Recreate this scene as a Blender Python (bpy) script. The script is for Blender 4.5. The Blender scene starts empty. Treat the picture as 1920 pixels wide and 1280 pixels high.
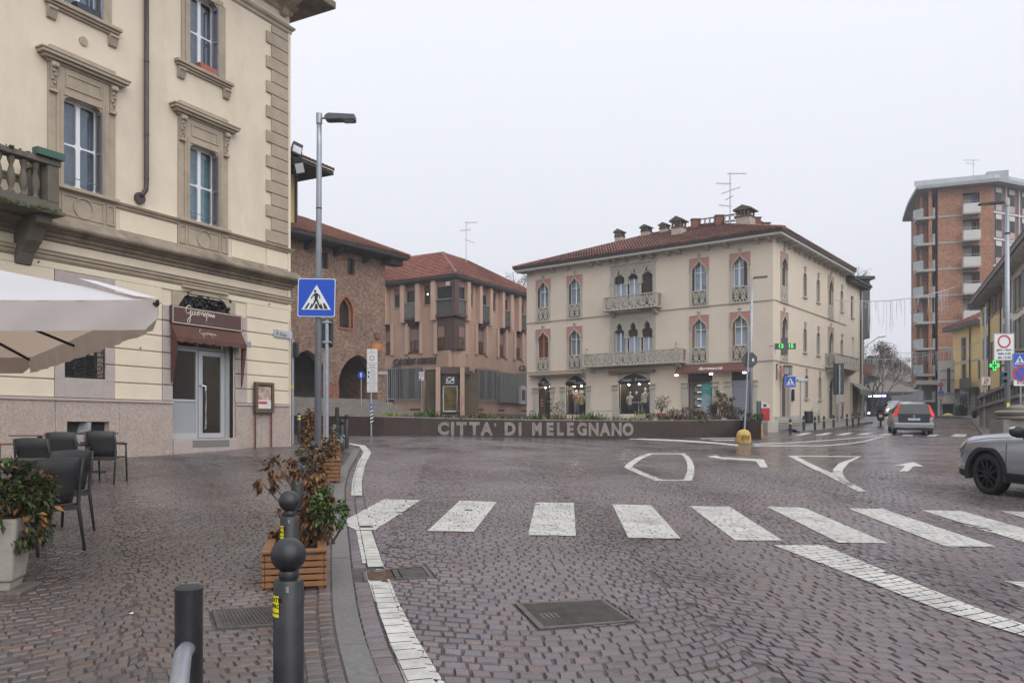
import bpy, bmesh, math, random
import numpy as np
from mathutils import Matrix, Vector
HAZE = .0010
random.seed(7); rng = np.random.default_rng(7)
scene = bpy.context.scene
COL = scene.collection
R = math.radians

# ------------------------------------------------------------------ camera
F, CX, HY, EYE = 1493.0, 960.0, 796.0, 1.5          # focal length, principal column and horizon row in photo pixels, eye height
cam_d = bpy.data.cameras.new('camera'); cam = bpy.data.objects.new('camera', cam_d); COL.objects.link(cam)
cam.location = (0, 0, EYE); cam.rotation_euler = (R(90), 0, 0)
cam_d.sensor_width = 36; cam_d.lens = 36 * F / 1920; cam_d.shift_y = (HY - 640) / 1920
cam_d.clip_start = .05; cam_d.clip_end = 6000
scene.camera = cam
# ------------------------------------------------------------------ overcast sky and soft sun
SUN_EL, SUN_AZ = 42, 150
world = bpy.data.worlds.new('World'); scene.world = world; world.use_nodes = True
wn = world.node_tree; wn.nodes.clear()
sky = wn.nodes.new('ShaderNodeTexSky'); sky.sky_type = 'NISHITA'; sky.sun_disc = False
sky.sun_elevation = R(SUN_EL); sky.sun_rotation = R(SUN_AZ); sky.air_density = 1.0; sky.dust_density = 6.0; sky.ozone_density = 1.0
hs = wn.nodes.new('ShaderNodeHueSaturation'); hs.inputs['Saturation'].default_value = .10
# even cloud cover over the clear-sky light: thick, even cloud, a little brighter overhead
geo = wn.nodes.new('ShaderNodeTexCoord'); sep = wn.nodes.new('ShaderNodeSeparateXYZ')
m1 = wn.nodes.new('ShaderNodeMath'); m1.operation = 'MAXIMUM'; m1.inputs[1].default_value = 0
m2 = wn.nodes.new('ShaderNodeMath'); m2.operation = 'MULTIPLY_ADD'; m2.inputs[1].default_value = .5; m2.inputs[2].default_value = 1.0
cl = wn.nodes.new('ShaderNodeMix'); cl.data_type = 'RGBA'; cl.blend_type = 'MULTIPLY'; cl.inputs[0].default_value = 1
cl.inputs[6].default_value = (5.95, 6.12, 6.58, 1)
mx = wn.nodes.new('ShaderNodeMix'); mx.data_type = 'RGBA'; mx.inputs[0].default_value = .93
bg = wn.nodes.new('ShaderNodeBackground'); bg.inputs['Strength'].default_value = .1
wo = wn.nodes.new('ShaderNodeOutputWorld')
L = wn.links.new
L(geo.outputs['Generated'], sep.inputs[0]); L(sep.outputs['Z'], m1.inputs[0]); L(m1.outputs[0], m2.inputs[0])
cn_ = wn.nodes.new('ShaderNodeTexNoise'); cn_.inputs['Scale'].default_value = 2.2; cn_.inputs['Detail'].default_value = 4; cm_ = wn.nodes.new('ShaderNodeMapRange'); cm_.inputs[3].default_value = .965; cm_.inputs[4].default_value = 1.035; m3 = wn.nodes.new('ShaderNodeMath'); m3.operation = 'MULTIPLY'   # faint cloud structure
L(geo.outputs['Generated'], cn_.inputs['Vector']); L(cn_.outputs['Fac'], cm_.inputs[0]); L(cm_.outputs[0], m3.inputs[0]); L(m2.outputs[0], m3.inputs[1]); L(m3.outputs[0], cl.inputs[7]); L(sky.outputs[0], hs.inputs['Color'])
L(hs.outputs[0], mx.inputs[6]); L(cl.outputs[2], mx.inputs[7]); L(mx.outputs[2], bg.inputs['Color']); L(bg.outputs[0], wo.inputs['Surface'])
sd = bpy.data.lights.new('sun', 'SUN'); sun = bpy.data.objects.new('sun', sd); COL.objects.link(sun)
sd.energy = 1.5; sd.angle = R(70); sd.color = (1, .97, .93)
sun.rotation_euler = (R(90 - SUN_EL), 0, R(180 - SUN_AZ)); sun.location = (0, 0, 60)
vs = scene.view_settings; vs.view_transform = 'Standard'; vs.look = 'None'; vs.exposure = 0.44; vs.gamma = 1; vs.use_curve_mapping = False
try:
    scene.cycles.use_denoising = True; scene.cycles.max_bounces = 6; scene.cycles.transparent_max_bounces = 8
    scene.cycles.volume_bounces = 0; scene.cycles.caustics_reflective = False; scene.cycles.caustics_refractive = False
except Exception: pass

# ------------------------------------------------------------------ materials
MATS={}
def mat(name,c,rough=.7,var=.15,scale=2.0,bump=.0,bscale=30,metal=0,spec=.5,c2=None,stain=0,sscale=.35,sc=(.05,.05,.05),emit=None,es=1,streak=0,coat=0,rvar=0):
 if name in MATS:return MATS[name]
 m=bpy.data.materials.new(name);m.use_nodes=True;nt=m.node_tree;b=nt.nodes['Principled BSDF'];l=nt.links.new
 def N(t,**k):
  n=nt.nodes.new(t)
  for a,v in k.items():setattr(n,a,v)
  return n
 tc=N('ShaderNodeTexCoord')
 n1=N('ShaderNodeTexNoise');n1.inputs['Scale'].default_value=scale;n1.inputs['Detail'].default_value=6;n1.inputs['Roughness'].default_value=.65
 l(tc.outputs['Object'],n1.inputs['Vector'])
 mixc=N('ShaderNodeMix',data_type='RGBA')
 hi=c2 if c2 else tuple(min(1,x*(1+var))for x in c);lo=c if c2 else tuple(x*(1-var)for x in c)
 mixc.inputs[6].default_value=(*lo,1);mixc.inputs[7].default_value=(*hi,1)
 mr=N('ShaderNodeMapRange');mr.inputs[1].default_value=.3;mr.inputs[2].default_value=.7
 l(n1.outputs['Fac'],mr.inputs[0]);l(mr.outputs[0],mixc.inputs[0])
 out=mixc.outputs[2]
 if stain:
  n2=N('ShaderNodeTexNoise');n2.inputs['Scale'].default_value=sscale;n2.inputs['Detail'].default_value=8;n2.inputs['Roughness'].default_value=.7
  mp=N('ShaderNodeMapping');mp.inputs['Scale'].default_value=(1,1,1-streak*.8)
  l(tc.outputs['Object'],mp.inputs[0]);l(mp.outputs[0],n2.inputs['Vector'])
  r2=N('ShaderNodeMapRange');r2.inputs[1].default_value=.48;r2.inputs[2].default_value=.78;r2.inputs[4].default_value=stain
  l(n2.outputs['Fac'],r2.inputs[0])
  mx2=N('ShaderNodeMix',data_type='RGBA');mx2.inputs[7].default_value=(*sc,1)
  l(r2.outputs[0],mx2.inputs[0]);l(out,mx2.inputs[6]);out=mx2.outputs[2]
 l(out,b.inputs['Base Color'])
 b.inputs['Roughness'].default_value=rough;b.inputs['Metallic'].default_value=metal;b.inputs['Specular IOR Level'].default_value=spec
 b.inputs['Coat Weight'].default_value=coat;b.inputs['Coat Roughness'].default_value=.08
 if rvar:
  r3=N('ShaderNodeMapRange');r3.inputs[1].default_value=.3;r3.inputs[2].default_value=.7;r3.inputs[3].default_value=max(.02,rough-rvar);r3.inputs[4].default_value=min(1,rough+rvar)
  l(n1.outputs['Fac'],r3.inputs[0]);l(r3.outputs[0],b.inputs['Roughness'])
 if bump:
  n3=N('ShaderNodeTexNoise');n3.inputs['Scale'].default_value=bscale;n3.inputs['Detail'].default_value=4
  l(tc.outputs['Object'],n3.inputs['Vector'])
  bp=N('ShaderNodeBump');bp.inputs['Strength'].default_value=bump;bp.inputs['Distance'].default_value=.02
  l(n3.outputs['Fac'],bp.inputs['Height']);l(bp.outputs[0],b.inputs['Normal'])
 if emit:
  b.inputs['Emission Color'].default_value=(*emit,1);b.inputs['Emission Strength'].default_value=es
 MATS[name]=m;return m
def glass(name,tint=(.6,.65,.68),alpha=.75,refl=1.0):
 if name in MATS:return MATS[name]
 m=bpy.data.materials.new(name);m.use_nodes=True;nt=m.node_tree;nt.nodes.clear();l=nt.links.new
 o=nt.nodes.new('ShaderNodeOutputMaterial');tr=nt.nodes.new('ShaderNodeBsdfTransparent');gl=nt.nodes.new('ShaderNodeBsdfGlossy')
 tr.inputs[0].default_value=(*(x*alpha for x in tint),1);gl.inputs['Roughness'].default_value=.03;gl.inputs[0].default_value=(.95,.97,1,1)
 fr=nt.nodes.new('ShaderNodeLayerWeight');fr.inputs[0].default_value=.5
 pw=nt.nodes.new('ShaderNodeMath');pw.operation='POWER';pw.inputs[1].default_value=3.5
 mu=nt.nodes.new('ShaderNodeMath');mu.operation='MULTIPLY_ADD';mu.inputs[1].default_value=.85*refl;mu.inputs[2].default_value=.06*refl
 mx=nt.nodes.new('ShaderNodeMixShader')
 l(fr.outputs['Facing'],pw.inputs[0]);l(pw.outputs[0],mu.inputs[0]);l(mu.outputs[0],mx.inputs[0]);l(tr.outputs[0],mx.inputs[1]);l(gl.outputs[0],mx.inputs[2]);l(mx.outputs[0],o.inputs[0])
 MATS[name]=m;return m
def emis(name,c,s):
 return mat(name,c,.5,0.02,emit=c,es=s)
 # ------------------------------------------------------------------ photo pixel -> place helpers (rays meet the ground or a wall)
def smooth01(t):t=min(1,max(0,t));return t*t*(3-2*t)
def gz(X,Y):
 Yp=max(Y,-8)
 b=.05+.012*Yp+.00035*Yp*Yp if Yp<37 else .973+.038*(min(Yp,70)-37)
 return b+.0148*max(0,min(Yp,26))*smooth01((6-X)/10)
def gza(X,Y):
 Yp=np.maximum(Y,-8)
 b=np.where(Yp<37,.05+.012*Yp+.00035*Yp*Yp,.973+.038*(np.minimum(Yp,70)-37))
 t=np.clip((6-X)/10,0,1)
 return b+.0148*np.clip(Yp,0,26)*t*t*(3-2*t)
KERB=.06
def ground_at(px,py,dz=0.0):
 dx=(px-CX)/F;dv=(HY-py)/F
 f=lambda Y:EYE+dv*Y-gz(dx*Y,Y)-dz
 y=1.0
 while f(y)>0 and y<400:y*=1.01
 a,b=y/1.01,y
 for _ in range(40):
  m=(a+b)/2
  if f(m)>0:a=m
  else:b=m
 return Vector((dx*a,a,gz(dx*a,a)+dz))
def at(px,py,Y):return Vector(((px-CX)/F*Y,Y,EYE+(HY-py)*Y/F))
class Frame:
 """vertical wall plane: x runs along the wall (to the right seen from outside), y goes into the wall, z is up"""
 def __init__(s,px,Y,d):
  d=Vector((d[0],d[1],0)).normalized();s.d=d;s.n=Vector((-d.y,d.x,0));s.O=Vector(((px-CX)/F*Y,Y,0))
  s.M=Matrix(((d.x,s.n.x,0,s.O.x),(d.y,s.n.y,0,s.O.y),(0,0,1,0),(0,0,0,1)))
 def u(s,px,off=0):
  r=(px-CX)/F;O=s.O+s.n*off
  return(r*O.y-O.x)/(s.d.x-r*s.d.y)
 def z(s,px,py,off=0):
  O=s.O+s.n*off;Y=O.y+s.u(px,off)*s.d.y
  return EYE+(HY-py)*Y/F
 def w(s,u,y=0,z=0):return s.M@Vector((u,y,z))
 # ------------------------------------------------------------------ mesh builder
I4=Matrix.Identity(4)
class MB:
 def __init__(s):s.v=[];s.f=[]
 def add(s,vs,fs):
  o=len(s.v);s.v+=[tuple(v)for v in vs];s.f+=[tuple(i+o for i in f)for f in fs];return s
 def box(s,x0,x1,y0,y1,z0,z1):
  if x0>x1:x0,x1=x1,x0
  if y0>y1:y0,y1=y1,y0
  if z0>z1:z0,z1=z1,z0
  return s.add([(x0,y0,z0),(x1,y0,z0),(x1,y1,z0),(x0,y1,z0),(x0,y0,z1),(x1,y0,z1),(x1,y1,z1),(x0,y1,z1)],[(3,2,1,0),(4,5,6,7),(0,1,5,4),(1,2,6,5),(2,3,7,6),(3,0,4,7)])
 def prism(s,pts,y0,y1):
  n=len(pts)
  a=sum(pts[i][0]*pts[(i+1)%n][1]-pts[(i+1)%n][0]*pts[i][1]for i in range(n))
  if a<0:pts=pts[::-1]
  vs=[(x,y0,z)for x,z in pts]+[(x,y1,z)for x,z in pts]
  return s.add(vs,[tuple(range(n)),tuple(range(2*n-1,n-1,-1))]+[(i+n,(i+1)%n+n,(i+1)%n,i)for i in range(n)])
 def zprism(s,pts,z0,z1):
  n=len(pts)
  a=sum(pts[i][0]*pts[(i+1)%n][1]-pts[(i+1)%n][0]*pts[i][1]for i in range(n))
  if a<0:pts=pts[::-1]
  vs=[(x,y,z0)for x,y in pts]+[(x,y,z1)for x,y in pts]
  return s.add(vs,[tuple(range(n-1,-1,-1)),tuple(range(n,2*n))]+[(i,(i+1)%n,(i+1)%n+n,i+n)for i in range(n)])
 def xprism(s,pts,x0,x1):
  n=len(pts)
  a=sum(pts[i][0]*pts[(i+1)%n][1]-pts[(i+1)%n][0]*pts[i][1]for i in range(n))
  if a<0:pts=pts[::-1]
  vs=[(x0,y,z)for y,z in pts]+[(x1,y,z)for y,z in pts]
  return s.add(vs,[tuple(range(n-1,-1,-1)),tuple(range(n,2*n))]+[(i,(i+1)%n,(i+1)%n+n,i+n)for i in range(n)])
 def ring(s,outer,inner,y0,y1):
  n=len(outer)
  vs=[(x,y0,z)for x,z in outer]+[(x,y0,z)for x,z in inner]+[(x,y1,z)for x,z in outer]+[(x,y1,z)for x,z in inner]
  fs=[]
  for i in range(n):
   j=(i+1)%n
   fs+=[(i,j,n+j,n+i),(2*n+j,2*n+i,3*n+i,3*n+j),(j,i,2*n+i,2*n+j),(n+i,n+j,3*n+j,3*n+i)]
  return s.add(vs,fs)
 def band(s,a,b,y0,y1):
  n=len(a)
  vs=[(x,y0,z)for x,z in a]+[(x,y0,z)for x,z in b]+[(x,y1,z)for x,z in a]+[(x,y1,z)for x,z in b]
  fs=[(0,n,3*n,2*n),(n-1,3*n-1,4*n-1,2*n-1)]
  for i in range(n-1):
   j=i+1
   fs+=[(i,j,n+j,n+i),(2*n+j,2*n+i,3*n+i,3*n+j),(j,i,2*n+i,2*n+j),(n+i,n+j,3*n+j,3*n+i)]
  return s.add(vs,fs)
 def tube(s,pts,r,n=8,cap=True):
  pts=[Vector(p)for p in pts];rs=r if isinstance(r,(list,tuple))else[r]*len(pts)
  o=[];k=len(pts)
  up=None
  for i,p in enumerate(pts):
   t=(pts[min(i+1,k-1)]-pts[max(i-1,0)]).normalized()
   if up is None:up=Vector((0,0,1))if abs(t.z)<.9 else Vector((1,0,0))
   a=t.cross(up)
   if a.length<1e-5:a=t.cross(Vector((0,1,0)))
   a.normalize();b=t.cross(a).normalized();up=-b if False else up
   for j in range(n):
    an=2*math.pi*j/n;o.append(p+(a*math.cos(an)+b*math.sin(an))*rs[i])
  fs=[]
  for i in range(k-1):
   for j in range(n):
    q=(j+1)%n;fs.append((i*n+j,i*n+q,(i+1)*n+q,(i+1)*n+j))
  if cap:fs+=[tuple(range(n-1,-1,-1)),tuple(range((k-1)*n,k*n))]
  return s.add(o,fs)
 def lathe(s,c,prof,n=20,axis='z',cap=True):
  c=Vector(c);o=[];k=len(prof)
  for r,h in prof:
   for j in range(n):
    an=2*math.pi*j/n;x,y=r*math.cos(an),r*math.sin(an)
    o.append(c+(Vector((x,y,h))if axis=='z' else Vector((x,h,y))if axis=='y' else Vector((h,x,y))))
  fs=[]
  for i in range(k-1):
   for j in range(n):
    q=(j+1)%n;f=(i*n+j,i*n+q,(i+1)*n+q,(i+1)*n+j);fs.append(f if axis!='y' else f[::-1])
  if cap and prof[0][0]>1e-6:fs.append(tuple(range(n-1,-1,-1))if axis!='y' else tuple(range(n)))
  if cap and prof[-1][0]>1e-6:fs.append(tuple(range((k-1)*n,k*n))if axis!='y' else tuple(range(k*n-1,(k-1)*n-1,-1)))
  return s.add(o,fs)
 def ball(s,c,r,n=20,m=12,sq=(1,1,1)):
  c=Vector(c);prof=[(max(1e-7,r*math.sin(math.pi*i/m)),-r*math.cos(math.pi*i/m))for i in range(m+1)]
  o=MB().lathe((0,0,0),prof,n)
  return s.add([c+Vector((v[0]*sq[0],v[1]*sq[1],v[2]*sq[2]))for v in o.v],o.f)
 def obj(s,name,m,parent=None,M=None,smooth=False,kind=None,bevel=0,seg=2,auto=None):
  me=bpy.data.meshes.new(name)
  vs=s.v if M is None else[tuple(M@Vector(v))for v in s.v]
  me.from_pydata(vs,[],s.f);me.validate()
  if smooth or auto:me.polygons.foreach_set('use_smooth',[True]*len(me.polygons))
  if auto:me.set_sharp_from_angle(angle=R(auto))
  if m:me.materials.append(m)
  o=bpy.data.objects.new(name,me);COL.objects.link(o)
  if bevel:
   b=o.modifiers.new('edge','BEVEL');b.width=bevel;b.segments=seg;b.limit_method='ANGLE';b.angle_limit=R(40)
  if parent is not None:attach(o,parent)
  if kind:o['kind']=kind
  return o
def attach(o,parent):
 o.parent=parent
 o.matrix_parent_inverse=WORLD[parent.name].inverted()if parent.name in WORLD else Matrix.Identity(4)
WORLD={}
def thing(name,label,cat,loc,group=None):
 e=bpy.data.objects.new(name,None);COL.objects.link(e);e.location=loc;e.empty_display_size=.3
 WORLD[e.name]=Matrix.Translation(Vector(loc));e['label']=label;e['category']=cat
 if group:e['group']=group
 return e
def tag(o,label,cat,group=None):
 o['label']=label;o['category']=cat
 if group:o['group']=group
 return o
def struct(o):o['kind']='structure';return o
def copy_thing(src,Mx,label=None,group=None):
 """copy of a thing and its parts; Mx moves the source to its new place"""
 def rec(o,p):
  c=o.copy();COL.objects.link(c)
  if p is None:
   c.matrix_world=Mx@WORLD[o.name];WORLD[c.name]=Mx@WORLD[o.name]
  else:
   c.parent=p;c.matrix_parent_inverse=o.matrix_parent_inverse.copy()
  for ch in o.children:rec(ch,c)
  return c
 r=rec(src,None)
 if label:r['label']=label
 if group:r['group']=group
 return r
def text_mb(txt,size,bold=0.0,extrude=.004,align='CENTER',shear=0.0,spacing=1.0,res=3):
 cu=bpy.data.curves.new('t','FONT');cu.body=txt;cu.size=size;cu.align_x=align;cu.align_y='CENTER';cu.offset=bold
 cu.extrude=extrude;cu.shear=shear;cu.space_character=spacing;cu.resolution_u=res
 o=bpy.data.objects.new('t',cu);COL.objects.link(o);bpy.context.view_layer.update()
 me=o.to_mesh();b=MB()
 b.v=[(v.co.x,-v.co.z,v.co.y)for v in me.vertices];b.f=[tuple(p.vertices)for p in me.polygons]
 o.to_mesh_clear();bpy.data.objects.remove(o);bpy.data.curves.remove(cu)
 return b
def moved(b,x=0,y=0,z=0,s=1.0):
 b.v=[(v[0]*s+x,v[1]*s+y,v[2]*s+z)for v in b.v];return b
def rect_ring(o,i,r=.0,k=4):
 """outer rectangle and inner rounded rectangle outlines (x0,x1,z0,z1) with equal counts"""
 x0,x1,z0,z1=o;a0,a1,c0,c1=i
 out,inn=[],[]
 for(cx,cz,ang,ox,oz)in((a1-r,c0+r,-90,x1,z0),(a1-r,c1-r,0,x1,z1),(a0+r,c1-r,90,x0,z1),(a0+r,c0+r,180,x0,z0)):
  for q in range(k+1):
   an=R(ang+90*q/k);ix,iz=cx+r*math.cos(an),cz+r*math.sin(an);inn.append((ix,iz))
   h=q/k
   if abs(h-.5)<1e-6:out.append((ox,oz))
   else:
    first=h<.5;vert=(ang in(0,180))
    if(first and not vert)or(not first and vert):out.append((ix,oz))
    else:out.append((ox,iz))
 return out,inn
def holes_wall(b,u0,u1,z0,z1,holes,y0,y1):
 """wall slab y0..y1 with rectangular openings (a, b, c, d) = u range, z range"""
 us=sorted({u0,u1,*[h[0]for h in holes],*[h[1]for h in holes]});zs=sorted({z0,z1,*[h[2]for h in holes],*[h[3]for h in holes]})
 us=[x for x in us if u0<=x<=u1];zs=[x for x in zs if z0<=x<=z1]
 nu,nz=len(us)-1,len(zs)-1
 def solid(i,j):
  if i<0 or j<0 or i>=nu or j>=nz:return False
  cx,cz=(us[i]+us[i+1])/2,(zs[j]+zs[j+1])/2
  return not any(h[0]<cx<h[1]and h[2]<cz<h[3]for h in holes)
 for i in range(nu):
  for j in range(nz):
   if not solid(i,j):continue
   a,c,e,g=us[i],us[i+1],zs[j],zs[j+1]
   b.add([(a,y0,e),(c,y0,e),(c,y0,g),(a,y0,g)],[(0,1,2,3)]);b.add([(a,y1,e),(c,y1,e),(c,y1,g),(a,y1,g)],[(3,2,1,0)])
   if not solid(i-1,j):b.add([(a,y0,e),(a,y0,g),(a,y1,g),(a,y1,e)],[(0,1,2,3)])
   if not solid(i+1,j):b.add([(c,y0,e),(c,y0,g),(c,y1,g),(c,y1,e)],[(3,2,1,0)])
   if not solid(i,j-1):b.add([(a,y0,e),(c,y0,e),(c,y1,e),(a,y1,e)],[(3,2,1,0)])
   if not solid(i,j+1):b.add([(a,y0,g),(c,y0,g),(c,y1,g),(a,y1,g)],[(0,1,2,3)])
 return b
 # ------------------------------------------------------------------ paving materials
def cobble_mat(name,base,tint2,rough,attr=True,far=False,csize=.12):
 m=bpy.data.materials.new(name);m.use_nodes=True;nt=m.node_tree;b=nt.nodes['Principled BSDF'];l=nt.links.new
 N=nt.nodes.new;tc=N('ShaderNodeTexCoord')
 n1=N('ShaderNodeTexNoise');n1.inputs['Scale'].default_value=.55;n1.inputs['Detail'].default_value=8;n1.inputs['Roughness'].default_value=.7
 l(tc.outputs['Object'],n1.inputs['Vector'])
 n2=N('ShaderNodeTexNoise');n2.inputs['Scale'].default_value=55;n2.inputs['Detail'].default_value=5
 l(tc.outputs['Object'],n2.inputs['Vector'])
 mx=N('ShaderNodeMix');mx.data_type='RGBA';mx.inputs[6].default_value=(*base,1);mx.inputs[7].default_value=(*tint2,1)
 mr=N('ShaderNodeMapRange');mr.inputs[1].default_value=.35;mr.inputs[2].default_value=.68;l(n1.outputs['Fac'],mr.inputs[0]);l(mr.outputs[0],mx.inputs[0])
 out=mx.outputs[2]
 ml=N('ShaderNodeMix');ml.data_type='RGBA';ml.blend_type='MULTIPLY';ml.inputs[0].default_value=1
 bp=N('ShaderNodeBump');bp.inputs['Distance'].default_value=.01
 if far:
 # too far away to tell single stones apart: rows of setts as colour and fine relief only
  vo=N('ShaderNodeTexVoronoi');vo.feature='DISTANCE_TO_EDGE';vo.inputs['Scale'].default_value=1/csize;vo.inputs['Randomness'].default_value=.55
  vc=N('ShaderNodeTexVoronoi');vc.inputs['Scale'].default_value=1/csize;vc.inputs['Randomness'].default_value=.55
  l(tc.outputs['Object'],vo.inputs['Vector']);l(tc.outputs['Object'],vc.inputs['Vector'])
  rr=N('ShaderNodeMapRange');rr.inputs[1].default_value=.02;rr.inputs[2].default_value=.1;rr.inputs[3].default_value=.62;rr.inputs[4].default_value=1;l(vo.outputs['Distance'],rr.inputs[0])
  hv=N('ShaderNodeSeparateColor');l(vc.outputs['Color'],hv.inputs[0])
  rv=N('ShaderNodeMapRange');rv.inputs[3].default_value=.78;rv.inputs[4].default_value=1.22;l(hv.outputs[0],rv.inputs[0])
  mm=N('ShaderNodeMath');mm.operation='MULTIPLY';l(rr.outputs[0],mm.inputs[0]);l(rv.outputs[0],mm.inputs[1])
  cc=N('ShaderNodeCombineColor');[l(mm.outputs[0],cc.inputs[i])for i in range(3)]
  l(out,ml.inputs[6]);l(cc.outputs[0],ml.inputs[7])
  l(rr.outputs[0],bp.inputs['Height']);bp.inputs['Strength'].default_value=.6
 else:
  at_=N('ShaderNodeAttribute');at_.attribute_name='tone'
  l(out,ml.inputs[6]);l(at_.outputs['Color'],ml.inputs[7])
  l(n2.outputs['Fac'],bp.inputs['Height']);bp.inputs['Strength'].default_value=.35
 nw=N('ShaderNodeTexNoise');nw.inputs['Scale'].default_value=.16;nw.inputs['Detail'].default_value=7;nw.inputs['Roughness'].default_value=.6;l(tc.outputs['Object'],nw.inputs['Vector'])
 rw=N('ShaderNodeMapRange');rw.inputs[1].default_value=.44;rw.inputs[2].default_value=.60;l(nw.outputs['Fac'],rw.inputs[0])
 wt=N('ShaderNodeMix');wt.data_type='RGBA';wt.blend_type='MULTIPLY';wt.inputs[7].default_value=(.62,.59,.58,1);l(rw.outputs[0],wt.inputs[0]);l(ml.outputs[2],wt.inputs[6])
 l(wt.outputs[2],b.inputs['Base Color']);l(bp.outputs[0],b.inputs['Normal'])
 # rain-damp: patches with more and less gloss
 n3=N('ShaderNodeTexNoise');n3.inputs['Scale'].default_value=.9;n3.inputs['Detail'].default_value=6;l(tc.outputs['Object'],n3.inputs['Vector'])
 r3=N('ShaderNodeMapRange');r3.inputs[1].default_value=.35;r3.inputs[2].default_value=.7;r3.inputs[3].default_value=rough-.1;r3.inputs[4].default_value=rough+.14
 l(n3.outputs['Fac'],r3.inputs[0]);rs_=N('ShaderNodeMath');rs_.operation='MULTIPLY_ADD';rs_.inputs[1].default_value=-.10;l(rw.outputs[0],rs_.inputs[0]);l(r3.outputs[0],rs_.inputs[2]);l(rs_.outputs[0],b.inputs['Roughness']);b.inputs['Specular IOR Level'].default_value=.5 if rough<.6 else .12
 return m
M_cob=cobble_mat('porphyry setts',(.108,.088,.095),(.156,.119,.122),.30)
M_cobs=cobble_mat('pavement setts',(.088,.073,.070),(.140,.112,.105),.34)
M_far=cobble_mat('distant setts',(.102,.085,.092),(.145,.113,.116),.30,far=True,csize=.13)
M_fars=cobble_mat('distant pavement setts',(.092,.077,.074),(.142,.115,.108),.34,far=True,csize=.11)
M_joint=mat('sett joint',(.074,.063,.061),.9,.4,6)
M_kerb=mat('granite kerb',(.135,.13,.125),.6,.25,30,bump=.3,bscale=120,stain=.5,sscale=1.2,sc=(.07,.065,.055))
M_paint=mat('worn road paint',(.49,.48,.445),.55,.14,9,bump=.15,bscale=60,stain=.9,sscale=2.2,sc=(.17,.15,.145))
M_iron=mat('cast iron',(.12,.11,.10),.5,.35,8,metal=.6,stain=.5,sscale=3,sc=(.10,.06,.035))
M_asph=mat('dark paving',(.10,.095,.095),.5,.15,1.5,bump=.2,bscale=60)
M_slab=mat('stone paving',(.20,.185,.175),.55,.18,3,bump=.2,bscale=20,stain=.4,sc=(.10,.09,.08))
M_soil=mat('soil',(.045,.035,.025),.95,.4,8,bump=.6,bscale=20)
# ------------------------------------------------------------------ ground sheets
def sheet(name,xs,ys,zf,m,parent=None):
 nx,ny=len(xs),len(ys);X,Y=np.meshgrid(xs,ys);Z=zf(X,Y)
 me=bpy.data.meshes.new(name)
 v=np.stack([X,Y,Z],-1).reshape(-1,3)
 i=np.arange((ny-1)*(nx-1));r,c=i//(nx-1),i%(nx-1);a=r*nx+c
 f=np.stack([a,a+1,a+1+nx,a+nx],1)
 me.from_pydata(v.tolist(),[],f.tolist());me.materials.append(m);me.polygons.foreach_set('use_smooth',[True]*len(f))
 o=bpy.data.objects.new(name,me);COL.objects.link(o)
 if parent:o.parent=parent
 return o
struct(sheet('ground',[-2500,-600,-200,-90,-60,60,90,200,600,2500],[-300,-60,-12,0,20,40,70,110,160,400,1200,4000],lambda X,Y:gza(X,Y)-.25,M_asph))
NEAR=19.0
ys=np.concatenate([np.arange(-8,40,.5),np.arange(40,161,2.)]);xs=np.concatenate([np.arange(-60,-12,3.),np.arange(-12,14,.5),np.arange(14,63,3.)])
ROAD=struct(sheet('road',xs,ys,lambda X,Y:gza(X,Y),M_far))
sheet('joint_bed',np.arange(-15,15.1,.5),np.append(np.arange(1.5,NEAR-.3,.5),NEAR-.12),lambda X,Y:gza(X,Y)+.004,M_joint,ROAD)
# kerb line of the pavement in front of the corner palazzo, read along its outer foot
kp=[(708,1280),(685,1217),(670,1158),(659.5,1090),(651,1001),(646,959),(646,915),(654,884),(668,860),(675,846)]
kerb=[ground_at(*p)for p in kp]
k0=kerb[0];dirn=(kerb[0]-kerb[1]).normalized()
kerb=[Vector((k0.x+dirn.x*9,k0.y+dirn.y*9,0)),Vector((k0.x+dirn.x*3,k0.y+dirn.y*3,0))]+kerb
KY=np.array([k.y for k in kerb]);KX=np.array([k.x for k in kerb])
YEND=KY[-1]
def kerb_x(Y):return np.interp(Y,KY,KX)
# rounded end of the pavement
endp=[Vector((KX[-1],YEND,0))]+[Vector((KX[-1]-.25-.9*i/8*1.0,YEND+.75*math.sin(math.pi/2*i/8),0))for i in range(1,9)]
endp+=[Vector((-6.9,YEND+.8,0))]
ysw=np.concatenate([np.arange(-8,YEND,.4),[YEND,YEND+.3,YEND+.6,YEND+.78]])
def end_x(Y):
 if Y<=YEND:return float(kerb_x(Y))
 return float(np.interp(Y,[p.y for p in endp[:-1]],[p.x for p in endp[:-1]]))
vv,ff=[],[];NC=26
for j,Y in enumerate(ysw):
 xe=end_x(Y)-.155
 for i in range(NC+1):
  t=(i/NC);x=xe-(1-t)**2.0*40;vv.append((x,Y,gz(x,Y)+KERB-.006))
for j in range(len(ysw)-1):
 for i in range(NC):
  a=j*(NC+1)+i;ff.append((a,a+1,a+NC+2,a+NC+1))
PAVE=struct(MB().add(vv,ff).obj('pavement',M_fars,smooth=True))
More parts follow.
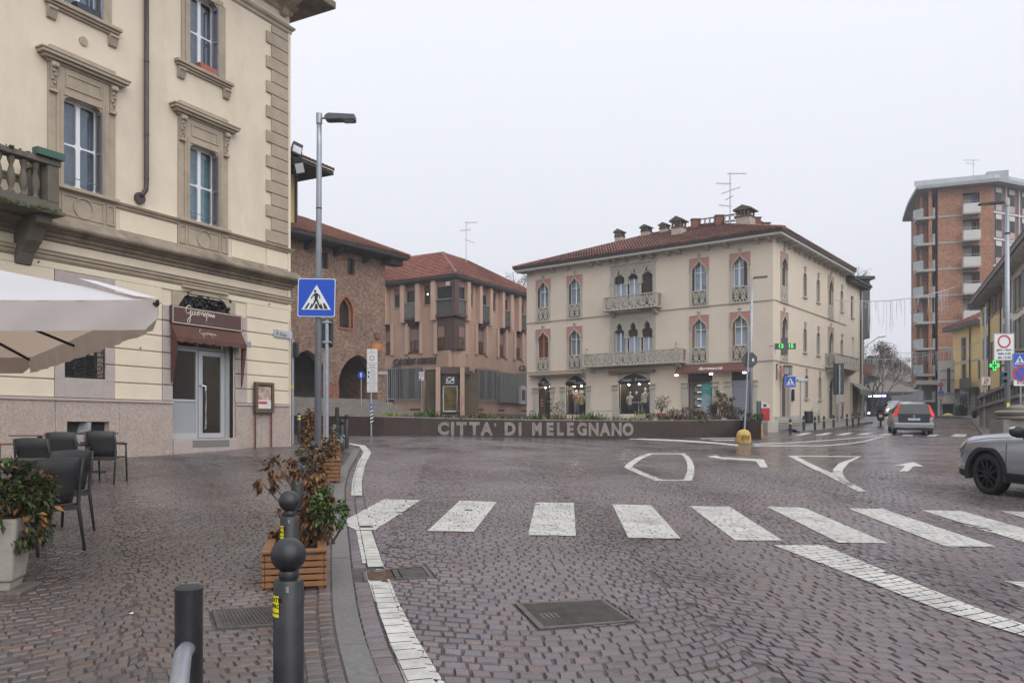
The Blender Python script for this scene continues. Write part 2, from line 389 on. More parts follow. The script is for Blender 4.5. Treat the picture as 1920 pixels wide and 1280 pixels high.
def kerb_run(pts,w,h,parent,zf,length=1.0):
 """kerb stones along a polyline, the stone body lying on the left of the direction of travel"""
 d=[0]
 for a,b in zip(pts,pts[1:]):d.append(d[-1]+(b-a).length)
 P=lambda s:Vector((np.interp(s,d,[p.x for p in pts]),np.interp(s,d,[p.y for p in pts]),0))
 s=0
 while s<d[-1]-.2:
  e=min(d[-1],s+length*random.uniform(.85,1.15));b=MB();k=4;a_,c_=[],[]
  for i in range(k+1):
   q=s+.004+(e-s-.008)*i/k;p=P(q);t=(P(min(d[-1],q+.05))-P(max(0,q-.05))).normalized();n=Vector((-t.y,t.x,0))
   a_.append(p);c_.append(p+n*w)
  dz=random.uniform(-.003,.003);vs,fs=[],[]
  for p,q in zip(a_,c_):
   z=zf(p.x,p.y)+dz
   vs+=[(p.x,p.y,z-.15),(p.x,p.y,z+h-.012),(p.x*.92+q.x*.08,p.y*.92+q.y*.08,z+h),(q.x,q.y,z+h),(q.x,q.y,z-.15)]
  for i in range(k):
   for j in range(4):fs.append((i*5+j,(i+1)*5+j,(i+1)*5+j+1,i*5+j+1))
  fs+=[(0,1,2,3,4),tuple(k*5+j for j in(4,3,2,1,0))]
  b.add(vs,fs).obj('kerb_stone',M_kerb,parent);s=e
kpts=[Vector((x,y,0))for x,y in zip(KX,KY)]+endp[1:]
dense=[]
for a,b in zip(kpts,kpts[1:]):
 for i in range(6):dense.append(a.lerp(b,i/6))
dense.append(kpts[-1])
kerb_run([p for p in dense if p.y>1.5],.16,KERB+.004,PAVE,gz)
# ------------------------------------------------------------------ iron covers let into the paving (their outlines keep setts out)
def quad_on(pxs,dz=0):return[ground_at(x,y,dz)for x,y in pxs]
GRATE=quad_on([(683,1091),(679,1073),(795,1062),(813,1085)])
MANH=quad_on([(1012,1183),(965,1134),(1130,1126),(1192,1168)])
GRATE2=quad_on([(408,1181),(397,1146),(520,1139),(560,1172)],KERB)
def inside(poly,x,y):
 s=0
 for a,b in zip(poly,poly[1:]+poly[:1]):
  c=(b.x-a.x)*(y-a.y)-(b.y-a.y)*(x-a.x)
  if s==0:s=1 if c>0 else-1
  elif(c>0)!=(s>0):return False
 return True
def grown(poly,g):
 c=sum(poly,Vector())/len(poly);return[c+(p-c)*(1+g/max(.1,(p-c).length))for p in poly]
HOLES=[grown(p,.03)for p in(GRATE,MANH,GRATE2)]
# ------------------------------------------------------------------ setts laid in segmental arcs
def tone(kind):
 r=random.random();v=random.uniform(.84,1.14)
 if r<.09:c=(1.16,.99,.90)
 elif r<.27:c=(.91,.97,1.06)
 elif r<.34:c=(1.08,1.05,1.0)
 else:c=(1,1,1)
 return tuple(v*x for x in c)
def arcs(size,W,sag,rot,origin,region,joint):
 """list of sett outlines (4 corners) laid in bowed rows between straight seams"""
 out=[];Rr=(W*W/4+sag*sag)/(2*sag);a_half=math.asin(W/2/Rr);n=max(3,round(2*a_half*Rr/size))
 cr,sr=math.cos(rot),math.sin(rot)
 x0,x1,y0,y1=region
 for ci in range(int(math.floor((x0-origin[0])/W))-1,int(math.ceil((x1-origin[0])/W))+2):
  ph=0
  for ri in range(int((y0-origin[1])/size)-8,int((y1-origin[1])/size)+8):
   base=ri*size+ph
   cuts=[-1]+[max(-.999,min(.999,(2*(i+.5*((ri+ci)%2)+random.uniform(-.30,.30))/n-1)))for i in range(1 if(ri+ci)%2==0 else 0,n)]+[1]
   cuts[0]+=random.uniform(-.05,.05);cuts[-1]+=random.uniform(-.05,.05);cuts=sorted(cuts);js=[random.uniform(-.008,.008)for _ in cuts]
   for i in range(len(cuts)-1):
    if cuts[i+1]-cuts[i]<.6/n:continue
    q=[]
    for t,v in((cuts[i],0),(cuts[i+1],0),(cuts[i+1],1),(cuts[i],1)):
     an=t*a_half;lx=Rr*math.sin(an);ly=base+(.03+.94*v)*size+(Rr-Rr*math.cos(an))*1.0
     X=origin[0]+ci*W+W/2+lx;Y=origin[1]+ly;q.append((X,Y))
    cx=sum(p[0]for p in q)/4;cy=sum(p[1]for p in q)/4
    g=joint*random.uniform(.6,1.5)
    qq=[]
    for(X,Y)in q:
     dx,dy=cx-X,cy-Y;dl=math.hypot(dx,dy)
     X+=dx/dl*g+random.uniform(-.007,.007);Y+=dy/dl*g+random.uniform(-.006,.006)
     xr,yr=X-origin[0],Y-origin[1]
     qq.append((origin[0]+xr*cr-yr*sr,origin[1]+xr*sr+yr*cr))
    out.append(qq)
 return out
def sett_mesh(qs,zoff,h=.011):
 """verts, faces, tones for a list of sett outlines"""
 V,Fc,T=[],[],[]
 for q in qs:
  n=len(q);o=len(V);cx=sum(p[0]for p in q)/n;cy=sum(p[1]for p in q)/n;t=tone(0);dz=random.uniform(-.004,.004);tx,ty=random.uniform(-.03,.03),random.uniform(-.03,.03)
  for(X,Y)in q:V.append((X,Y,gz(X,Y)+zoff-.002));T.append(tuple(x*.50 for x in t))  # foot ring darkened in colour: smeared grout and the shade of the joints
  for(X,Y)in q:
   x2,y2=X+(cx-X)*.17,Y+(cy-Y)*.17
   V.append((x2,y2,gz(x2,y2)+zoff+h-.0015+dz+(x2-cx)*tx+(y2-cy)*ty));T.append(t)
  V.append((cx,cy,gz(cx,cy)+zoff+h+dz));T.append(t)
  for i in range(n):
   j=(i+1)%n;Fc.append((o+i,o+j,o+n+j,o+n+i));Fc.append((o+n+i,o+n+j,o+2*n))
 return V,Fc,T
def clip(poly,f):
 out=[]
 for a,b in zip(poly,poly[1:]+poly[:1]):
  fa,fb=f(a),f(b)
  if fa>=0:out.append(a)
  if(fa>=0)!=(fb>=0):
   t=fa/(fa-fb);out.append((a[0]+(b[0]-a[0])*t,a[1]+(b[1]-a[1])*t))
 return out
def area(q):return abs(sum(q[i][0]*q[(i+1)%len(q)][1]-q[(i+1)%len(q)][0]*q[i][1]for i in range(len(q))))/2
def cut(q,side,off):
 """trim a sett at the kerb rows, at the edge of the near field and round the iron covers"""
 if not any(True for _ in q):return[]
 yc=sum(p[1]for p in q)/len(q);x0=float(kerb_x(yc));sl=(float(kerb_x(yc+.1))-float(kerb_x(yc-.1)))/.2
 q=clip(q,lambda p:side*(p[0]-(x0+sl*(p[1]-yc))-off))
 if len(q)<3:return[]
 q=clip(q,lambda p:NEAR-p[1])
 for h in HOLES:
  if len(q)<3:return[]
  c=(sum(p[0]for p in q)/len(q),sum(p[1]for p in q)/len(q))
  hc=sum(h,Vector())/len(h)
  if abs(c[0]-hc.x)>1.2 or abs(c[1]-hc.y)>1.2:continue
  ar=sum(h[i].x*h[(i+1)%4].y-h[(i+1)%4].x*h[i].y for i in range(4));sg=1 if ar>0 else-1
  best,bf=-9,None
  for a,b in zip(h,h[1:]+h[:1]):
   ln=math.hypot(b.x-a.x,b.y-a.y)
   f=lambda p,a=a,b=b,ln=ln:-sg*((b.x-a.x)*(p[1]-a.y)-(b.y-a.y)*(p[0]-a.x))/ln
   if f(c)>best:best,bf=f(c),f
  if best<.2:q=clip(q,bf)
 return q if len(q)>=3 and area(q)>.0018 else[]
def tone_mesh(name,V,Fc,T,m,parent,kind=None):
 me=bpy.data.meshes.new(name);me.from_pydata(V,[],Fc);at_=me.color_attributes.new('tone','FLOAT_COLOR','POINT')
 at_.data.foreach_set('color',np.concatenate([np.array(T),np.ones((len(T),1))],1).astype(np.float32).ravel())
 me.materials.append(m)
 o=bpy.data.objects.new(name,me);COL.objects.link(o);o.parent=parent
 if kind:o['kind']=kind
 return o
def visible(q,lo=1.8):
 X,Y=q[0]
 return Y>lo and abs(X)<.68*Y+2.6
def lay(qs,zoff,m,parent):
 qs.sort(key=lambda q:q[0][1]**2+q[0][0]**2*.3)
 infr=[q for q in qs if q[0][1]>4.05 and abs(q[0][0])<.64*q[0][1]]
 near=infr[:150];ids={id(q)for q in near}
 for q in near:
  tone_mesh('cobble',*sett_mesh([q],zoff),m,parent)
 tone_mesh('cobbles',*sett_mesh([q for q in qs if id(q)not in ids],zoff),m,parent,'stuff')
road_q=[q for q in arcs(.115,2.4,.44,R(4),(-.7,0),(-15,15,1,20),.0028)if visible(q)and min(p[1]for p in q)<NEAR]
road_q=[c for c in(cut(q,1,.29)for q in road_q)if c]
# two straight rows along the kerb
def rows_along(off0,k,size,side):
 out=[];pts=dense;s=[0]
 for a,b in zip(pts,pts[1:]):s.append(s[-1]+(b-a).length)
 P=lambda q:(np.interp(q,s,[p.x for p in pts]),np.interp(q,s,[p.y for p in pts]))
 for r_ in range(k):
  q=random.uniform(0,.1)
  while q<s[-1]-.3:
   l_=size*random.uniform(.9,1.35);c=[]
   for(dq,v)in((.005,0),(l_-.005,0),(l_-.005,1),(.005,1)):
    x,y=P(q+dq);x2,y2=P(q+dq+.02);t=Vector((x2-x,y2-y,0))
    if t.length<1e-6:t=Vector((0,1,0))
    t.normalize();n=Vector((t.y,-t.x,0))*side;o=off0+r_*size+(.004 if v==0 else size-.004)
    c.append((x+n.x*o,y+n.y*o))
   if side<0:c=c[::-1]
   if visible(c,2.2)and max(p[1]for p in c)<NEAR and not any(inside(h,*p)for h in HOLES for p in c):out.append(c)
   q+=l_
 return out
road_q+=rows_along(.005,2,.14,1)
pave_q=[q for q in arcs(.098,1.5,.27,R(28),(-3.0,3.0),(-18,16,-6,22),.0028)if visible(q)and min(p[1]for p in q)<NEAR]
pave_q=[c for c in(cut(q,-1,-.47)for q in pave_q)if c]
pave_q+=rows_along(.165,3,.10,-1)
road_q=[q for q in road_q]
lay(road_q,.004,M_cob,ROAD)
bed2=MB();vv,ff=[],[]
yb=np.append(np.arange(1.5,NEAR-.3,.5),NEAR-.12)
for j,Y in enumerate(yb):
 xe=float(kerb_x(Y))-.156
 for i in range(21):
  x=xe-(1-i/20)*(13 if Y>6 else 9);vv.append((x,Y,gz(x,Y)+KERB-.002))
for j in range(len(yb)-1):
 for i in range(20):a=j*21+i;ff.append((a,a+1,a+22,a+21))
bed2.add(vv,ff).obj('joint_bed',M_joint,None).parent=PAVE
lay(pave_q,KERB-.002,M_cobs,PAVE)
# ------------------------------------------------------------------ road paint: on each sett near by, as thin sheets farther off
def clip_convex(poly,cv):
 ar=sum(cv[i][0]*cv[(i+1)%len(cv)][1]-cv[(i+1)%len(cv)][0]*cv[i][1]for i in range(len(cv)));sg=1 if ar>0 else-1
 for a,b in zip(cv,cv[1:]+cv[:1]):
  poly=clip(poly,lambda p:sg*((b[0]-a[0])*(p[1]-a[1])-(b[1]-a[1])*(p[0]-a[0])))
  if len(poly)<3:return[]
 return poly
GRID={}
for q in road_q:
 GRID.setdefault((int(math.floor(q[0][0]*2)),int(math.floor(q[0][1]*2))),[]).append(q)
def painted(name,convex_px,dz=0):
 """one road mark made of convex pixel outlines"""
 b=MB()
 for cv in convex_px:
  w=[ground_at(x,y)for x,y in cv];w2=[(p.x,p.y)for p in w]
  xs_=[p[0]for p in w2];ys_=[p[1]for p in w2]
  if min(ys_)<NEAR:
   for gx in range(int(math.floor(min(xs_)*2))-1,int(math.floor(max(xs_)*2))+2):
    for gy in range(int(math.floor(min(ys_)*2))-1,int(math.floor(min(max(ys_),NEAR)*2))+2):
     for q in GRID.get((gx,gy),()):
      cx=sum(p[0]for p in q)/len(q);cy=sum(p[1]for p in q)/len(q)
      qs=[(p[0]+(cx-p[0])*.01,p[1]+(cy-p[1])*.01)for p in q]
      c=clip_convex(qs,w2)
      if len(c)>=3 and random.random()>.003:b.add([(p[0],p[1],gz(*p)+.004+.0175)for p in c],[tuple(range(len(c)))])
      # paint that ran down into the joints
   lowp=clip_convex(w2,[(-99,-99),(99,-99),(99,NEAR),(-99,NEAR)])
   if len(lowp)>=3:sub_sheet(b,lowp,.0075,.13,.55)
  far=clip_convex(w2,[(-99,NEAR),(99,NEAR),(99,200),(-99,200)])
  if len(far)>=3:sub_sheet(b,far,.006,2.)
 o=b.obj(name,M_paint);o.parent=ROAD;return o
def sub_sheet(b,poly,dz,step,keep=1.0):
 y0=min(p[1]for p in poly);y1=max(p[1]for p in poly);n=max(1,int((y1-y0)/step)+1)
 x0=min(p[0]for p in poly);x1=max(p[0]for p in poly);k=max(1,int((x1-x0)/step)+1)
 for i in range(n):
  for j in range(k):
   ya,yb_=y0+(y1-y0)*i/n,y0+(y1-y0)*(i+1)/n;xa,xb=x0+(x1-x0)*j/k,x0+(x1-x0)*(j+1)/k
   c=clip_convex(poly,[(xa,ya),(xb,ya),(xb,yb_),(xa,yb_)])
   if len(c)>=3 and random.random()<keep:b.add([(p[0],p[1],gz(*p)+dz)for p in c],[tuple(range(len(c)))])
def strip_px(Lp,Rp):return[[Lp[i],Lp[i+1],Rp[i+1],Rp[i]]for i in range(len(Lp)-1)]
for s in([(719.8,938),(788.5,939.7),(703.6,996.4),(667.5,996.4),(649.6,987.8),(650.3,975.8)],[(861.7,940.7),(931.5,943.1),(888.2,999.8),(801.6,998.1)],[(1004.4,944.2),(1075.9,944.8),(1080,1007.4),(989.9,1005.7)],[(1148,947.3),(1221,949.3),(1276.6,1012.6),(1178,1010.8)],[(1293.1,950.7),(1368.1,951.9),(1467.5,1016.4),(1378.2,1015.6)],[(1437.5,951.9),(1506.9,953.7),(1664.3,1021.2),(1572.5,1020.1)],[(1589.3,954.9),(1655,956),(1868.7,1027.6),(1771.2,1026.9)],[(1728,958.6),(1803,960.1),(2072,1036),(1966,1034)],[(1876,960.5),(1952,962),(2280,1044),(2165,1042)]):
 painted('crosswalk_stripe',[s])
painted('edge_line',strip_px([(668,998),(681,1067),(709,1146),(728,1201),(760,1280),(800,1370)],[(696,998),(721,1068),(747,1132),(781,1201),(829,1280),(890,1370)]))
painted('edge_line',strip_px([(658.6,930.7),(660,904.6),(670,870.8),(681.4,847.6),(674,836.6),(655,832.8)],[(679.2,930.7),(678.4,904.6),(684.7,875),(696,847.6),(684.7,835),(655,830.6)]))
painted('lane_line',strip_px([(1450.6,1025),(1610,1086.8),(1760,1146.8),(1920,1197.5),(2080,1250)],[(1544,1025),(1700,1090.6),(1857,1154),(1920,1175),(2080,1228)]))
painted('lane_arrow',[[(1883,1092.5),(1960,1098),(1960,1120)]])
painted('island_outline',strip_px([(1169,877),(1177,868.5),(1194,857.5),(1216,849.6)],[(1184,877),(1190,870),(1203,860.5),(1222,852)])+[[(1216,849.6),(1285,850),(1285,851.6),(1216,851.4)]]+strip_px([(1281,849.8),(1291,855),(1298,864),(1301.5,874),(1302,884),(1300,894),(1297,902.5)],[(1277,851.6),(1283,857),(1287.5,865.5),(1289,875),(1288.5,885),(1285,894),(1281,902.5)])+[[(1228,901),(1297,901),(1297,903),(1228,903)]]+strip_px([(1169,877),(1198,890.5),(1229,903)],[(1185,877),(1212,889),(1245,901.5)]))
painted('turn_arrow',[[(1326,856.5),(1343,853.3),(1363,862)],[(1350,857),(1432,861),(1428,865.5),(1352,859.8)],[(1417,864.3),(1432,861),(1439.5,876),(1426,876.3)]])
painted('divider_outline',[[(1478,854.2),(1614,855.4),(1614,856.8),(1478,855.8)],[(1478,854.5),(1493,855),(1560,888),(1548,891)],[(1548,891),(1560,888),(1625,922.5),(1610,924)]]+strip_px([(1614,856),(1592,867),(1581,880),(1580,890),(1586,900),(1602,912)],[(1606,857),(1573,868.5),(1562,880),(1561,892),(1566,897),(1590,914)]))
painted('straight_arrow',[[(1674,872.8),(1713,866),(1733,874.6)],[(1697,873.2),(1713,873.6),(1702,885.3),(1686,885.3)]])
painted('guide_line',strip_px([(1180,820.4),(1274,824.4),(1336,828.6),(1384,833.2)],[(1180,823.2),(1274,827.4),(1336,831.4),(1384,836)]))
painted('guide_line',strip_px([(1411,831.3),(1480,829.6),(1542,825.4),(1600,820.8),(1644,816.2)],[(1411,833),(1480,831),(1542,826.8),(1600,822),(1644,817.2)]))
painted('guide_line',strip_px([(1413,834.6),(1542,834.8),(1590,831),(1617,827.3),(1655,817.5)],[(1413,836.4),(1542,836.4),(1590,832.6),(1619,828.6),(1659,818.2)]))
painted('guide_line',[[(1314,821.4),(1380,821),(1380,822.3),(1314,822.8)]])
painted('guide_line',[[(1330,824.4),(1378,824.3),(1378,825.8),(1340,826)]])
for s in([(1488.5,815.8),(1506,815.8),(1523,811.3),(1507.5,811.3)],[(1526.5,815.8),(1545,815.8),(1562.4,811.3),(1548.3,811.3)],[(1565,815.4),(1583.5,815.4),(1601.7,811.2),(1586.3,811.2)],[(1605,814.8),(1624,814.8),(1639.7,810.9),(1625.7,810.9)],[(1647.5,815.4),(1670,815.4),(1676,812),(1660,812)],[(1690,817),(1710,817),(1714,814.2),(1695,814.2)],[(1737,818),(1754,818),(1762,814.2),(1744,814.2)],[(1782,818),(1809,818.7),(1814,814),(1791,813.2)]):
 painted('crosswalk_stripe',[s])
 # ------------------------------------------------------------------ iron grates and covers
def lerp2(q,a,b):return(q[0].lerp(q[1],b)).lerp(q[3].lerp(q[2],b),a)
def grate(name,label,q,zo,nslat,gap,parent_kind='grate'):
 c=sum(q,Vector())/4;e=thing(name,label,'drain grate',(c.x,c.y,c.z))
 b=MB();z=.010+zo
 P=lambda a,t,dz:(lambda v:(v.x,v.y,gz(v.x,v.y)+dz))(lerp2(q,a,t))
 def slab(a0,a1,t0,t1,lo,hi):
  return MB().add([P(a0,t0,lo),P(a1,t0,lo),P(a1,t1,lo),P(a0,t1,lo),P(a0,t0,hi),P(a1,t0,hi),P(a1,t1,hi),P(a0,t1,hi)],[(3,2,1,0),(4,5,6,7),(0,1,5,4),(1,2,6,5),(2,3,7,6),(3,0,4,7)])
 fr=MB()
 for s in((0,1,0,.06),(0,1,.94,1),(0,.05,.06,.94),(.95,1,.06,.94)):
  t=slab(*s,zo-.03,zo+.014);fr.add(t.v,t.f)
 fr.obj('frame',M_iron,e)
 slab(.05,.95,.06,.94,zo-.06,zo+.0055).obj('pit',mat('pit dark',(.006,.006,.006),.95,spec=.05),e)
 return e,slab
M_ironr=mat('rusty iron',(.10,.055,.03),.7,.4,10,metal=.2)
e,slab=grate('drain_grate','slotted iron drain grate in the gutter, crossed by the white edge line',GRATE,0,14,.5)
for side,(a0,a1)in enumerate(((.06,.44),(.56,.94))):
 for i in range(7):
  t0=.10+.82*i/7;slab(a0,a1,t0,t0+.82/7*.42,-.02,.013).obj('slat',M_ironr if side==0 else M_iron,e)
for i in range(5):slab(.46,.54,.1+.16*i,.1+.16*i+.1,-.02,.013).obj('web',M_iron,e)
e,slab=grate('manhole_cover','studded square iron manhole cover set in the road setts',MANH,.004,14,.5)
e['category']='manhole cover'
slab(.055,.945,.065,.935,-.02,.014).obj('plate',M_iron,e)
st=MB()
for i in range(34):
 for j in range(34):
  a,t=.07+.86*(i+.5)/34,.08+.84*(j+.5)/34
  if .12<a<.32 and .3<t<.55:continue
  d=.008;s_=slab(a-d,a+d,t-d*(1 if(i+j)%2 else .4),t+d*(1 if(i+j)%2 else .4),.0142,.0195);st.add(s_.v,s_.f)
o=st.obj('studs',M_iron,e);o['kind']='stuff'
for i in range(4):slab(.13+.05*i,.155+.05*i,.32,.53,.0142,.020).obj('rib',M_iron,e)
e,slab=grate('pavement_cover','small studded iron cover in the pavement behind the near bollard',GRATE2,KERB+.002,14,.5)
e['category']='cover'
slab(.055,.945,.065,.935,KERB-.02,KERB+.012).obj('plate',M_iron,e)
st=MB()
for i in range(16):
 for j in range(16):
  a,t=.08+.84*(i+.5)/16,.09+.82*(j+.5)/16;d=.018;s_=slab(a-d,a+d,t-d,t+d,KERB+.0122,KERB+.018);st.add(s_.v,s_.f)
o=st.obj('studs',M_iron,e);o['kind']='stuff'
# ================================================================== corner palazzo with the pastry shop (left)
FL=Frame(543,23.4,(790,1493))
M_plas=mat('cream plaster',(.66,.575,.455),.85,.05,1.2,bump=.08,bscale=25,stain=.6,sscale=.7,sc=(.42,.35,.265),streak=.85)
M_plas2=mat('cream plaster blocks',(.67,.59,.455),.85,.05,1.5,bump=.08,bscale=25,stain=.3,sscale=.7,sc=(.42,.36,.26),streak=.5)
M_stone=mat('brown cast stone',(.38,.315,.24),.85,.12,3,bump=.15,bscale=40,stain=.5,sscale=1.0,sc=(.17,.14,.11),streak=.4)
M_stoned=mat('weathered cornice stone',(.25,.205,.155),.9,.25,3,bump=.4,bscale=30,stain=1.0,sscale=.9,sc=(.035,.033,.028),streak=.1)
M_dado=mat('pink granite',(.40,.325,.285),.7,.30,22,bump=.5,bscale=70,stain=.6,sscale=3,sc=(.26,.205,.18))
M_dados=mat('pale pink stone',(.40,.345,.325),.65,.1,8,bump=.1,bscale=40,stain=.3,sc=(.30,.25,.22))
M_white=mat('white window paint',(.72,.74,.77),.4,.04,4)
M_alu=mat('grey aluminium',(.46,.48,.50),.38,.05,6,metal=.35)
M_pipe=mat('brown downpipe',(.060,.042,.045),.45,.2,3,metal=.2)
M_glassw=glass('window glass',(.90,.93,.97),.93,1.0)
M_dark=mat('dark interior',(.02,.02,.022),.9,.2)
M_room=mat('dim room',(.05,.045,.04),.9,.3,1.5)
M_curt=mat('net curtain',(.55,.60,.64),.9,.1,6)
M_shut=mat('grey shutter',(.16,.16,.18),.6,.1,3)
M_shutb=mat('blue grey shutter',(.22,.25,.33),.6,.1,3)
M_brownm=mat('brown metal',(.075,.045,.035),.5,.15,5)
M_terra=mat('terracotta',(.35,.11,.075),.75,.15,6)
M_blk=mat('black iron',(.018,.018,.020),.5,.3,10,metal=.3)
BL=thing('corner_palazzo','cream plaster corner palazzo with brown stone window surrounds and a pastry shop','building',FL.w(-6,4,.6))
ML=FL.M
uL=FL.u
D0,D1=uL(322),uL(438)
G0,G1=uL(119),uL(195)
V0,V1=uL(122),uL(201)
zD=2.08
holes=[(-6.91,-6.0,6.68,8.65),(-3.6,-2.68,6.68,8.65),(-6.93,-5.98,10.64,12.55),(-3.6,-2.67,10.64,12.55),(-10.3,-9.3,6.0,8.65),(D0,D1,-1,4.78),(G0,G1,FL.z(150,709),4.3),(V0,V1,FL.z(160,814),FL.z(160,790))]
wall=holes_wall(MB(),-15,0,-1,13.9,holes,0,.35);wall.obj('wall',M_plas,BL,ML)
MB().box(-15,-.01,.36,11,-1,13.9).obj('core',M_dark,BL,ML)
MB().box(-.35,.0,.352,11.2,-1,13.9).obj('side_wall',M_plas,BL,ML)
MB().box(-.085,.012,-.03,.1,2.1,13.0).obj('corner_strip',M_plas2,BL,ML)
# dado of pink granite slabs
dz0=.3
def dado(a,b_,hole=None):
 m=MB()
 if hole:holes_wall(m,a,b_,dz0,zD-.06,[hole],-.07,-.002)
 else:m.box(a,b_,-.07,-.002,dz0,zD-.06)
 m.obj('dado_slab',M_dado,BL,ML,bevel=.006)
ds=[uL(-120),uL(100),uL(220),D0-.02]
for a,b_ in zip(ds,ds[1:]):dado(a+.004,b_-.004,(V0,V1,FL.z(160,814),FL.z(160,790))if a<V0<b_ else None)
dado(D1+.02,uL(487));dado(uL(487)+.004,-.09)
for a,b_ in((-15,D0-.02),(D1+.02,-.09)):MB().box(a,b_,-.10,.0,zD-.06,zD).obj('dado_cap',M_dados,BL,ML,bevel=.012)
m=MB().box(V0,V1,.10,.34,FL.z(160,814),FL.z(160,790));m.obj('cellar_vent',M_dark,BL,ML)
# rusticated courses
cz=.3957
secs=[(-15,uL(100)),(uL(213),uL(302)),(uL(461),-.09)]
for k in range(7):
 za,zb=zD+k*cz+.016,zD+(k+1)*cz-.012
 for a,b_ in secs:
  MB().box(a+.004,b_-.004,-.045,.0,za,zb).obj('wall_block',M_plas2,BL,ML,bevel=.012)
 for a,b_ in((uL(302.5),D0-.015),(D1+.015,uL(460.5))):
  if zb<4.75:MB().box(a,b_,-.06,.0,za,zb).obj('pilaster_block',M_dados if k<6 else M_plas2,BL,ML,bevel=.012)
 for a,b_ in((uL(100.5),G0),(G1,uL(212.5))):
  if za>2.4:MB().box(a,b_,-.055,.0,za,zb).obj('surround_block',M_dados,BL,ML,bevel=.01)
MB().box(uL(100.5),uL(212.5),-.05,.0,zD+.016,FL.z(150,709)).obj('window_apron',M_dados,BL,ML,bevel=.01)
MB().box(uL(100.5),uL(212.5),-.05,.0,4.31,4.83).obj('window_lintel',M_dados,BL,ML,bevel=.01)
# door lintel with carved fan
dl=MB()
u0,u1=D0-.015,D1+.015;n=14;um=(D0+D1)/2;hw=(D1-D0)/2
ZL0=FL.z(322,573)-.08;ZL1=FL.z(375,548);pts=[(D0+.1,ZL0)]
for i in range(n+1):
 t=i/n;x=D0+.1+(D1-D0-.2)*t;s_=abs(2*t-1);z=ZL0+(ZL1-ZL0)*(1-max(0,(s_-.45)/.55)**1.6)
 if abs(s_-.62)<.08:z-=.05
 pts.append((x,z))
pts.append((D1-.1,ZL0))
dl.prism([(u0,ZL0)]+pts[1:-1]+[(u1,ZL0),(u1,4.83),(u0,4.83)],-.05,.2);dl.obj('door_head',M_stone,BL,ML)
MB().box(D0+.25,D1-.25,-.11,-.05,ZL1+.03,ZL1+.10).obj('door_head_cap',M_stone,BL,ML,bevel=.02)
fan=MB()
for i in range(60):
 x=random.uniform(D0+.12,D1-.12);z=random.uniform(ZL0,ZL1-.05);fan.ball((x,.02+random.uniform(-.03,.03),z),random.uniform(.03,.075),7,5)
for i in range(9):
 c=D0+.2+(D1-D0-.4)*i/8;fan.tube([(c+.1*math.cos(a/8*6.28),-.01,ZL0+.2+.1*math.sin(a/8*6.28))for a in range(8)],.014,5)
fan.box(D0,D1,.06,.1,4.0,ZL1+.02);fan.obj('carved_grille',M_blk,BL,ML,smooth=True)
# mouldings between the floors
def run(name,prof,m,a=-15,b_=.0,parent=BL,M=ML,end=True):
 """moulding: list of (projection, z) from bottom to top, turned round the corner"""
 pts=[(.05,prof[0][1])]+[(-p,z)for p,z in prof]+[(.05,prof[-1][1])]
 k=len(pts);o=MB();vs,fs=[],[]
 for(y,z)in pts:vs.append((a,y,z))
 for(y,z)in pts:vs.append((b_+max(0,-y),y,z))
 for(y,z)in pts:vs.append((b_+max(0,-y),2.5,z))
 for s_ in(0,k):
  for i in range(k-1):fs.append((s_+i,s_+k+i,s_+k+i+1,s_+i+1))
 fs.append(tuple(range(k-1,-1,-1)))
 return o.add(vs,fs).obj(name,m,parent,M)
run('frieze_moulding',[(.0,4.99),(.04,5.03),(.06,5.06),(.06,5.10),(.10,5.13),(.10,5.17),(.13,5.21)],M_stone)
run('frieze_line',[(.0,4.835),(.035,4.85),(.035,4.985)],M_plas2)
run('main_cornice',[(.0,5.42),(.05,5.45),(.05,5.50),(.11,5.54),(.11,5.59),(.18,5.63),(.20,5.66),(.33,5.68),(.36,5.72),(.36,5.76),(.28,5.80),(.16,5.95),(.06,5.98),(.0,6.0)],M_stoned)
run('string_course',[(.0,6.50),(.05,6.54),(.05,6.57),(.10,6.60),(.12,6.64),(.0,6.68)],M_stone)
run('upper_band',[(.0,12.92),(.05,12.97),(.05,13.03),(.11,13.08),(.13,13.14),(.0,13.18)],M_stone)
run('top_band',[(.0,13.45),(.07,13.5),(.07,13.6),(.16,13.66),(.2,13.76),(.0,13.8)],M_stone)
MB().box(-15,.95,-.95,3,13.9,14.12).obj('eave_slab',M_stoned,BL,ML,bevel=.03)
for u_ in(-12.4,-10.9,-9.4,-7.9,-6.4,-4.9,-3.4,-1.9,-.3):
 c=MB().xprism([(-.8,13.88),(0,13.88),(0,13.35),(-.12,13.38),(-.22,13.55),(-.5,13.62),(-.72,13.72)],u_-.12,u_+.12);c.obj('eave_bracket',M_stone,BL,ML,bevel=.02)
 # pale panels of the zone under the first floor windows
for a,b_ in((-15,-7.27),(-5.55,-3.95),(-2.2,-1.0),(-.92,-.09)):MB().box(a,b_,-.02,0,6.02,6.47).obj('wall_panel',M_plas2,BL,ML,bevel=.008)
# quoins
z=6.7;k=0
while z<12.85:
 h=min(.352,12.9-z);a=-.95 if k%2==0 else-.75
 MB().box(a,-.09,-.05,.0,z+.008,z+h-.008).obj('quoin',M_stone,BL,ML,bevel=.018);z+=h;k+=1
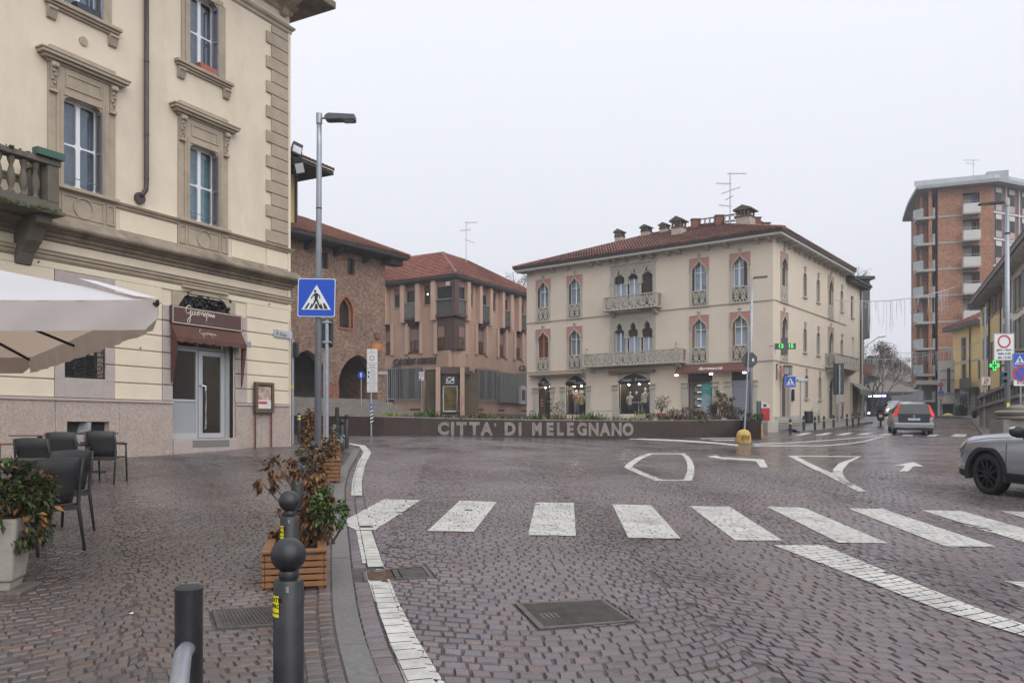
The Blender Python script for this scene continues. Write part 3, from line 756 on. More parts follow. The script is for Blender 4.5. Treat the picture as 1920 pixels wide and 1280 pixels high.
 # windows
def sash(parent,u0,u1,z0,z1,mt=M_white,y=.16,transom=.5,r=.06,back=None,depth=.5,arch=0):
 um=(u0+u1)/2;zt=z0+(z1-z0)*transom;f=.055
 o=MB()
 for a,b_ in((u0,um),(um,u1)):
  oo,ii=rect_ring((a,b_,z0,z1),(a+f,b_-f*.75,z0+f*1.5,z1-f),0.001)
  o.ring(oo,ii,y,y+.05)
  o.box(a+f,b_-f*.75,y+.006,y+.04,zt-.02,zt+.02)
  if r:
   for(x,sx)in((a+f,1),(b_-f*.75,-1)):
    for(zz,sz)in((z0+f*1.5,1),(zt-.02,-1),(zt+.02,1),(z1-f,-1)):
     o.prism([(x,zz),(x+sx*r,zz),(x+sx*r*.3,zz+sz*r*.3),(x,zz+sz*r)],y+.008,y+.038)
 s=o.obj('sash',mt,parent,ML)
 for a,b_ in((u0+f,um-f*.7),(um+f*.9,u1-f*.75)):
  for c,d in((z0+f*1.5,zt-.02),(zt+.02,z1-f)):
   MB().box(a-.01,b_+.01,y+.02,y+.026,c-.01,d+.01).obj('pane',M_glassw,s,ML)
 return s
def louvre(parent,x,y0,y1,z0,z1,mt):
 """open shutter leaf seen edge-on in the reveal, slats between its stiles"""
 o=MB().box(x,x+.035,y0,y0+.04,z0,z1).box(x,x+.035,y1-.04,y1,z0,z1)
 for c in(z0,(z0+z1)/2-.03,z1-.06):o.box(x,x+.035,y0+.04,y1-.04,c,c+.06)
 s=o.obj('shutter',mt,parent,ML)
 n=int((z1-z0)/.055);sl=MB()
 for i in range(n):
  c=z0+.06+(z1-z0-.12)*(i+.5)/n;sl.add([(x+.004,y0+.04,c-.012),(x+.031,y0+.04,c+.012),(x+.031,y1-.04,c+.012),(x+.004,y1-.04,c-.012)],[(0,1,2,3)])
 sl.obj('slats',mt,s,ML)['kind']='stuff'
def bracket(parent,u,z0,z1,w=.13):
 b=MB();h=z1-z0
 b.xprism([(-.05,z0+h*.12),(-.17,z1),(-.05,z1)],u-w/2,u+w/2)
 b.ball((u-.04,-.16,z1-h*.13),.055,8,6);b.ball((u+.04,-.16,z1-h*.13),.055,8,6)
 for i in range(5):b.ball((u+(.022 if i%2 else-.022),-.13+.012*i,z1-h*(.3+.13*i)),.04-.004*i,7,5)
 b.box(u-w/2-.02,u+w/2+.02,-.12,-.04,z0,z0+h*.1)
 return b.obj('bracket',M_stone,parent,ML,smooth=False)
def piano_window(uc,back,sh):
 u0,u1,z0,z1=uc-.455,uc+.455,6.69,8.65
 b=MB()
 for s_ in(-1,1):
  a=uc+s_*.455;e=uc+s_*.62;g=uc+s_*.79
  b.box(a,e,-.07,.0,z0-.02,9.25);b.box(e,g,-.045,.0,z0-.02,9.25)
  b.box(a+s_*.05,a+s_*.09,-.09,-.07,z0,8.75)
  b.prism([(a,z1+.001),(a-s_*.16,z1+.001),(a-s_*.05,z1-.05),(a,z1-.16)],-.05,.14)
 b.box(u0,u1,-.07,.0,z1,9.25)
 w=b.obj('window_surround',M_stone,BL,ML,bevel=.008)
 oo,ii=rect_ring((uc-.42,uc+.42,8.83,9.14),(uc-.38,uc+.38,8.87,9.10),.001);MB().ring(oo,ii,-.09,-.069).obj('panel_moulding',M_stone,w,ML)
 c=MB()
 for p,za,zb,e in((.10,9.25,9.30,.84),(.18,9.30,9.36,.95),(.24,9.36,9.43,1.02),(.26,9.43,9.47,1.05)):c.box(uc-e,uc+e,-p,0,za,zb)
 c.box(uc-.77,uc+.77,-.09,0,9.47,9.62);c.obj('cornice',M_stone,w,ML,bevel=.01)
 for s_ in(-1,1):bracket(w,uc+s_*.70,8.62,9.25)
 MB().box(uc-.82,uc+.82,-.16,.12,6.60,6.685).obj('sill',M_stone,w,ML,bevel=.015)
 # apron with a roundel
 ap=MB().box(uc-.80,uc+.80,-.045,0,5.98,6.59);apo=ap.obj('apron',M_stone,w,ML)
 for s_ in(-1,1):
  oo,ii=rect_ring((uc+s_*.66-.1,uc+s_*.66+.1,6.06,6.52),(uc+s_*.66-.065,uc+s_*.66+.065,6.10,6.48),.001);MB().ring(oo,ii,-.07,-.044).obj('apron_panel',M_stone,w,ML)
 oo,ii=rect_ring((uc-.50,uc+.50,6.06,6.52),(uc-.465,uc+.465,6.095,6.485),.001);MB().ring(oo,ii,-.065,-.044).obj('apron_panel',M_stone,w,ML)
 k=28;MB().ring([(uc+.235*math.cos(2*math.pi*i/k),6.29+.235*math.sin(2*math.pi*i/k))for i in range(k)],[(uc+.205*math.cos(2*math.pi*i/k),6.29+.205*math.sin(2*math.pi*i/k))for i in range(k)],-.075,-.044).obj('roundel',M_stone,w,ML)
 s=sash(BL,u0,u1-.02,z0,z1,y=.14)
 MB().box(u0,u1,.30,.31,z0,z1).obj('curtain',back,s,ML)
 louvre(s,u1-.05,-.10,.12,z0+.03,z1-.1,sh)
 g=MB().tube([(u0,-.02,z0+.22),(u1,-.02,z0+.22)],.010,6);g.obj('guard_rail',M_shut,s,ML)
M_curt2=mat('teal curtain',(.24,.38,.40),.9,.25,5)
M_curt3=mat('grey blind',(.20,.235,.285),.9,.25,3)
piano_window(-6.455,M_curt3,M_shut);piano_window(-3.14,M_curt2,M_shut)
def upper_window(uc,box_col):
 u0,u1,z0,z1=uc-.46,uc+.46,10.64,12.55
 b=MB()
 for s_ in(-1,1):
  a=uc+s_*.46;b.box(a,uc+s_*.60,-.07,0,z0-.02,12.6);b.box(uc+s_*.60,uc+s_*.70,-.045,0,z0-.02,12.6)
  b.prism([(a,z1+.001),(a-s_*.2,z1+.001),(a-s_*.06,z1-.06),(a,z1-.2)],-.05,.14)
 b.box(uc-.6,uc+.6,-.07,0,12.55,12.7)
 w=b.obj('window_surround',M_stone,BL,ML,bevel=.008)
 c=MB()
 for p,za,zb,e in((.16,10.55,10.63,.9),(.11,10.49,10.55,.86),(.06,10.44,10.49,.82)):c.box(uc-e,uc+e,-p,.1,za,zb)
 c.obj('sill',M_stone,w,ML,bevel=.01)
 for s_ in(-1,1):
  q=MB().xprism([(-.02,10.44),(-.13,10.44),(-.12,10.36),(-.06,10.2),(-.02,10.18)],uc+s_*.72-.1,uc+s_*.72+.1)
  for i in range(4):q.ball((uc+s_*.72-.075+.05*i,-.13,10.39),.028,6,5)
  q.obj('bracket',M_stone,w,ML)
 s=sash(BL,u0,u1-.04,z0,z1,y=.14)
 MB().box(u0,u1,.30,.31,z0,z1).obj('curtain',M_curt3,s,ML)
 louvre(s,u1-.08,-.12,.12,z0+.03,z1-.1,M_shutb)
 fb=MB().prism([(uc-.18,10.64),(uc+.34,10.64),(uc+.38,10.78),(uc-.22,10.78)],-.13,.06);o=fb.obj('flower_box',box_col,None,ML)
 return o
o=upper_window(-6.455,mat('dark planter plastic',(.03,.035,.045),.5));tag(o,'dark trough on the upper sill of the palazzo, above the pedimented window beside the balcony','flower box')
o=upper_window(-3.13,M_terra);tag(o,'terracotta trough on the upper sill of the palazzo, beside the downpipe','flower box')
# barred ground floor window
gz0,gz1=FL.z(150,709),4.3
g=MB().box(G0,G1,.25,.26,gz0,gz1);gw=g.obj('barred_window',M_dark,BL,ML)
M_wood2=mat('pale shutter boards',(.42,.36,.27),.8,.1,5)
for a,b_ in((G0+.03,(G0+G1)/2-.05),((G0+G1)/2+.05,G1-.03)):
 for i in range(4):
  c=gz0+.55+.38*i
  for j in range(3):
   for k2 in range(2):MB().box(a+.08+(b_-a-.12)*k2/2,a+.06+(b_-a-.12)*(k2+1)/2,.2,.215,c+.12*j,c+.12*j+.10).obj('shutter_panel',M_wood2,gw,ML)
bars=MB()
for i in range(5):x=G0+.02+(G1-G0-.04)*i/4;bars.tube([(x,-.02,gz0),(x,-.02,gz1)],.016,6)
for z in(gz0+.03,gz0+.5,gz0+1.18,gz1-.4):bars.tube([(G0,-.02,z),(G1,-.02,z)],.018,6)
def scroll(b,cx,cz,r,y,turns=1.6,sgn=1,t=.012,a0=0):
 b.tube([(cx+sgn*r*(1-i/26)*math.cos(a0+turns*6.28*i/24),y,cz+r*(1-i/26)*math.sin(a0+turns*6.28*i/24))for i in range(25)],t,5)
for k2 in range(2):
 c=G0+(G1-G0)*(.25+.5*k2)
 for zc in(gz0+.26,gz0+1.42):
  scroll(bars,c-.1,zc,.14,-.03,sgn=-1);scroll(bars,c+.1,zc,.14,-.03);scroll(bars,c,zc-.1,.09,-.03,a0=1.5);bars.tube([(c-.2,-.03,zc-.12),(c,-.03,zc-.2),(c+.2,-.03,zc-.12)],.014,5)
 for i in range(3):
  x=G0+(G1-G0)*(.08+.5*k2+.17*i);bars.tube([(x,-.02,gz0+.5),(x,-.02,gz0+1.18)],.010,5)
 for i in range(5):bars.tube([(G0+(G1-G0)*.5*k2,-.02,gz0+.6+.12*i),(G0+(G1-G0)*.5*(k2+1),-.02,gz0+.6+.12*i)],.008,5)
bars.obj('grille',M_blk,gw,ML)
# vents, downpipe, hooks
k=20;v=MB().lathe((-6.43,0,10.02),[(.10,-.03),(.10,0),(.075,0),(.075,-.02)],k,'y');v.obj('vent_collar',M_stone,BL,ML);MB().lathe((-6.43,0,10.02),[(.074,-.012),(.0001,-.012)],k,'y').obj('vent',M_shut,BL,ML)
dp=MB().tube([(-4.89,-.1,13.9),(-4.89,-.1,7.28),(-4.905,-.1,7.1),(-4.98,-.07,6.98),(-5.02,-.03,6.92)],.055,12);dp.obj('downpipe',M_pipe,BL,ML,smooth=True)
MB().lathe((-5.03,-.02,6.88),[(.14,-.05),(.14,0)],18,'y').obj('pipe_boss',M_pipe,BL,ML)
for z in(12.1,10.15,8.4,7.35):
 MB().lathe((-4.89,-.1,z),[(.062,0),(.062,.05)],12).obj('pipe_clip',M_pipe,BL,ML)
 # balcony with balusters at the frame's edge
bu1=uL(112,-.85);zb0=FL.z(116,408,-.85);zt=FL.z(112,305,-.85)
bal=MB()
bal.box(-14,bu1+.05,-.98,.0,zb0,zb0+.08);bal.box(-14,bu1,-.92,.0,zb0+.08,zb0+.16)
M_balc=mat('blackened balcony stone',(.13,.115,.09),.9,.35,4,bump=.4,bscale=25,stain=.8,sscale=2,sc=(.04,.042,.03));bo=bal.obj('balcony',M_balc,BL,ML,bevel=.015)
MB().box(-14,bu1,-.92,-.62,zt-.12,zt).box(bu1-.3,bu1,-.6195,.0,zt-.12,zt).obj('balcony_rail',M_balc,bo,ML,bevel=.02)
MB().box(-14,bu1-.03,-.88,-.68,zb0+.16,zb0+.26).obj('balcony_plinth',M_balc,bo,ML)
MB().box(bu1-.27,bu1-.03,-.89,-.65,zb0+.26,zt-.12).obj('balcony_pier',M_balc,bo,ML,bevel=.015)
H=zt-.12-zb0-.26
for i in range(12):
 x=bu1-.46-.24*i
 MB().lathe((x,-.78,zb0+.26),[(.07,0),(.07,.06*H),(.035,.12*H),(.05,.2*H),(.085,.38*H),(.06,.6*H),(.035,.75*H),(.055,.84*H),(.07,.9*H),(.07,H)],12).obj('baluster',M_balc,bo,ML,smooth=True)
for i in range(2):
 MB().box(bu1-.26,bu1-.06,-.6+.3*i,-.48+.3*i,zb0+.16,zt-.12).obj('baluster',M_balc,bo,ML)
for u_ in(uL(62,-.4),uL(62,-.4)-2.6):
 cb=MB().xprism([(0,zb0),(-.8,zb0),(-.8,zb0-.18),(-.62,zb0-.22),(-.45,zb0-.5),(-.2,zb0-.72),(-.08,zb0-.95),(0,zb0-.95)],u_-.17,u_+.17);cb.obj('balcony_bracket',M_balc,bo,ML,bevel=.03)
fb=MB().box(bu1-.55,bu1+.02,-1.0,-.82,zt+.01,zt+.15);tag(fb.obj('flower_box',mat('green planter',(.04,.10,.085),.5),None,ML),'small green trough on the end of the mossy stone balcony rail','flower box')
moss=MB()
for i in range(420):
 x=random.uniform(-11,bu1-.1);y=-.985+random.uniform(-.02,.02)if i%2 else random.uniform(-.95,-.6);z=(zb0+random.uniform(.0,.09))if i%2 else zt+.005
 r=random.uniform(.012,.035);moss.ball((x,y,z),r,5,3)
moss.obj('moss',mat('moss',(.055,.075,.02),.95,.5,9),bo,ML)['kind']='stuff'
# shop front
st=MB().box(D0-.02,D1+.02,-.12,.3,.4,FL.z(380,822));st.obj('door_step',M_dados,BL,ML,bevel=.01)
MB().box(uL(355),uL(424),-.125,-.1,FL.z(380,838),FL.z(380,825)).obj('step_plate',mat('dark step stone',(.17,.165,.165),.6),BL,ML)
zs=FL.z(380,822);zh=FL.z(380,655)
sf=MB();y=.2
um=uL(381);ul0,ul1=D0+.02,uL(431)
def fr(b,a,c,z0,z1,t,y0=.2,y1=.26):oo,ii=rect_ring((a,c,z0,z1),(a+t,c-t,z0+t,z1-t),.001);b.ring(oo,ii,y0,y1)
fr(sf,ul0,um,zs+.95,zh,.06);sf.box(ul0,um,.2,.26,zs,zs+.14);sf.box(ul0,ul0+.06,.2,.26,zs+.14,zs+.95);sf.box(um-.06,um,.2,.26,zs+.14,zs+.95)
fr(sf,ul0,ul1,zh+.01,zh+.5,.06);sf.box(um-.03,um+.03,.2,.26,zh+.07,zh+.44)
so=sf.obj('shop_front',M_alu,BL,ML,bevel=.006)
MB().box(ul0+.06,um-.06,.22,.24,zs+.14,zs+.95).obj('panel',mat('grey panel',(.30,.31,.33),.45,.03),so,ML)
MB().box(ul0+.05,um-.05,.225,.231,zs+1.0,zh-.05).obj('pane',glass('shop glass',(.97,.97,.96),.97,.22),so,ML)
for a,c in((ul0+.06,um-.03),(um+.03,ul1-.06)):MB().box(a,c,.225,.231,zh+.06,zh+.46).obj('pane',MATS['shop glass'],so,ML)
dr=MB();fr(dr,um+.02,ul1,zs+.01,zh-.01,.13,.19,.25);d_o=dr.obj('shop_door',M_alu,BL,ML,bevel=.008)
MB().box(um+.14,ul1-.12,.215,.222,zs+.13,zh-.13).obj('pane',MATS['shop glass'],d_o,ML)
hx=um+.17;MB().tube([(hx,.19,zs+.25),(hx,.10,zs+.27),(hx,.09,zs+.4),(hx,.09,zs+1.3),(hx,.10,zs+1.36),(hx-.1,.12,zs+1.38),(hx-.12,.19,zs+1.38)],.02,8).obj('handle',mat('steel',(.62,.63,.65),.25,.03,metal=.9),d_o,ML,smooth=True)
MB().box(ul1,ul1+.10,.12,.3,zs,zh+.5).obj('jamb',M_alu,so,ML);MB().box(ul1+.101,D1-.001,.02,.3,zs,4.3).obj('gap_strip',M_blk,so,ML)  # gap beside the pilaster: its shade put in as a black strip
room=MB();a,c,z0_,z1_=D0-.6,D1+.3,zs,4.0
room.add([(a,.36,z0_),(c,.36,z0_),(c,4,z0_),(a,4,z0_),(a,.36,z1_),(c,.36,z1_),(c,4,z1_),(a,4,z1_)],[(0,1,2,3),(7,6,5,4),(3,2,6,7),(0,3,7,4),(2,1,5,6)])
bpy.data.objects.remove(bpy.data.objects['core'])
MB().box(-15,D0-.7,.36,11,-1,13.9).box(D1+.4,-.36,.36,11,-1,13.9).box(D0-.69,D1+.39,4.1,11,-1,13.9).box(D0-.69,D1+.39,.36,4.09,4.02,13.9).obj('core',M_dark,BL,ML)
MB().box((D0+D1)/2-.4,(D0+D1)/2+.4,1.2,1.5,3.93,3.97).obj('ceiling_emitter',emis('added shop glow',(1,.85,.6),5),BL,ML);room.obj('shop_interior',mat('shop wall',(.16,.13,.09),.8,.15,2),BL,ML)  # glowing ceiling panel added to brighten the pastry shop room
MB().box(D0+.1,um+.5,1.6,2.3,zs,zs+1.05).obj('counter',mat('dark counter',(.03,.025,.02),.5),BL,ML)
for i in range(3):MB().box(D0-.3,D1,3.6,3.95,zs+1.0+.5*i,zs+1.03+.5*i).obj('wall_shelf',mat('shelf wood',(.10,.06,.035),.6),BL,ML)
for i in range(2):MB().tube([(D0+.28+.42*i,.9,zs+.9),(D0+.28+.42*i,.9,zs+1.5)],.02,8).obj('brass_post',mat('brass',(.45,.33,.10),.35,metal=.8),BL,ML)
MB().box(D0+.02,D0+.32,.45,.47,zs+1.5,zs+2.1).obj('poster',mat('dark poster',(.06,.07,.08),.6,.9,9),BL,ML)
M_sig=mat('brown sign board',(.085,.042,.036),.5,.06,3)
M_letter=mat('pale lettering',(.66,.60,.52),.6,.03)
zs0=FL.z(380,627);zs1=4.21
sg=MB().box(D0-.12,uL(446),-.16,-.055,FL.z(322,607),FL.z(322,573)).obj('shop_sign',M_sig,BL,ML,bevel=.006)
sa,sb=D0-.12,uL(446);z0_,z1_=FL.z(322,607),FL.z(322,573)
oo,ii=rect_ring((sa+.02,sb-.02,z0_+.02,z1_-.02),(sa+.035,sb-.035,z0_+.035,z1_-.035),.001);MB().ring(oo,ii,-.164,-.159).obj('sign_border',M_letter,sg,ML)
def handwriting(x,z,h,y,r):
 """looping script lettering of the pastry shop's name"""
 b=MB();P=[]
 def S(pts):b.tube([(x+p[0]*h,y,z+p[1]*h)for p in pts],r,5)
 def curve(c,k=6):
  o=[]
  for i in range(len(c)-1):
   p0,p1,p2,p3=c[max(0,i-1)],c[i],c[i+1],c[min(len(c)-1,i+2)]
   for j in range(k):
    t=j/k;o.append(tuple(.5*(2*p1[d]+(p2[d]-p0[d])*t+(2*p0[d]-5*p1[d]+4*p2[d]-p3[d])*t*t+(3*p1[d]-p0[d]-3*p2[d]+p3[d])*t**3)for d in(0,1)))
  return o+[c[-1]]
 S(curve([(.55,.85),(.35,1.0),(.05,.8),(-.05,.4),(.15,.15),(.45,.3),(.55,.55),(.5,.1),(.45,-.5),(.25,-.75),(.12,-.55),(.3,-.3),(.7,.15),(.8,.5),(.75,.15),(.95,.12),(1.1,.5),(1.08,.15),(1.25,.15)]))
 S(curve([(1.25,.15),(1.4,.4),(1.5,.5),(1.6,.2),(1.45,.12),(1.4,.35),(1.6,.48),(1.8,.45),(1.85,.2),(2.0,.5),(2.1,.45),(2.1,.12),(2.3,.4),(2.4,.5),(2.25,.2),(2.35,.1),(2.55,.35),(2.58,.5),(2.55,.1),(2.5,-.35)]))
 S(curve([(2.55,.3),(2.7,.5),(2.8,.35),(2.78,.12),(2.95,.45),(3.0,.15),(3.15,.42),(3.2,.12),(3.35,.3),(3.45,.45),(3.42,.12),(3.6,.3)]))
 return b
handwriting(sa+.42,z0_+.25,.25,-.165,.009).obj('lettering',M_letter,sg,ML)
t=text_mb('PASTICCERIA',.05,extrude=.001);moved(t,(sa+sb)/2,-.163,z0_+.12).obj('small_lettering',mat('faint lettering',(.20,.14,.12),.6),sg,ML)
# canvas awning hood under the sign
aw=MB();a0,a1=D0-.12,uL(446);zt_=FL.z(322,608)+.0;n=24
top,low,hem=[],[],[]
for i in range(n+1):
 x=a0+(a1-a0)*i/n;top.append((x,-.12,zt_));low.append((x,-.31+.015*math.sin(i*1.3),zt_-.32));hem.append((x,-.325,zt_-.42-.035*abs(math.sin(i*math.pi/3))))
vs=top+low+hem;k=n+1
aw.add(vs,[(i,i+1,k+i+1,k+i)for i in range(n)]+[(k+i,k+i+1,2*k+i+1,2*k+i)for i in range(n)])
for x,s_ in((a0,1),(a1,-1)):
 aw.add([(x,-.12,zt_),(x,-.31,zt_-.32),(x,-.325,zt_-.45),(x,-.18,zt_-1.4),(x,-.12,zt_-1.5)],[(0,1,2,3,4)])
 aw.add([(x,-.325,zt_-.45),(x+s_*.08,-.28,zt_-.5),(x+s_*.05,-.16,zt_-1.3),(x,-.18,zt_-1.4)],[(0,1,2,3)])
awo=aw.obj('awning',mat('rust canvas',(.088,.037,.028),.85,.1,4,bump=.1,bscale=80),BL,ML)
sm=awo.modifiers.new('thick','SOLIDIFY');sm.thickness=.006
hw_=handwriting(0,0,.14,0,.0065);hw_.v=[(v[0]+a0+.8,-.12-.19*((.20-v[2])/.32)-.014,zt_-.18+v[2]-.02)for v in hw_.v];hw_.obj('lettering',M_letter,awo,ML)
# house number, street name plate, notice case
o=MB().box(uL(460.5),uL(468),-.065,-.047,FL.z(464,650),FL.z(464,640)).obj('house_number',mat('grey enamel',(.30,.33,.36),.4),None,ML);tag(o,'small grey house number plate beside the brown awning','number plate')
moved(text_mb('1',.1,extrude=.001),uL(464.3),-.068,FL.z(464,645)).obj('digit',M_blk,o,ML)
e=thing('street_name_sign','grey street name plate P. Frisi on a bracket at the palazzo corner','sign',FL.w(-.1,-.2,4))
MB().box(uL(510.5),uL(549,-.1),-.085,-.055,FL.z(530,634),FL.z(530,620)).obj('plate',mat('pale sign metal',(.38,.41,.45),.4),e,ML,bevel=.008)
moved(text_mb('P. Frisi',.15,extrude=.001,align='LEFT'),uL(514),-.088,FL.z(530,628.5)).obj('lettering',M_blk,e,ML);moved(text_mb('via',.06,extrude=.001,align='LEFT'),uL(514),-.088,FL.z(530,621.6)).obj('small_lettering',M_blk,e,ML)
e=thing('notice_case','brown framed notice case on two red posts against the palazzo dado','notice board',FL.w(uL(490),-.15,1))
c0,c1,cz0,cz1=uL(469.5),uL(509,-.1),FL.z(490,774),FL.z(490,717)
MB().box(c0,c1,-.17,-.12,cz0,cz1).obj('back_board',M_brownm,e,ML)
bb=MB();fr(bb,c0,c1,cz0,cz1,.085,-.22,-.17);bb.obj('case_frame',mat('bronze frame',(.11,.075,.045),.5,.1),e,ML,bevel=.01)
post=MB().box(c0+.1,c1-.1,-.176,-.171,cz0+.12,cz1-.12);po=post.obj('poster',mat('photo poster',(.24,.13,.10),.6,.95,7,c2=(.55,.45,.38)),e,ML)
MB().box(c0+.1,c1-.1,-.181,-.177,cz0+.12,cz0+.36).obj('poster_foot',mat('poster white',(.62,.60,.60),.6),e,ML);MB().box(c0+.13,c1-.25,-.184,-.182,cz0+.25,cz0+.32).obj('poster_stripe',mat('poster red',(.5,.05,.06),.6),e,ML)
for x in(c0+.03,c1-.06):MB().tube([(x+.015,-.14,cz0),(x+.015,-.14,.7)],.022,8).obj('post',mat('dark red post',(.12,.02,.02),.5),e,ML)
for i,(px,py)in enumerate(((502,548+22),(260,652),(262,626),(69,491))):
 MB().ball((uL(px),-.07,FL.z(px,py)),.018,8,6).tube([(uL(px),-.07,FL.z(px,py)),(uL(px),0,FL.z(px,py)-.05)],.008,5).obj('wall_hook',M_blk,BL,ML)
MB().tube([(-.04,-.07,4.6),(-.04,-.07,.8)],.014,6).obj('corner_cable',M_plas,BL,ML)
# ================================================================== near street furniture on the pavement
M_ant=mat('anthracite paint',(.015,.016,.019),.42,.15,12,bump=.05,bscale=90,stain=.3,sscale=6,sc=(.07,.07,.07))
M_anl=mat('lens plastic',(.3,.3,.3),.3)
M_yel=mat('yellow sticker',(.72,.62,.02),.5,.05)
M_galv=mat('galvanised steel',(.33,.355,.39),.42,.12,5,metal=.55)
M_wood=mat('planter wood',(.21,.095,.036),.6,.25,6,bump=.15,bscale=30,stain=.4,sscale=2,sc=(.10,.055,.025))
M_blue=mat('sign blue',(.006,.065,.46),.35,.03);M_swht=mat('sign white',(.66,.68,.70),.4,.03);M_sred=mat('sign red',(.45,.015,.02),.4,.03);M_sblk=mat('sign black',(.012,.012,.015),.45)
M_sback=mat('sign back grey',(.055,.062,.068),.5,.1,4)
def pave_z(x,y):return gz(x,y)+KERB+.008
def ball_bollard(px,ytop,dia,label,sticker=False,Z=None):
 br=.062;Y=Z or 2*br*F/dia;X=(px-CX)/F*Y;zt=EYE+(HY-ytop)*Y/F;zg=pave_z(X,Y);h=zt-zg
 e=thing('bollard',label,'bollard',(X,Y,zg),'ball-topped bollards along the pavement edge');M=Matrix.Translation((X,Y,zg));pr=.053
 MB().lathe((0,0,0),[(pr+.01,-.05),(pr+.01,.01),(pr,.015),(pr,h-2*br-.032),(pr-.004,h-2*br-.026),(.032,h-2*br-.022),(.036,h-2*br-.008),(.030,h-2*br+.006)],28).obj('post',M_ant,e,M,auto=40)
 MB().ball((0,0,h-br),br,32,20).obj('ball',M_ant,e,M,smooth=True)
 if sticker:
  b=MB();n=8;vs=[]
  for i in range(n+1):
   a=R(196+52*i/n)
   for z in(h-.275,h-.20):vs.append((math.cos(a)*(pr+.0012),math.sin(a)*(pr+.0012),z))
  o=b.add(vs,[(2*i,2*i+2,2*i+3,2*i+1)for i in range(n)]).obj('sticker',M_yel,e,M)
  for k,(tx,s_,zz)in enumerate((('GRATIS',.022,h-.215),('LIBERO',.018,h-.237),('-----',.03,h-.258))):
   t=text_mb(tx,s_,bold=.0006,extrude=.0001);t.v=[((pr+.0018)*math.cos(R(222)+v[0]/pr),(pr+.0018)*math.sin(R(222)+v[0]/pr),zz+v[2])for v in t.v];t.obj('sticker_print',M_sblk,o,M)
 MB().tube([(.012,-pr-.004,h-.185),(.012,-pr-.006,h-.165)],.006,6).obj('screw',M_galv,e,M)
 return e
ball_bollard(541,1007,65,'ball-topped dark bollard with yellow sticker, first beside the wooden planter',True)
ball_bollard(543,919,40,'ball-topped dark bollard with yellow sticker, rising behind the wooden planter',True)
ball_bollard(557,868,26,'ball-topped dark bollard among the dry planter branches')
ball_bollard(570,846,20.5,'ball-topped bollard half hidden by the dry leaves');ball_bollard(586.5,826,17,'ball-topped bollard with worn brown ball at the lamp post');ball_bollard(591,813,14,'ball-topped bollard just in front of the lamp post')
ball_bollard(641.4,785.8,8.7,'ball-topped bollard by the rounded kerb end',Z=20.6);ball_bollard(650,775.8,8.7,'ball-topped bollard with yellow band at the rounded kerb end',Z=21.6);ball_bollard(612,775,8,'ball-topped bollard behind the pale shrub',Z=21)
e=ball_bollard(560.6,773,7,'banded black bollard across the side street from the palazzo corner',Z=25.5);p=at(560.6,790,25.5)
MB().lathe((p.x,p.y,EYE+(HY-779)*25.5/F-.03),[(.056,0),(.056,.09)],14).obj('white_band',M_swht,e);MB().lathe((p.x,p.y,EYE+(HY-785)*25.5/F-.03),[(.056,0),(.056,.07)],14).obj('yellow_band',M_yel,e)
X,Y=(632-CX)/F*20,20.;e=MB().lathe((X,Y,pave_z(X,Y)),[(.05,-.05),(.05,1.13),(.045,1.15)],16).obj('post',M_ant);tag(e,'plain grey post standing beside the far ball bollards','post')
# low rail with a capped post close to the camera
Yp=3.05;Xp=(354-CX)/F*Yp;zt=EYE+(HY-1100)*Yp/F;zg=pave_z(Xp,Yp)
e=thing('pavement_rail','grey capped rail post with a steel tube rail at the pavement','railing',(Xp,Yp,zg))
MB().lathe((Xp,Yp,zg),[(.051,-.05),(.051,zt-zg-.012),(.053,zt-zg-.012),(.053,zt-zg-.003),(.045,zt-zg+.004),(.0001,zt-zg+.006)],32).obj('post',M_ant,e,auto=35)
MB().tube([(Xp+.005,Yp-.02,zt-.225),(Xp+.02,Yp-.10,zt-.226),(Xp+.075,Yp-.25,zt-.228),(Xp+.15,Yp-.45,zt-.232),(Xp+.55,Yp-1.55,zt-.25)],.031,20).obj('rail',M_galv,e,smooth=True)
# ---------------- plants
def leaf_mesh(b,p,L,W,d,up):
 d=d.normalized();s=d.cross(up)
 if s.length<1e-4:s=Vector((1,0,0))
 s.normalize();n=s.cross(d)
 a=p+d*L*.45+s*W*.5+n*L*.08;c=p+d*L*.45-s*W*.5+n*L*.08;t=p+d*L-n*L*.06;m=p+d*L*.5
 b.add([p,a,t,c,m],[(0,1,4),(1,2,4),(0,4,3),(4,2,3)])
def leaf_mat(name,c1,c2,c3):
 m=bpy.data.materials.new(name);m.use_nodes=True;nt=m.node_tree;b=nt.nodes['Principled BSDF'];l=nt.links.new;N=nt.nodes.new
 g=N('ShaderNodeNewGeometry');cr=N('ShaderNodeValToRGB');cr.color_ramp.elements[0].color=(*c1,1);cr.color_ramp.elements[1].color=(*c3,1);e=cr.color_ramp.elements.new(.55);e.color=(*c2,1)
 l(g.outputs['Random Per Island'],cr.inputs[0]);l(cr.outputs[0],b.inputs['Base Color']);b.inputs['Roughness'].default_value=.5;b.inputs['Specular IOR Level'].default_value=.35
 return m
M_dry=leaf_mat('dry leaves',(.045,.022,.010),(.13,.062,.024),(.24,.13,.05));M_grn=leaf_mat('green leaves',(.02,.045,.012),(.05,.09,.025),(.11,.15,.04));M_rho=leaf_mat('dark evergreen leaves',(.012,.026,.008),(.03,.055,.016),(.12,.075,.03));M_orl=leaf_mat('orange leaves',(.25,.11,.03),(.32,.14,.03),(.36,.20,.06))
M_dgr=leaf_mat('olive grass',(.04,.05,.02),(.09,.085,.035),(.15,.12,.06));M_lime=leaf_mat('lime leaves',(.09,.14,.02),(.15,.21,.03),(.22,.27,.05));M_brg=leaf_mat('brown grass',(.06,.04,.025),(.12,.08,.05),(.17,.12,.08))
M_bark=mat('bark',(.06,.042,.03),.9,.3,10)
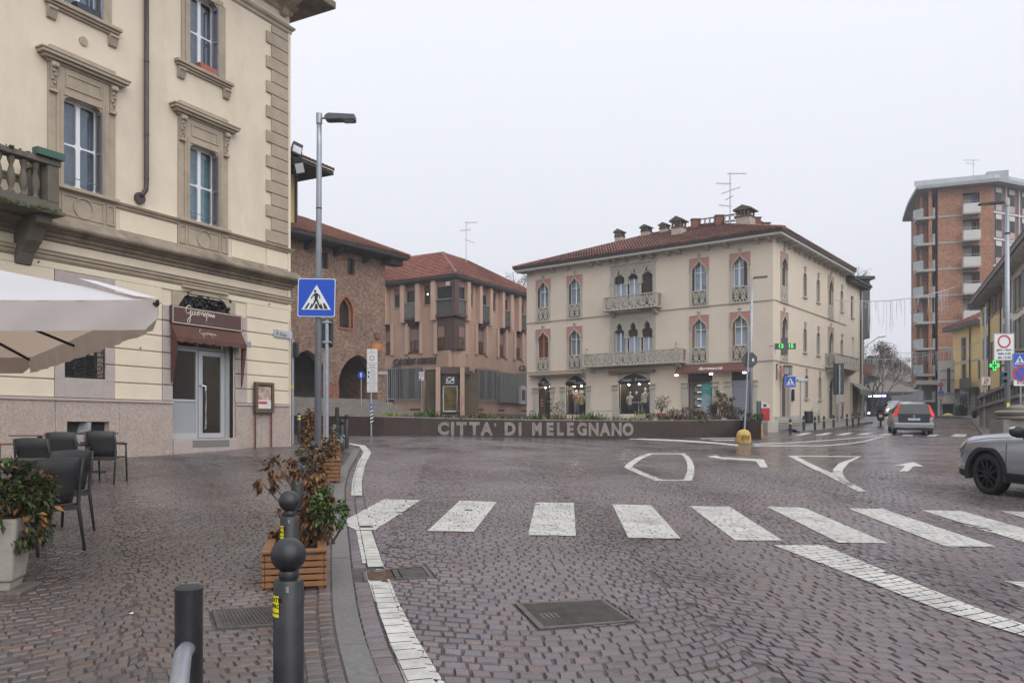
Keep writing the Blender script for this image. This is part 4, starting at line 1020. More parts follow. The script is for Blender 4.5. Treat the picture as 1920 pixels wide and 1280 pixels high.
def foliage(b,n,c,r,L,droop=.3,clump=None):
 """leaves through a volume: ellipsoid at c with radii r, gathered in clumps"""
 cl=[Vector((random.gauss(0,.5),random.gauss(0,.5),random.gauss(0,.5)))for _ in range(clump)]if clump else None
 for i in range(n):
  while True:
   q=Vector((random.uniform(-1,1),random.uniform(-1,1),random.uniform(-1,1)))
   if q.length<=1:break
  if cl:q=(random.choice(cl)+q*.38)
  if q.length>1.05:q=q.normalized()*random.uniform(.7,1.05)
  p=Vector((c[0]+q.x*r[0],c[1]+q.y*r[1],c[2]+q.z*r[2]))
  d=q.normalized()*.7+Vector((random.gauss(0,.5),random.gauss(0,.5),random.gauss(0,.4)-droop));l_=L*random.uniform(.6,1.25)
  leaf_mesh(b,p,l_,l_*random.uniform(.32,.5),d,Vector((random.gauss(0,.4),random.gauss(0,.4),1)))
 return b
def twigs(b,root,tips,r=.008):
 for t in tips:
  m=root.lerp(t,.5)+Vector((random.gauss(0,.04),random.gauss(0,.04),.02));b.tube([root,m,t],[r,r*.7,r*.3],5)
 return b
 # near wooden planter: slatted trough
def wood_planter(px0,px1,pyb,length,h,label,ang=0.0,slats=5):
 a=ground_at(px0,pyb,KERB);c=ground_at(px1,pyb,KERB);Y=(a.y+c.y)/2;w=(px1-px0)/F*Y;x=((px0+px1)/2-CX)/F*Y;z=pave_z(x,Y)
 e=thing('wooden_planter',label,'planter',(x,Y,z),'wooden slat planters along the kerb');M=Matrix.Translation((x,Y,z))@Matrix.Rotation(ang,4,'Z');hw=w/2;t=.022
 for sx in(-1,1):
  for y in(.0,length):MB().box(sx*hw-sx*.045,sx*hw,y+(.0 if y==0 else-.045),y+(.045 if y==0 else 0),0,h).obj('corner_post',M_wood,e,M)
 for k in range(slats):
  z0,z1=.02+(h-.03)*k/slats,.02+(h-.03)*(k+1)/slats-.012
  MB().box(-hw+.002,hw-.002,-t,-.001,z0,z1).obj('slat',M_wood,e,M,bevel=.003);MB().box(-hw+.002,hw-.002,length+.001,length+t,z0,z1).obj('slat',M_wood,e,M)
  for s_ in(-1,1):MB().box(s_*(hw+.001),s_*(hw+t),-t,length+t,z0,z1).obj('slat',M_wood,e,M,bevel=.003)
 MB().box(-hw-t,hw+t,-t-.02,.03,h,h+.022).box(-hw-t,hw+t,length-.03,length+t,h,h+.022).box(-hw-t,-hw+.05,.031,length-.031,h,h+.022).box(hw-.05,hw+t,.031,length-.031,h,h+.022).obj('rim',M_wood,e,M,bevel=.004)
 MB().box(-hw+.003,hw-.003,.003,length-.003,.1,h-.05).obj('soil',M_soil,e,M)
 return x,Y,z,w
x,Y,z,w=wood_planter(499,606,1106,1.05,.275,'wooden slat planter with dry brown shrub and green bush between the ball bollards',R(13.5))
def shrub(name,label,base,specs,stems,cat='shrub',group=None,mt_s=M_bark):
 e=thing(name,label,cat,base,group);b=MB();base=Vector(base)
 for s in stems:twigs(b,base+Vector((random.uniform(-.04,.04),random.uniform(-.04,.04),0)),[base+Vector(s)],.011)
 b.obj('stems',mt_s,e)
 for(mt_,n,c,r,L,dr,cl)in specs:
  o=foliage(MB(),n,(base.x+c[0],base.y+c[1],base.z+c[2]),r,L,dr,cl).obj('foliage',mt_,e);o['kind']='stuff'
 return e
S=lambda px,py,Yd:at(px,py,Yd)
bs=Vector((x+.05,Y+.55,z+.28));q=lambda px,py,dy=0:tuple(S(px,py,bs.y+dy)-bs)
shrub('dry_shrub','brown withered shrub with drooping leaves in the nearer wooden planter',bs,[(M_dry,900,q(588,965),(.13,.2,.36),.066,.8,26),(M_dry,420,q(590,875),(.14,.2,.20),.062,.6,16),(M_dry,110,q(524,878),(.14,.12,.10),.07,.7,6),(M_dry,70,q(495,900),(.08,.08,.13),.075,.9,5),(M_dry,150,q(535,985),(.13,.12,.12),.065,.5,6),(M_orl,12,q(590,940),(.10,.1,.2),.075,.7,None)],[q(590,860),q(575,890),q(600,880),q(522,875),q(500,895),q(486,900),q(535,960),q(560,930)])
bs2=Vector((x+.17,Y+.35,z+.28));q2=lambda px,py:tuple(S(px,py,bs2.y)-bs2)
shrub('green_bush','small leafy green bush in the nearer wooden planter',bs2,[(M_grn,820,q2(617,960),(.13,.16,.18),.052,.2,22)],[q2(615,960),q2(630,945),q2(605,980)])
# farther planters and the brown leaf screen
x2,Y2,z2,w2=wood_planter(598,636,905,1.1,.36,'wooden slat planter filled with brown leaves behind the nearer one',R(13))
bs=Vector((x2,Y2+.5,z2+.3));q3=lambda px,py:tuple(S(px,py,bs.y)-bs)
shrub('dry_shrub','withered brown shrub in the second wooden planter',bs,[(M_dry,620,q3(606,855),(.26,.3,.34),.10,.6,18),(M_dry,340,q3(596,840),(.32,.3,.20),.095,.6,12),(M_grn,60,q3(566,850),(.10,.1,.08),.09,.1,4)],[q3(600,830),q3(615,840),q3(590,850),q3(625,850)])
x3,Y3,z3,w3=wood_planter(612,636,872,1.1,.36,'smallest wooden slat planter near the far bollards',R(12))
bs=Vector((x3-.2,Y3+.5,z3+.3));q4=lambda px,py:tuple(S(px,py,bs.y)-bs)
shrub('dry_shrub','tall brown leaf screen climbing beside the lamp post',bs,[(M_dry,900,q4(585,812),(.22,.25,.50),.11,.6,26),(M_dry,460,q4(610,828),(.26,.25,.32),.11,.6,14),(M_orl,50,q4(590,810),(.22,.2,.4),.09,.6,None),(M_lime,60,q4(630,838),(.10,.1,.10),.08,.2,4)],[q4(586,775),q4(580,790),q4(595,785),q4(610,820)])
shrub('pale_shrub','pale grey-white leafy shrub by the far bollards',Vector(at(620,838,18.5)),[(leaf_mat('pale leaves',(.10,.11,.09),(.28,.30,.26),(.48,.50,.46)),220,(0,0,.28),(.28,.25,.22),.10,.3,9)],[(0,0,.4),(.1,0,.35)])
# concrete planter with evergreen at the frame's edge
b0=ground_at(-22,1122,KERB);e=thing('concrete_planter','weathered square concrete planter on a stone base beside the cafe chairs','planter',(b0.x,b0.y,b0.z));Mp=Matrix.Translation((b0.x-.03,b0.y+.16,b0.z))@Matrix.Rotation(R(12),4,'Z')
M_conc=mat('weathered concrete',(.36,.335,.29),.85,.12,5,bump=.2,bscale=30,stain=.55,sscale=3,sc=(.16,.145,.12),streak=.6)
def frustum(b,z0,z1,r0,r1,k=1):
 b.add([(s*r0,t*r0,z0)for s,t in((-1,-1),(1,-1),(1,1),(-1,1))]+[(s*r1,t*r1,z1)for s,t in((-1,-1),(1,-1),(1,1),(-1,1))],[(3,2,1,0),(4,5,6,7)]+[(i,(i+1)%4,(i+1)%4+4,i+4)for i in range(4)]);return b
MB().box(-.22,.22,-.22,.22,-.05,.045).obj('base',mat('pebble base',(.12,.10,.085),.9,.4,40,bump=.5,bscale=60),e,Mp,bevel=.01);frustum(MB(),.045,.10,.11,.12).obj('foot',M_conc,e,Mp);frustum(MB(),.10,.56,.135,.185).obj('pot',M_conc,e,Mp,bevel=.025,seg=3);frustum(MB(),.56,.565,.16,.16).obj('soil',M_soil,e,Mp)
bs=Vector((b0.x-.03,b0.y+.16,b0.z+.55));q5=lambda px,py:tuple(S(px,py,bs.y)-bs)
shrub('evergreen_shrub','dense evergreen shrub with browning leaf whorls in the concrete planter',bs,[(M_rho,1700,q5(20,950),(.30,.30,.31),.066,.35,40),(M_rho,520,q5(70,925),(.14,.16,.15),.056,.4,16),(M_dry,80,q5(70,905),(.14,.14,.10),.06,.4,8),(M_orl,26,q5(60,960),(.17,.16,.13),.075,.8,None),(M_grn,60,q5(15,895),(.22,.2,.12),.08,.1,None)],[q5(20,930),q5(60,920),q5(-20,930),q5(80,950)])
# ---------------- cafe chairs and tables
M_chr=mat('charcoal resin',(.032,.032,.034),.5,.08,8);M_chg=mat('dove grey resin',(.22,.23,.25),.5,.08,8);M_tab=mat('brown table laminate',(.16,.095,.065),.35,.2,6)
def make_chair(px,py,ang,label,mt_,Z=None):
 p=ground_at(px,py,KERB)if Z is None else None
 X,Y=p.x,p.y;z=pave_z(X,Y);e=thing('cafe_chair',label,'chair',(X,Y,z),'resin armchairs of the cafe terrace');M=Matrix.Translation((X,Y,z))@Matrix.Rotation(R(ang),4,'Z')
 # local: back of the chair faces -y, seat towards +y
 b=MB();n=8
 vs=[]
 for zz,yo,hw,th in((.42,.03,.22,.02),(.56,.0,.232,.018),(.72,-.035,.24,.016),(.855,-.075,.232,.014)):
  for i in range(n+1):
   t=-1+2*i/n;vs.append((t*hw,yo+.035*t*t,zz+(.012*(1-t*t)if zz>.8 else 0)))
 k=n+1;b.add(vs,[(r*k+i,r*k+i+1,(r+1)*k+i+1,(r+1)*k+i)for r in range(3)for i in range(n)])
 o=b.obj('backrest',mt_,e,M,smooth=True);s=o.modifiers.new('thick','SOLIDIFY');s.thickness=.016
 MB().box(-.225,.225,.0,.43,.415,.44).obj('seat',mt_,e,M,bevel=.012)
 for sx in(-1,1):
  MB().tube([(sx*.235,-.085,0),(sx*.228,-.01,.42),(sx*.236,-.02,.66),(sx*.225,-.07,.85)],[.013,.018,.016,.012],8).obj('leg',mt_,e,M,smooth=True)
  MB().tube([(sx*.225,.46,0),(sx*.225,.43,.42),(sx*.24,.38,.64)],[.013,.018,.015],8).obj('leg',mt_,e,M,smooth=True)
  MB().tube([(sx*.24,.40,.645),(sx*.25,.2,.66),(sx*.238,-.02,.665)],[.02,.022,.018],8).obj('armrest',mt_,e,M,smooth=True)
 MB().box(-.22,.22,-.03,-.005,.38,.415).obj('rail',mt_,e,M)
 return e
make_chair(190,907,4,'charcoal armchair with its back to the square, end of the row by the palazzo wall',M_chr)
make_chair(116,912,2,'charcoal armchair between two others at the wall tables',M_chr)
make_chair(62,940,0,'charcoal armchair right behind the evergreen shrub',M_chr)
make_chair(104,1038,68,'charcoal armchair turned sideways beside the concrete planter',M_chr)
make_chair(128,1000,62,'charcoal armchair turned sideways, behind the one at the planter',M_chr)
make_chair(66,868,182,'dove grey armchair facing the square across the brown table',M_chg)
make_chair(148,864,182,'dove grey armchair against the dado under the cellar vent',M_chg)
def cafe_table(px,py,label,w=.7,top=M_tab,g='square cafe tables'):
 p=ground_at(px,py,KERB);z=pave_z(p.x,p.y);e=thing('cafe_table',label,'table',(p.x,p.y,z),g);M=Matrix.Translation((p.x,p.y,z))
 MB().box(-w/2,w/2,-w/2,w/2,.72,.745).obj('top',top,e,M,bevel=.005);MB().box(-.03,.03,-.03,.03,.02,.72).obj('column',M_chr,e,M);MB().box(-.28,.28,-.03,.03,0,.03).box(-.03,.03,-.28,-.031,0,.03).box(-.03,.03,.031,.28,0,.03).obj('foot',M_chr,e,M)
cafe_table(75,893,'brown topped cafe table between grey and charcoal chairs');cafe_table(170,886,'dark cafe table at the end chair by the wall',top=M_chr);cafe_table(-5,925,'brown cafe table cut by the picture edge behind the evergreen');cafe_table(30,990,'dark cafe table hidden behind the concrete planter',top=M_chr)
# ---------------- big square parasol
H=.80;B=Vector((-2.27*H/.8,5.1*H/.8,EYE+H));C=Vector(((56-CX)/F*9.48,9.48,EYE+H));A=B+Vector((-.97,-.18,0))*4.6;D=C+(A-B);top=(A+C)/2;top.z=EYE+1.80
e=thing('parasol','large off-white square parasol shading the cafe tables','parasol',(top.x,top.y,pave_z(top.x,top.y)))
def canvas(name,c,tr):
 m=bpy.data.materials.new(name);m.use_nodes=True;nt=m.node_tree;nt.nodes.clear();l=nt.links.new;N=nt.nodes.new
 o=N('ShaderNodeOutputMaterial');d=N('ShaderNodeBsdfDiffuse');t=N('ShaderNodeBsdfTranslucent');mx=N('ShaderNodeMixShader');mx.inputs[0].default_value=.42
 tc=N('ShaderNodeTexCoord');n=N('ShaderNodeTexNoise');n.inputs['Scale'].default_value=2.2;n.inputs['Detail'].default_value=5;l(tc.outputs['Object'],n.inputs['Vector'])
 mc=N('ShaderNodeMix');mc.data_type='RGBA';mc.inputs[6].default_value=(*(x*.88 for x in c),1);mc.inputs[7].default_value=(*(x*1.05 for x in c),1);l(n.outputs['Fac'],mc.inputs[0]);l(mc.outputs[2],d.inputs[0]);t.inputs[0].default_value=(*tr,1)
 l(d.outputs[0],mx.inputs[1]);l(t.outputs[0],mx.inputs[2]);l(mx.outputs[0],o.inputs[0]);return m
M_can=mat('unused canvas',(.62,.62,.66),.9,.05,1.5,bump=.06,bscale=14,stain=.2,sscale=2,sc=(.5,.5,.53));M_val=mat('valance canvas',(.50,.48,.48),.9,.08,2.5,stain=.4,sscale=2.5,sc=(.38,.36,.35))
M_can=canvas('white parasol canvas',(.80,.80,.84),(.62,.48,.36));M_val=canvas('parasol valance canvas',(.66,.63,.63),(.55,.43,.33))
cn=MB()
def sag_edge(P,Q,n=16,s=.05):return[P.lerp(Q,i/n)-Vector((0,0,s*4*(i/n)*(1-i/n)))for i in range(n+1)]
cor=[A,B,C,D];K=8
for i in range(4):
 P,Q=cor[i],cor[(i+1)%4];E=sag_edge(P,Q,16,.045 if i==0 else .012);rows=[]
 for r_ in range(K+1):rows.append([E[j].lerp(top,r_/K)-Vector((0,0,.10*math.sin(math.pi*r_/K)*.5))for j in range(17)])
 vs=[v for r_ in rows for v in r_];cn.add(vs,[(r_*17+j,r_*17+j+1,(r_+1)*17+j+1,(r_+1)*17+j)for r_ in range(K)for j in range(16)])
o=cn.obj('canopy',M_can,e,smooth=True)
for i in range(4):
 P,Q=cor[i],cor[(i+1)%4];E=sag_edge(P,Q,60,.045 if i==0 else .012);b=MB();dr=(Q-P).normalized();nn=Vector((dr.y,-dr.x,0));vs=[]
 for k in range(5):
  for j,p in enumerate(E):
   t=j/60;round_=.07*max(0,1-min(t,1-t)/.018)**2;vs.append(p-Vector((0,0,(.19-round_)*k/4))+nn*(.012*math.sin(j*.9+k*.8)*k/4+.006*math.sin(j*2.3)))
 b.add(vs,[(k*61+j,k*61+j+1,(k+1)*61+j+1,(k+1)*61+j)for k in range(4)for j in range(60)]);o=b.obj('valance',M_val,e,smooth=True)
 MB().tube([P-Vector((0,0,.03)),top-Vector((0,0,.12))],.016,6).obj('rib',M_blk,e);m_=(P+Q)/2;MB().tube([m_-Vector((0,0,.08)),top-Vector((0,0,.12))],.014,6).obj('rib',M_blk,e)
 MB().ball(P+Vector((0,0,-.01)),.012,8,6).obj('rib_tip',M_blk,e)
zb=pave_z(top.x,top.y);MB().tube([(top.x,top.y,zb),(top.x,top.y,top.z+.05)],.04,14).obj('pole',M_ant,e);MB().box(top.x-.45,top.x+.45,top.y-.45,top.y+.45,zb-.02,zb+.1).obj('base',M_conc,e)
cp=B+(top-B)*.10;pk=MB();pk.add([B+Vector((0,0,.012)),B.lerp(A,.03)+Vector((0,0,.02)),B.lerp(top,.16)+Vector((-.03,0,.03)),B.lerp(top,.15)+Vector((.03,.06,.03))],[(0,1,2,3)]);pk.obj('corner_pocket',M_can,e)
# ---------------- lamp post with the crossing sign
def ped_sign(e,M,s,parent_name='sign_plate'):
 """blue square pedestrian crossing sign of side s facing -y"""
 r=.05*s;h=s/2;pts=[]
 for cx_,cz_,a0 in((h-r,-h+r,-90),(h-r,h-r,0),(-h+r,h-r,90),(-h+r,-h+r,180)):
  for k in range(5):an=R(a0+22.5*k);pts.append((cx_+r*math.cos(an),cz_+r*math.sin(an)))
 o=MB().prism(pts,.0,.012).obj(parent_name,M_sback,e,M)
 MB().prism([(x*.985,z*.985)for x,z in pts],-.003,-.0005).obj('border',M_swht,o,M);MB().prism([(x*.945,z*.945)for x,z in pts],-.005,-.0032).obj('field',M_blue,o,M)
 MB().prism([(-.385*s,-.31*s),(.385*s,-.31*s),(0,.33*s)],-.007,-.0052).obj('triangle',M_swht,o,M)
 b=MB();y0,y1=-.009,-.0072;G=lambda pts_:b.prism([(x*s,z*s)for x,z in pts_],y0,y1)
 k=12;G([(-.035+.034*math.cos(6.283*i/k),.165+.034*math.sin(6.283*i/k))for i in range(k)])
 G([(-.05,.12),(.02,.12),(.045,.05),(.03,-.05),(-.045,-.05),(-.05,.02)]);G([(-.05,.11),(-.13,.02),(-.14,-.03),(-.115,-.035),(-.10,.02),(-.04,.06)]);G([(.02,.12),(.10,.045),(.105,-.03),(.08,-.035),(.075,.03),(.02,.07)])
 G([(-.04,-.04),(.02,-.05),(-.07,-.2),(-.12,-.265),(-.16,-.26),(-.15,-.235),(-.10,-.19)]);G([(.03,-.04),(-.02,-.05),(.05,-.18),(.085,-.27),(.14,-.265),(.14,-.24),(.10,-.2)])
 for x0,x1,s0 in((-.29,-.235,.07),(-.165,-.125,.03),(-.03,.03,0),(.125,.165,-.03),(.235,.29,-.07)):G([(x0-.02,-.29),(x1-.015 if s0>0 else x1+.02,-.29),(x1+s0,-.16 if abs(s0)<.05 else-.14),(x0+s0+.01,-.16 if abs(s0)<.05 else-.14)])
 b.obj('symbol',M_sblk,o,M);return o
def led_lamp(e,M,L,m):
 """flat LED lantern head along +x"""
 MB().tube([(0,0,0),(.07,0,0)],.02,8).obj('spigot',M_galv,e,M)
 b=MB().prism([(.06,-.035),(.10,-.05),(L*.62,-.045),(L*.65,-.055),(L,-.05),(L,.035),(L*.62,.045),(.12,.055),(.06,.02)],-.09,.09);h=b.obj('lamp_head',m,e,M,bevel=.012)
 MB().box(L*.68,L*.96,-.07,.07,-.062,-.056).obj('lens',M_anl,h,M)
Yl=12.5;p0=Vector(((595.5-CX)/F*Yl,Yl,0));p0.z=pave_z(p0.x,p0.y);ztop=EYE+(HY-213)*Yl/F
e=thing('street_lamp','slim grey street lamp with flat lantern head carrying the large crossing sign','street lamp',p0)
tx=(598.5-CX)/F*Yl
MB().tube([p0-Vector((0,0,.1)),Vector((tx,Yl,ztop-.5)),Vector((tx,Yl,ztop-.12))],[.058,.040,.038],20).obj('pole',M_galv,e,smooth=True)
MB().lathe((tx,Yl,ztop-.16),[(.047,0),(.047,.16),(.03,.165)],18).obj('pole_cap',M_galv,e,auto=30);MB().lathe((tx-.004,Yl,ztop-1.5),[(.046,0),(.046,.02)],18).obj('strap',M_blk,e)
led_lamp(e,Matrix.Translation((tx+.04,Yl,ztop-.07)),.53,mat('lantern grey',(.075,.08,.09),.45,.05))
ps=at(593.5,558,Yl-.09);e=thing('crossing_sign','large blue square pedestrian crossing sign on the slim lamp post','road sign',ps);ped_sign(e,Matrix.Translation(ps)@Matrix.Rotation(R(-4),4,'Z')@Matrix.Rotation(R(1.2),4,'Y'),.605)
# second pole with the backs of two signal boxes
Yq=14.6;p1=Vector(((613-CX)/F*Yq,Yq,0));p1.z=pave_z(p1.x,p1.y);e=thing('signal_post','grey post with the dark back of a traffic signal behind the crossing sign','traffic light',p1)
MB().tube([p1,Vector((p1.x,Yq,EYE+(HY-600)*Yq/F))],.034,12).obj('pole',M_galv,e);MB().tube([p1+Vector((-.1,.25,0)),Vector((p1.x-.1,Yq+.25,EYE+(HY-640)*Yq/F))],.03,12).obj('second_pole',M_galv,e)
a,c=at(596,650,Yq+.12),at(622,597,Yq+.12);MB().box(a.x,c.x,a.y,a.y+.16,a.z,c.z).obj('signal_box',mat('signal black green',(.025,.032,.034),.5),e,None,bevel=.015)
for zz in(a.z+.06,c.z-.1):MB().box(p1.x-.07,p1.x+.07,Yq-.045,Yq+.12,zz,zz+.03).obj('clamp',M_galv,e)
Ys=24.6;p1=at(548.5,832,Ys);e=thing('signal_post','thin grey post with small black signal at the palazzo corner','traffic light',p1);MB().tube([p1,at(548.5,636,Ys)],.045,10).obj('pole',M_galv,e);a,c=at(550.5,670,Ys),at(559,642,Ys);MB().box(a.x,c.x,a.y-.1,a.y+.1,a.z,c.z).obj('signal_box',MATS['signal black green'],e,None,bevel=.02);a,c=at(546.5,729,Ys-.06),at(550.5,722,Ys-.06);MB().box(a.x,c.x,a.y,a.y+.02,a.z,c.z).obj('sticker',M_yel,e)
# ================================================================== pharmacy palazzo with the Venetian windows
FF=Frame(1452,46,(1950,-1493));FR=Frame(1452,46,(1147,1493));MF,MR=FF.M,FR.M
M_fw=mat('beige plaster',(.63,.545,.445),.85,.04,.8,bump=.06,bscale=20,stain=.25,sscale=.3,sc=(.50,.43,.355),streak=.7)
M_fs=mat('grey cast stone',(.42,.39,.335),.85,.15,4,bump=.15,bscale=40,stain=.45,sscale=2,sc=(.17,.155,.135))
M_pink=mat('pink panel',(.42,.20,.17),.85,.08,4)
M_tile=cobble_mat('old roof tiles',(.165,.085,.070),(.225,.125,.105),.75)
M_tile2=cobble_mat('red roof tiles',(.235,.100,.075),(.30,.130,.10),.7)
M_tile3=cobble_mat('mossy roof tiles',(.17,.085,.06),(.22,.11,.08),.8)
M_gut=mat('dark gutter',(.035,.033,.036),.5,.2,4,metal=.3)
M_fasc=mat('grey white eave board',(.47,.45,.41),.7,.06,2)
M_shd=mat('dark brown blind',(.045,.035,.035),.8,.1,10)
M_orange=mat('varnished shutter wood',(.30,.115,.03),.5,.2,6)
M_slv=mat('dark louvre wood',(.055,.045,.035),.7,.2,8)
M_gpane=glass('curtained glass',(.92,.95,.98),.95)
BF=thing('pharmacy_palazzo','beige three storey palazzo with pink Venetian ogee windows and a pharmacy at street level','building',FF.w(-5,3,1.3))
def ogee(uc,hw,zs,za,n=9):
 """left half of an ogee arch, spring to apex"""
 c=[(uc-hw,zs),(uc-hw*1.12,zs+(za-zs)*.52),(uc-hw*.12,zs+(za-zs)*.55),(uc,za)];o=[]
 for i in range(n+1):
  t=i/n;o.append(tuple((1-t)**3*c[0][d]+3*(1-t)**2*t*c[1][d]+3*(1-t)*t*t*c[2][d]+t**3*c[3][d]for d in(0,1)))
 return o
def trefoil(uc,hw,zs,za):
 h=za-zs;L=[(-1,0),(-1,.18),(-.92,.34),(-.72,.40),(-.52,.42),(-.56,.56),(-.50,.70),(-.32,.82),(-.12,.90),(0,1)]
 return[(uc+x*hw,zs+z*h)for x,z in L]
def roundarch(uc,hw,zs,za,n=8):return[(uc-hw*math.cos(i/n*math.pi/2),zs+(za-zs)*math.sin(i/n*math.pi/2))for i in range(n+1)]
def mirror(c,uc):return[(2*uc-x,z)for x,z in c]
def spandrel(b,curve,uc,x0,x1,ztop,y0,y1):
 """two wall pieces that turn a square opening head into the arch 'curve' (left half)"""
 e=.0
 b.prism([(x0,curve[0][1])]+curve[(1 if abs(curve[0][0]-x0)<1e-6 else 0):]+[(uc,ztop),(x0,ztop)],y0,y1)
 m=mirror(curve,uc)
 b.prism([(x1,m[0][1])]+m[(1 if abs(m[0][0]-x1)<1e-6 else 0):]+[(uc,ztop),(x1,ztop)],y0,y1);return b
def offset_curve(c,uc,d):
 o=[]
 for i,p in enumerate(c):
  a,b=c[max(0,i-1)],c[min(len(c)-1,i+1)];t=Vector((b[0]-a[0],b[1]-a[1]));t.normalize();o.append((p[0]-t.y*d,p[1]+t.x*d))
 o[-1]=(uc,c[-1][1]+d*1.6);return o
def arch_band(b,c,uc,d,y0,y1):
 o=offset_curve(c,uc,d);b.band(o,c,y0,y1);b.band(mirror(o,uc),mirror(c,uc),y0,y1);return b
def tracery(b,u0,u1,z0,z1,y,cell=.42,r=.028):
 """pierced stone panel of branching leaves"""
 n=max(1,round((u1-u0)/cell));w=(u1-u0)/n;h=z1-z0
 def C(pts,rr=r):b.tube([(x,y,z)for x,z in pts],[rr*.8]+[rr*1.15]*(len(pts)-2)+[rr*.8],5)
 for i in range(n):
  c=u0+w*(i+.5)
  for s_ in(-1,1):
   C([(c,z0),(c+s_*w*.10,z0+h*.25),(c+s_*w*.34,z0+h*.42),(c+s_*w*.5,z0+h*.36)])
   C([(c,z0+h*.18),(c+s_*w*.14,z0+h*.5),(c+s_*w*.40,z0+h*.72),(c+s_*w*.5,z1)])
   C([(c+s_*w*.5,z0),(c+s_*w*.30,z0+h*.16),(c+s_*w*.14,z0+h*.3)])
   C([(c+s_*w*.06,z0+h*.55),(c+s_*w*.2,z0+h*.85),(c+s_*w*.3,z1)],r*.8)
   C([(c+s_*w*.5,z0+h*.5),(c+s_*w*.3,z0+h*.6),(c+s_*w*.22,z0+h*.52)],r*.8)
  C([(c,z0+h*.62),(c+w*.02,z0+h*.9)],r*1.5)
 return b
def rosette(parent,M,uc,z,r=.11):
 b=MB()
 for i in range(6):an=6.28*i/6;b.ball((uc+r*.6*math.cos(an),-.05,z+r*.6*math.sin(an)),r*.45,7,5)
 b.ball((uc,-.08,z),r*.45,7,5);b.prism([(uc-.05,z-r*1.9),(uc+.05,z-r*1.9),(uc+.03,z-r*.8),(uc-.03,z-r*.8)],-.06,0)
 return b.obj('finial',M_fs,parent,M)
def casement(parent,M,u0,u1,z0,z1,mt=M_white,y=.16,transom=.62,fr_=.05,back=M_curt,name='casement'):
 um=(u0+u1)/2;b=MB();zt=z0+(z1-z0)*transom
 for a,c in((u0,um),(um,u1)):
  oo,ii=rect_ring((a,c,z0,z1),(a+fr_,c-fr_,z0+fr_,z1-fr_),.001);b.ring(oo,ii,y,y+.05);b.box(a+fr_,c-fr_,y+.004,y+.046,zt-.025,zt+.025)
 o=b.obj(name,mt,parent,M)
 for a,c in((u0+fr_,um-fr_),(um+fr_,u1-fr_)):MB().box(a-.01,c+.01,y+.02,y+.026,z0+fr_-.01,z1-fr_+.01).obj('pane',M_gpane,o,M)
 if back:MB().box(u0,u1,y+.1,y+.11,z0,z1).obj('curtain',back,o,M)
 return o
M_bluec=mat('pale blue blind',(.38,.44,.52),.8,.1,3)
HOLEF,HOLER=[],[]
def venetian(M,holes,uc,zf,leaf='white',depth=.22):
 """zf = floor line of the storey (string course)"""
 hw=.46;z0,zs,za,zt=zf+.96,zf+2.08,zf+2.80,zf+2.92
 holes.append((uc-hw,uc+hw,zf+.06,zt-.04))
 b=MB()
 for s_ in(-1,1):
  b.box(uc+s_*hw,uc+s_*.61,-.055,0,zf+.02,zs);b.box(uc+s_*(hw-.02),uc+s_*(hw+.09),-.09,-.055,zs-.1,zs)
 b.box(uc-.66,uc+.66,-.09,0,zf-.06,zf+.02)
 b.box(uc-hw,uc+hw,-.03,.05,z0-.07,z0)
 c=ogee(uc,hw,zs,za);arch_band(b,c,uc,.075,-.08,.0)
 w=b.obj('window_surround',M_fs,BF,M)
 p=spandrel(MB(),c,uc,uc-hw,uc+hw,zt-.04,-.0,.2);p.obj('arch_infill',M_fs,w,M)
 p=MB();cc=offset_curve(c,uc,.07)
 for s_ in(0,1):
  q=cc if s_==0 else mirror(cc,uc);x=uc-.61 if s_==0 else uc+.61
  p.prism([(x,zs)]+q+[(uc,zt),(x,zt)],-.04,-.001)
 p.obj('pink_panel',M_pink,w,M)
 oo,ii=rect_ring((uc-.64,uc+.64,zs,zt+.03),(uc-.61,uc+.61,zs+.001,zt),.001);MB().ring(oo,ii,-.06,-.001).obj('panel_edge',M_fs,w,M)
 tr=tracery(MB(),uc-.42,uc+.42,zf+.06,z0-.08,-.02,.42,.04);tr.obj('tracery',M_fs,w,M);MB().box(uc-hw,uc+hw,.04,.06,zf+.06,z0-.07).obj('panel_back',M_slv,w,M)
 rosette(w,M,uc,zt+.22)
 if leaf in('white','side','louvre'):
  s=casement(BF,M,uc-hw+(.08 if leaf!='louvre' else .02),uc+hw-(.02 if leaf!='louvre' else .22),z0,za-.06,back=M_bluec if random.random()<.6 else M_curt)
  if leaf=='louvre':MB().box(uc+hw-.24,uc+hw-.01,.05,.09,z0,zs+.4).obj('shutter',M_slv,s,M)
  else:MB().box(uc-hw,uc-hw+.07,.0,.1,z0,zs+.3).obj('shutter',M_slv if leaf=='white' else M_orange,s,M)
 elif leaf=='orange':
  q=MB().box(uc-hw,uc+hw,.12,.16,z0,za).obj('shutter',M_slv,BF,M);MB().box(uc-.12,uc+.1,.08,.12,z0,za-.1).obj('shutter_leaf',M_orange,q,M)
  for s_ in(-1,1):MB().box(uc+s_*.2,uc+s_*.42,.10,.12,z0+.05,zs).obj('shutter_leaf',mat('dark stained wood',(.11,.055,.03),.6,.2,6),q,M)
 else:
  q=MB().box(uc-hw,uc+hw,.10,.14,z0,za).obj('shutter',M_slv,BF,M);MB().box(uc-.012,uc+.012,.09,.1,z0,za).obj('meeting_bar',M_shd,q,M)
FLOOR=(5.26,8.76)
for zf in FLOOR:
 up=zf>8
 for uc,lf in((-16.32,'white' if up else 'orange'),(-13.7,'white' if up else 'side'),(-4.63,'white' if up else 'side'),(-2.05,'louvre' if up else 'side')):venetian(MF,HOLEF,uc,zf,lf)
 for uc in(1.63,11.08):venetian(MR,HOLER,uc,zf,'dark')
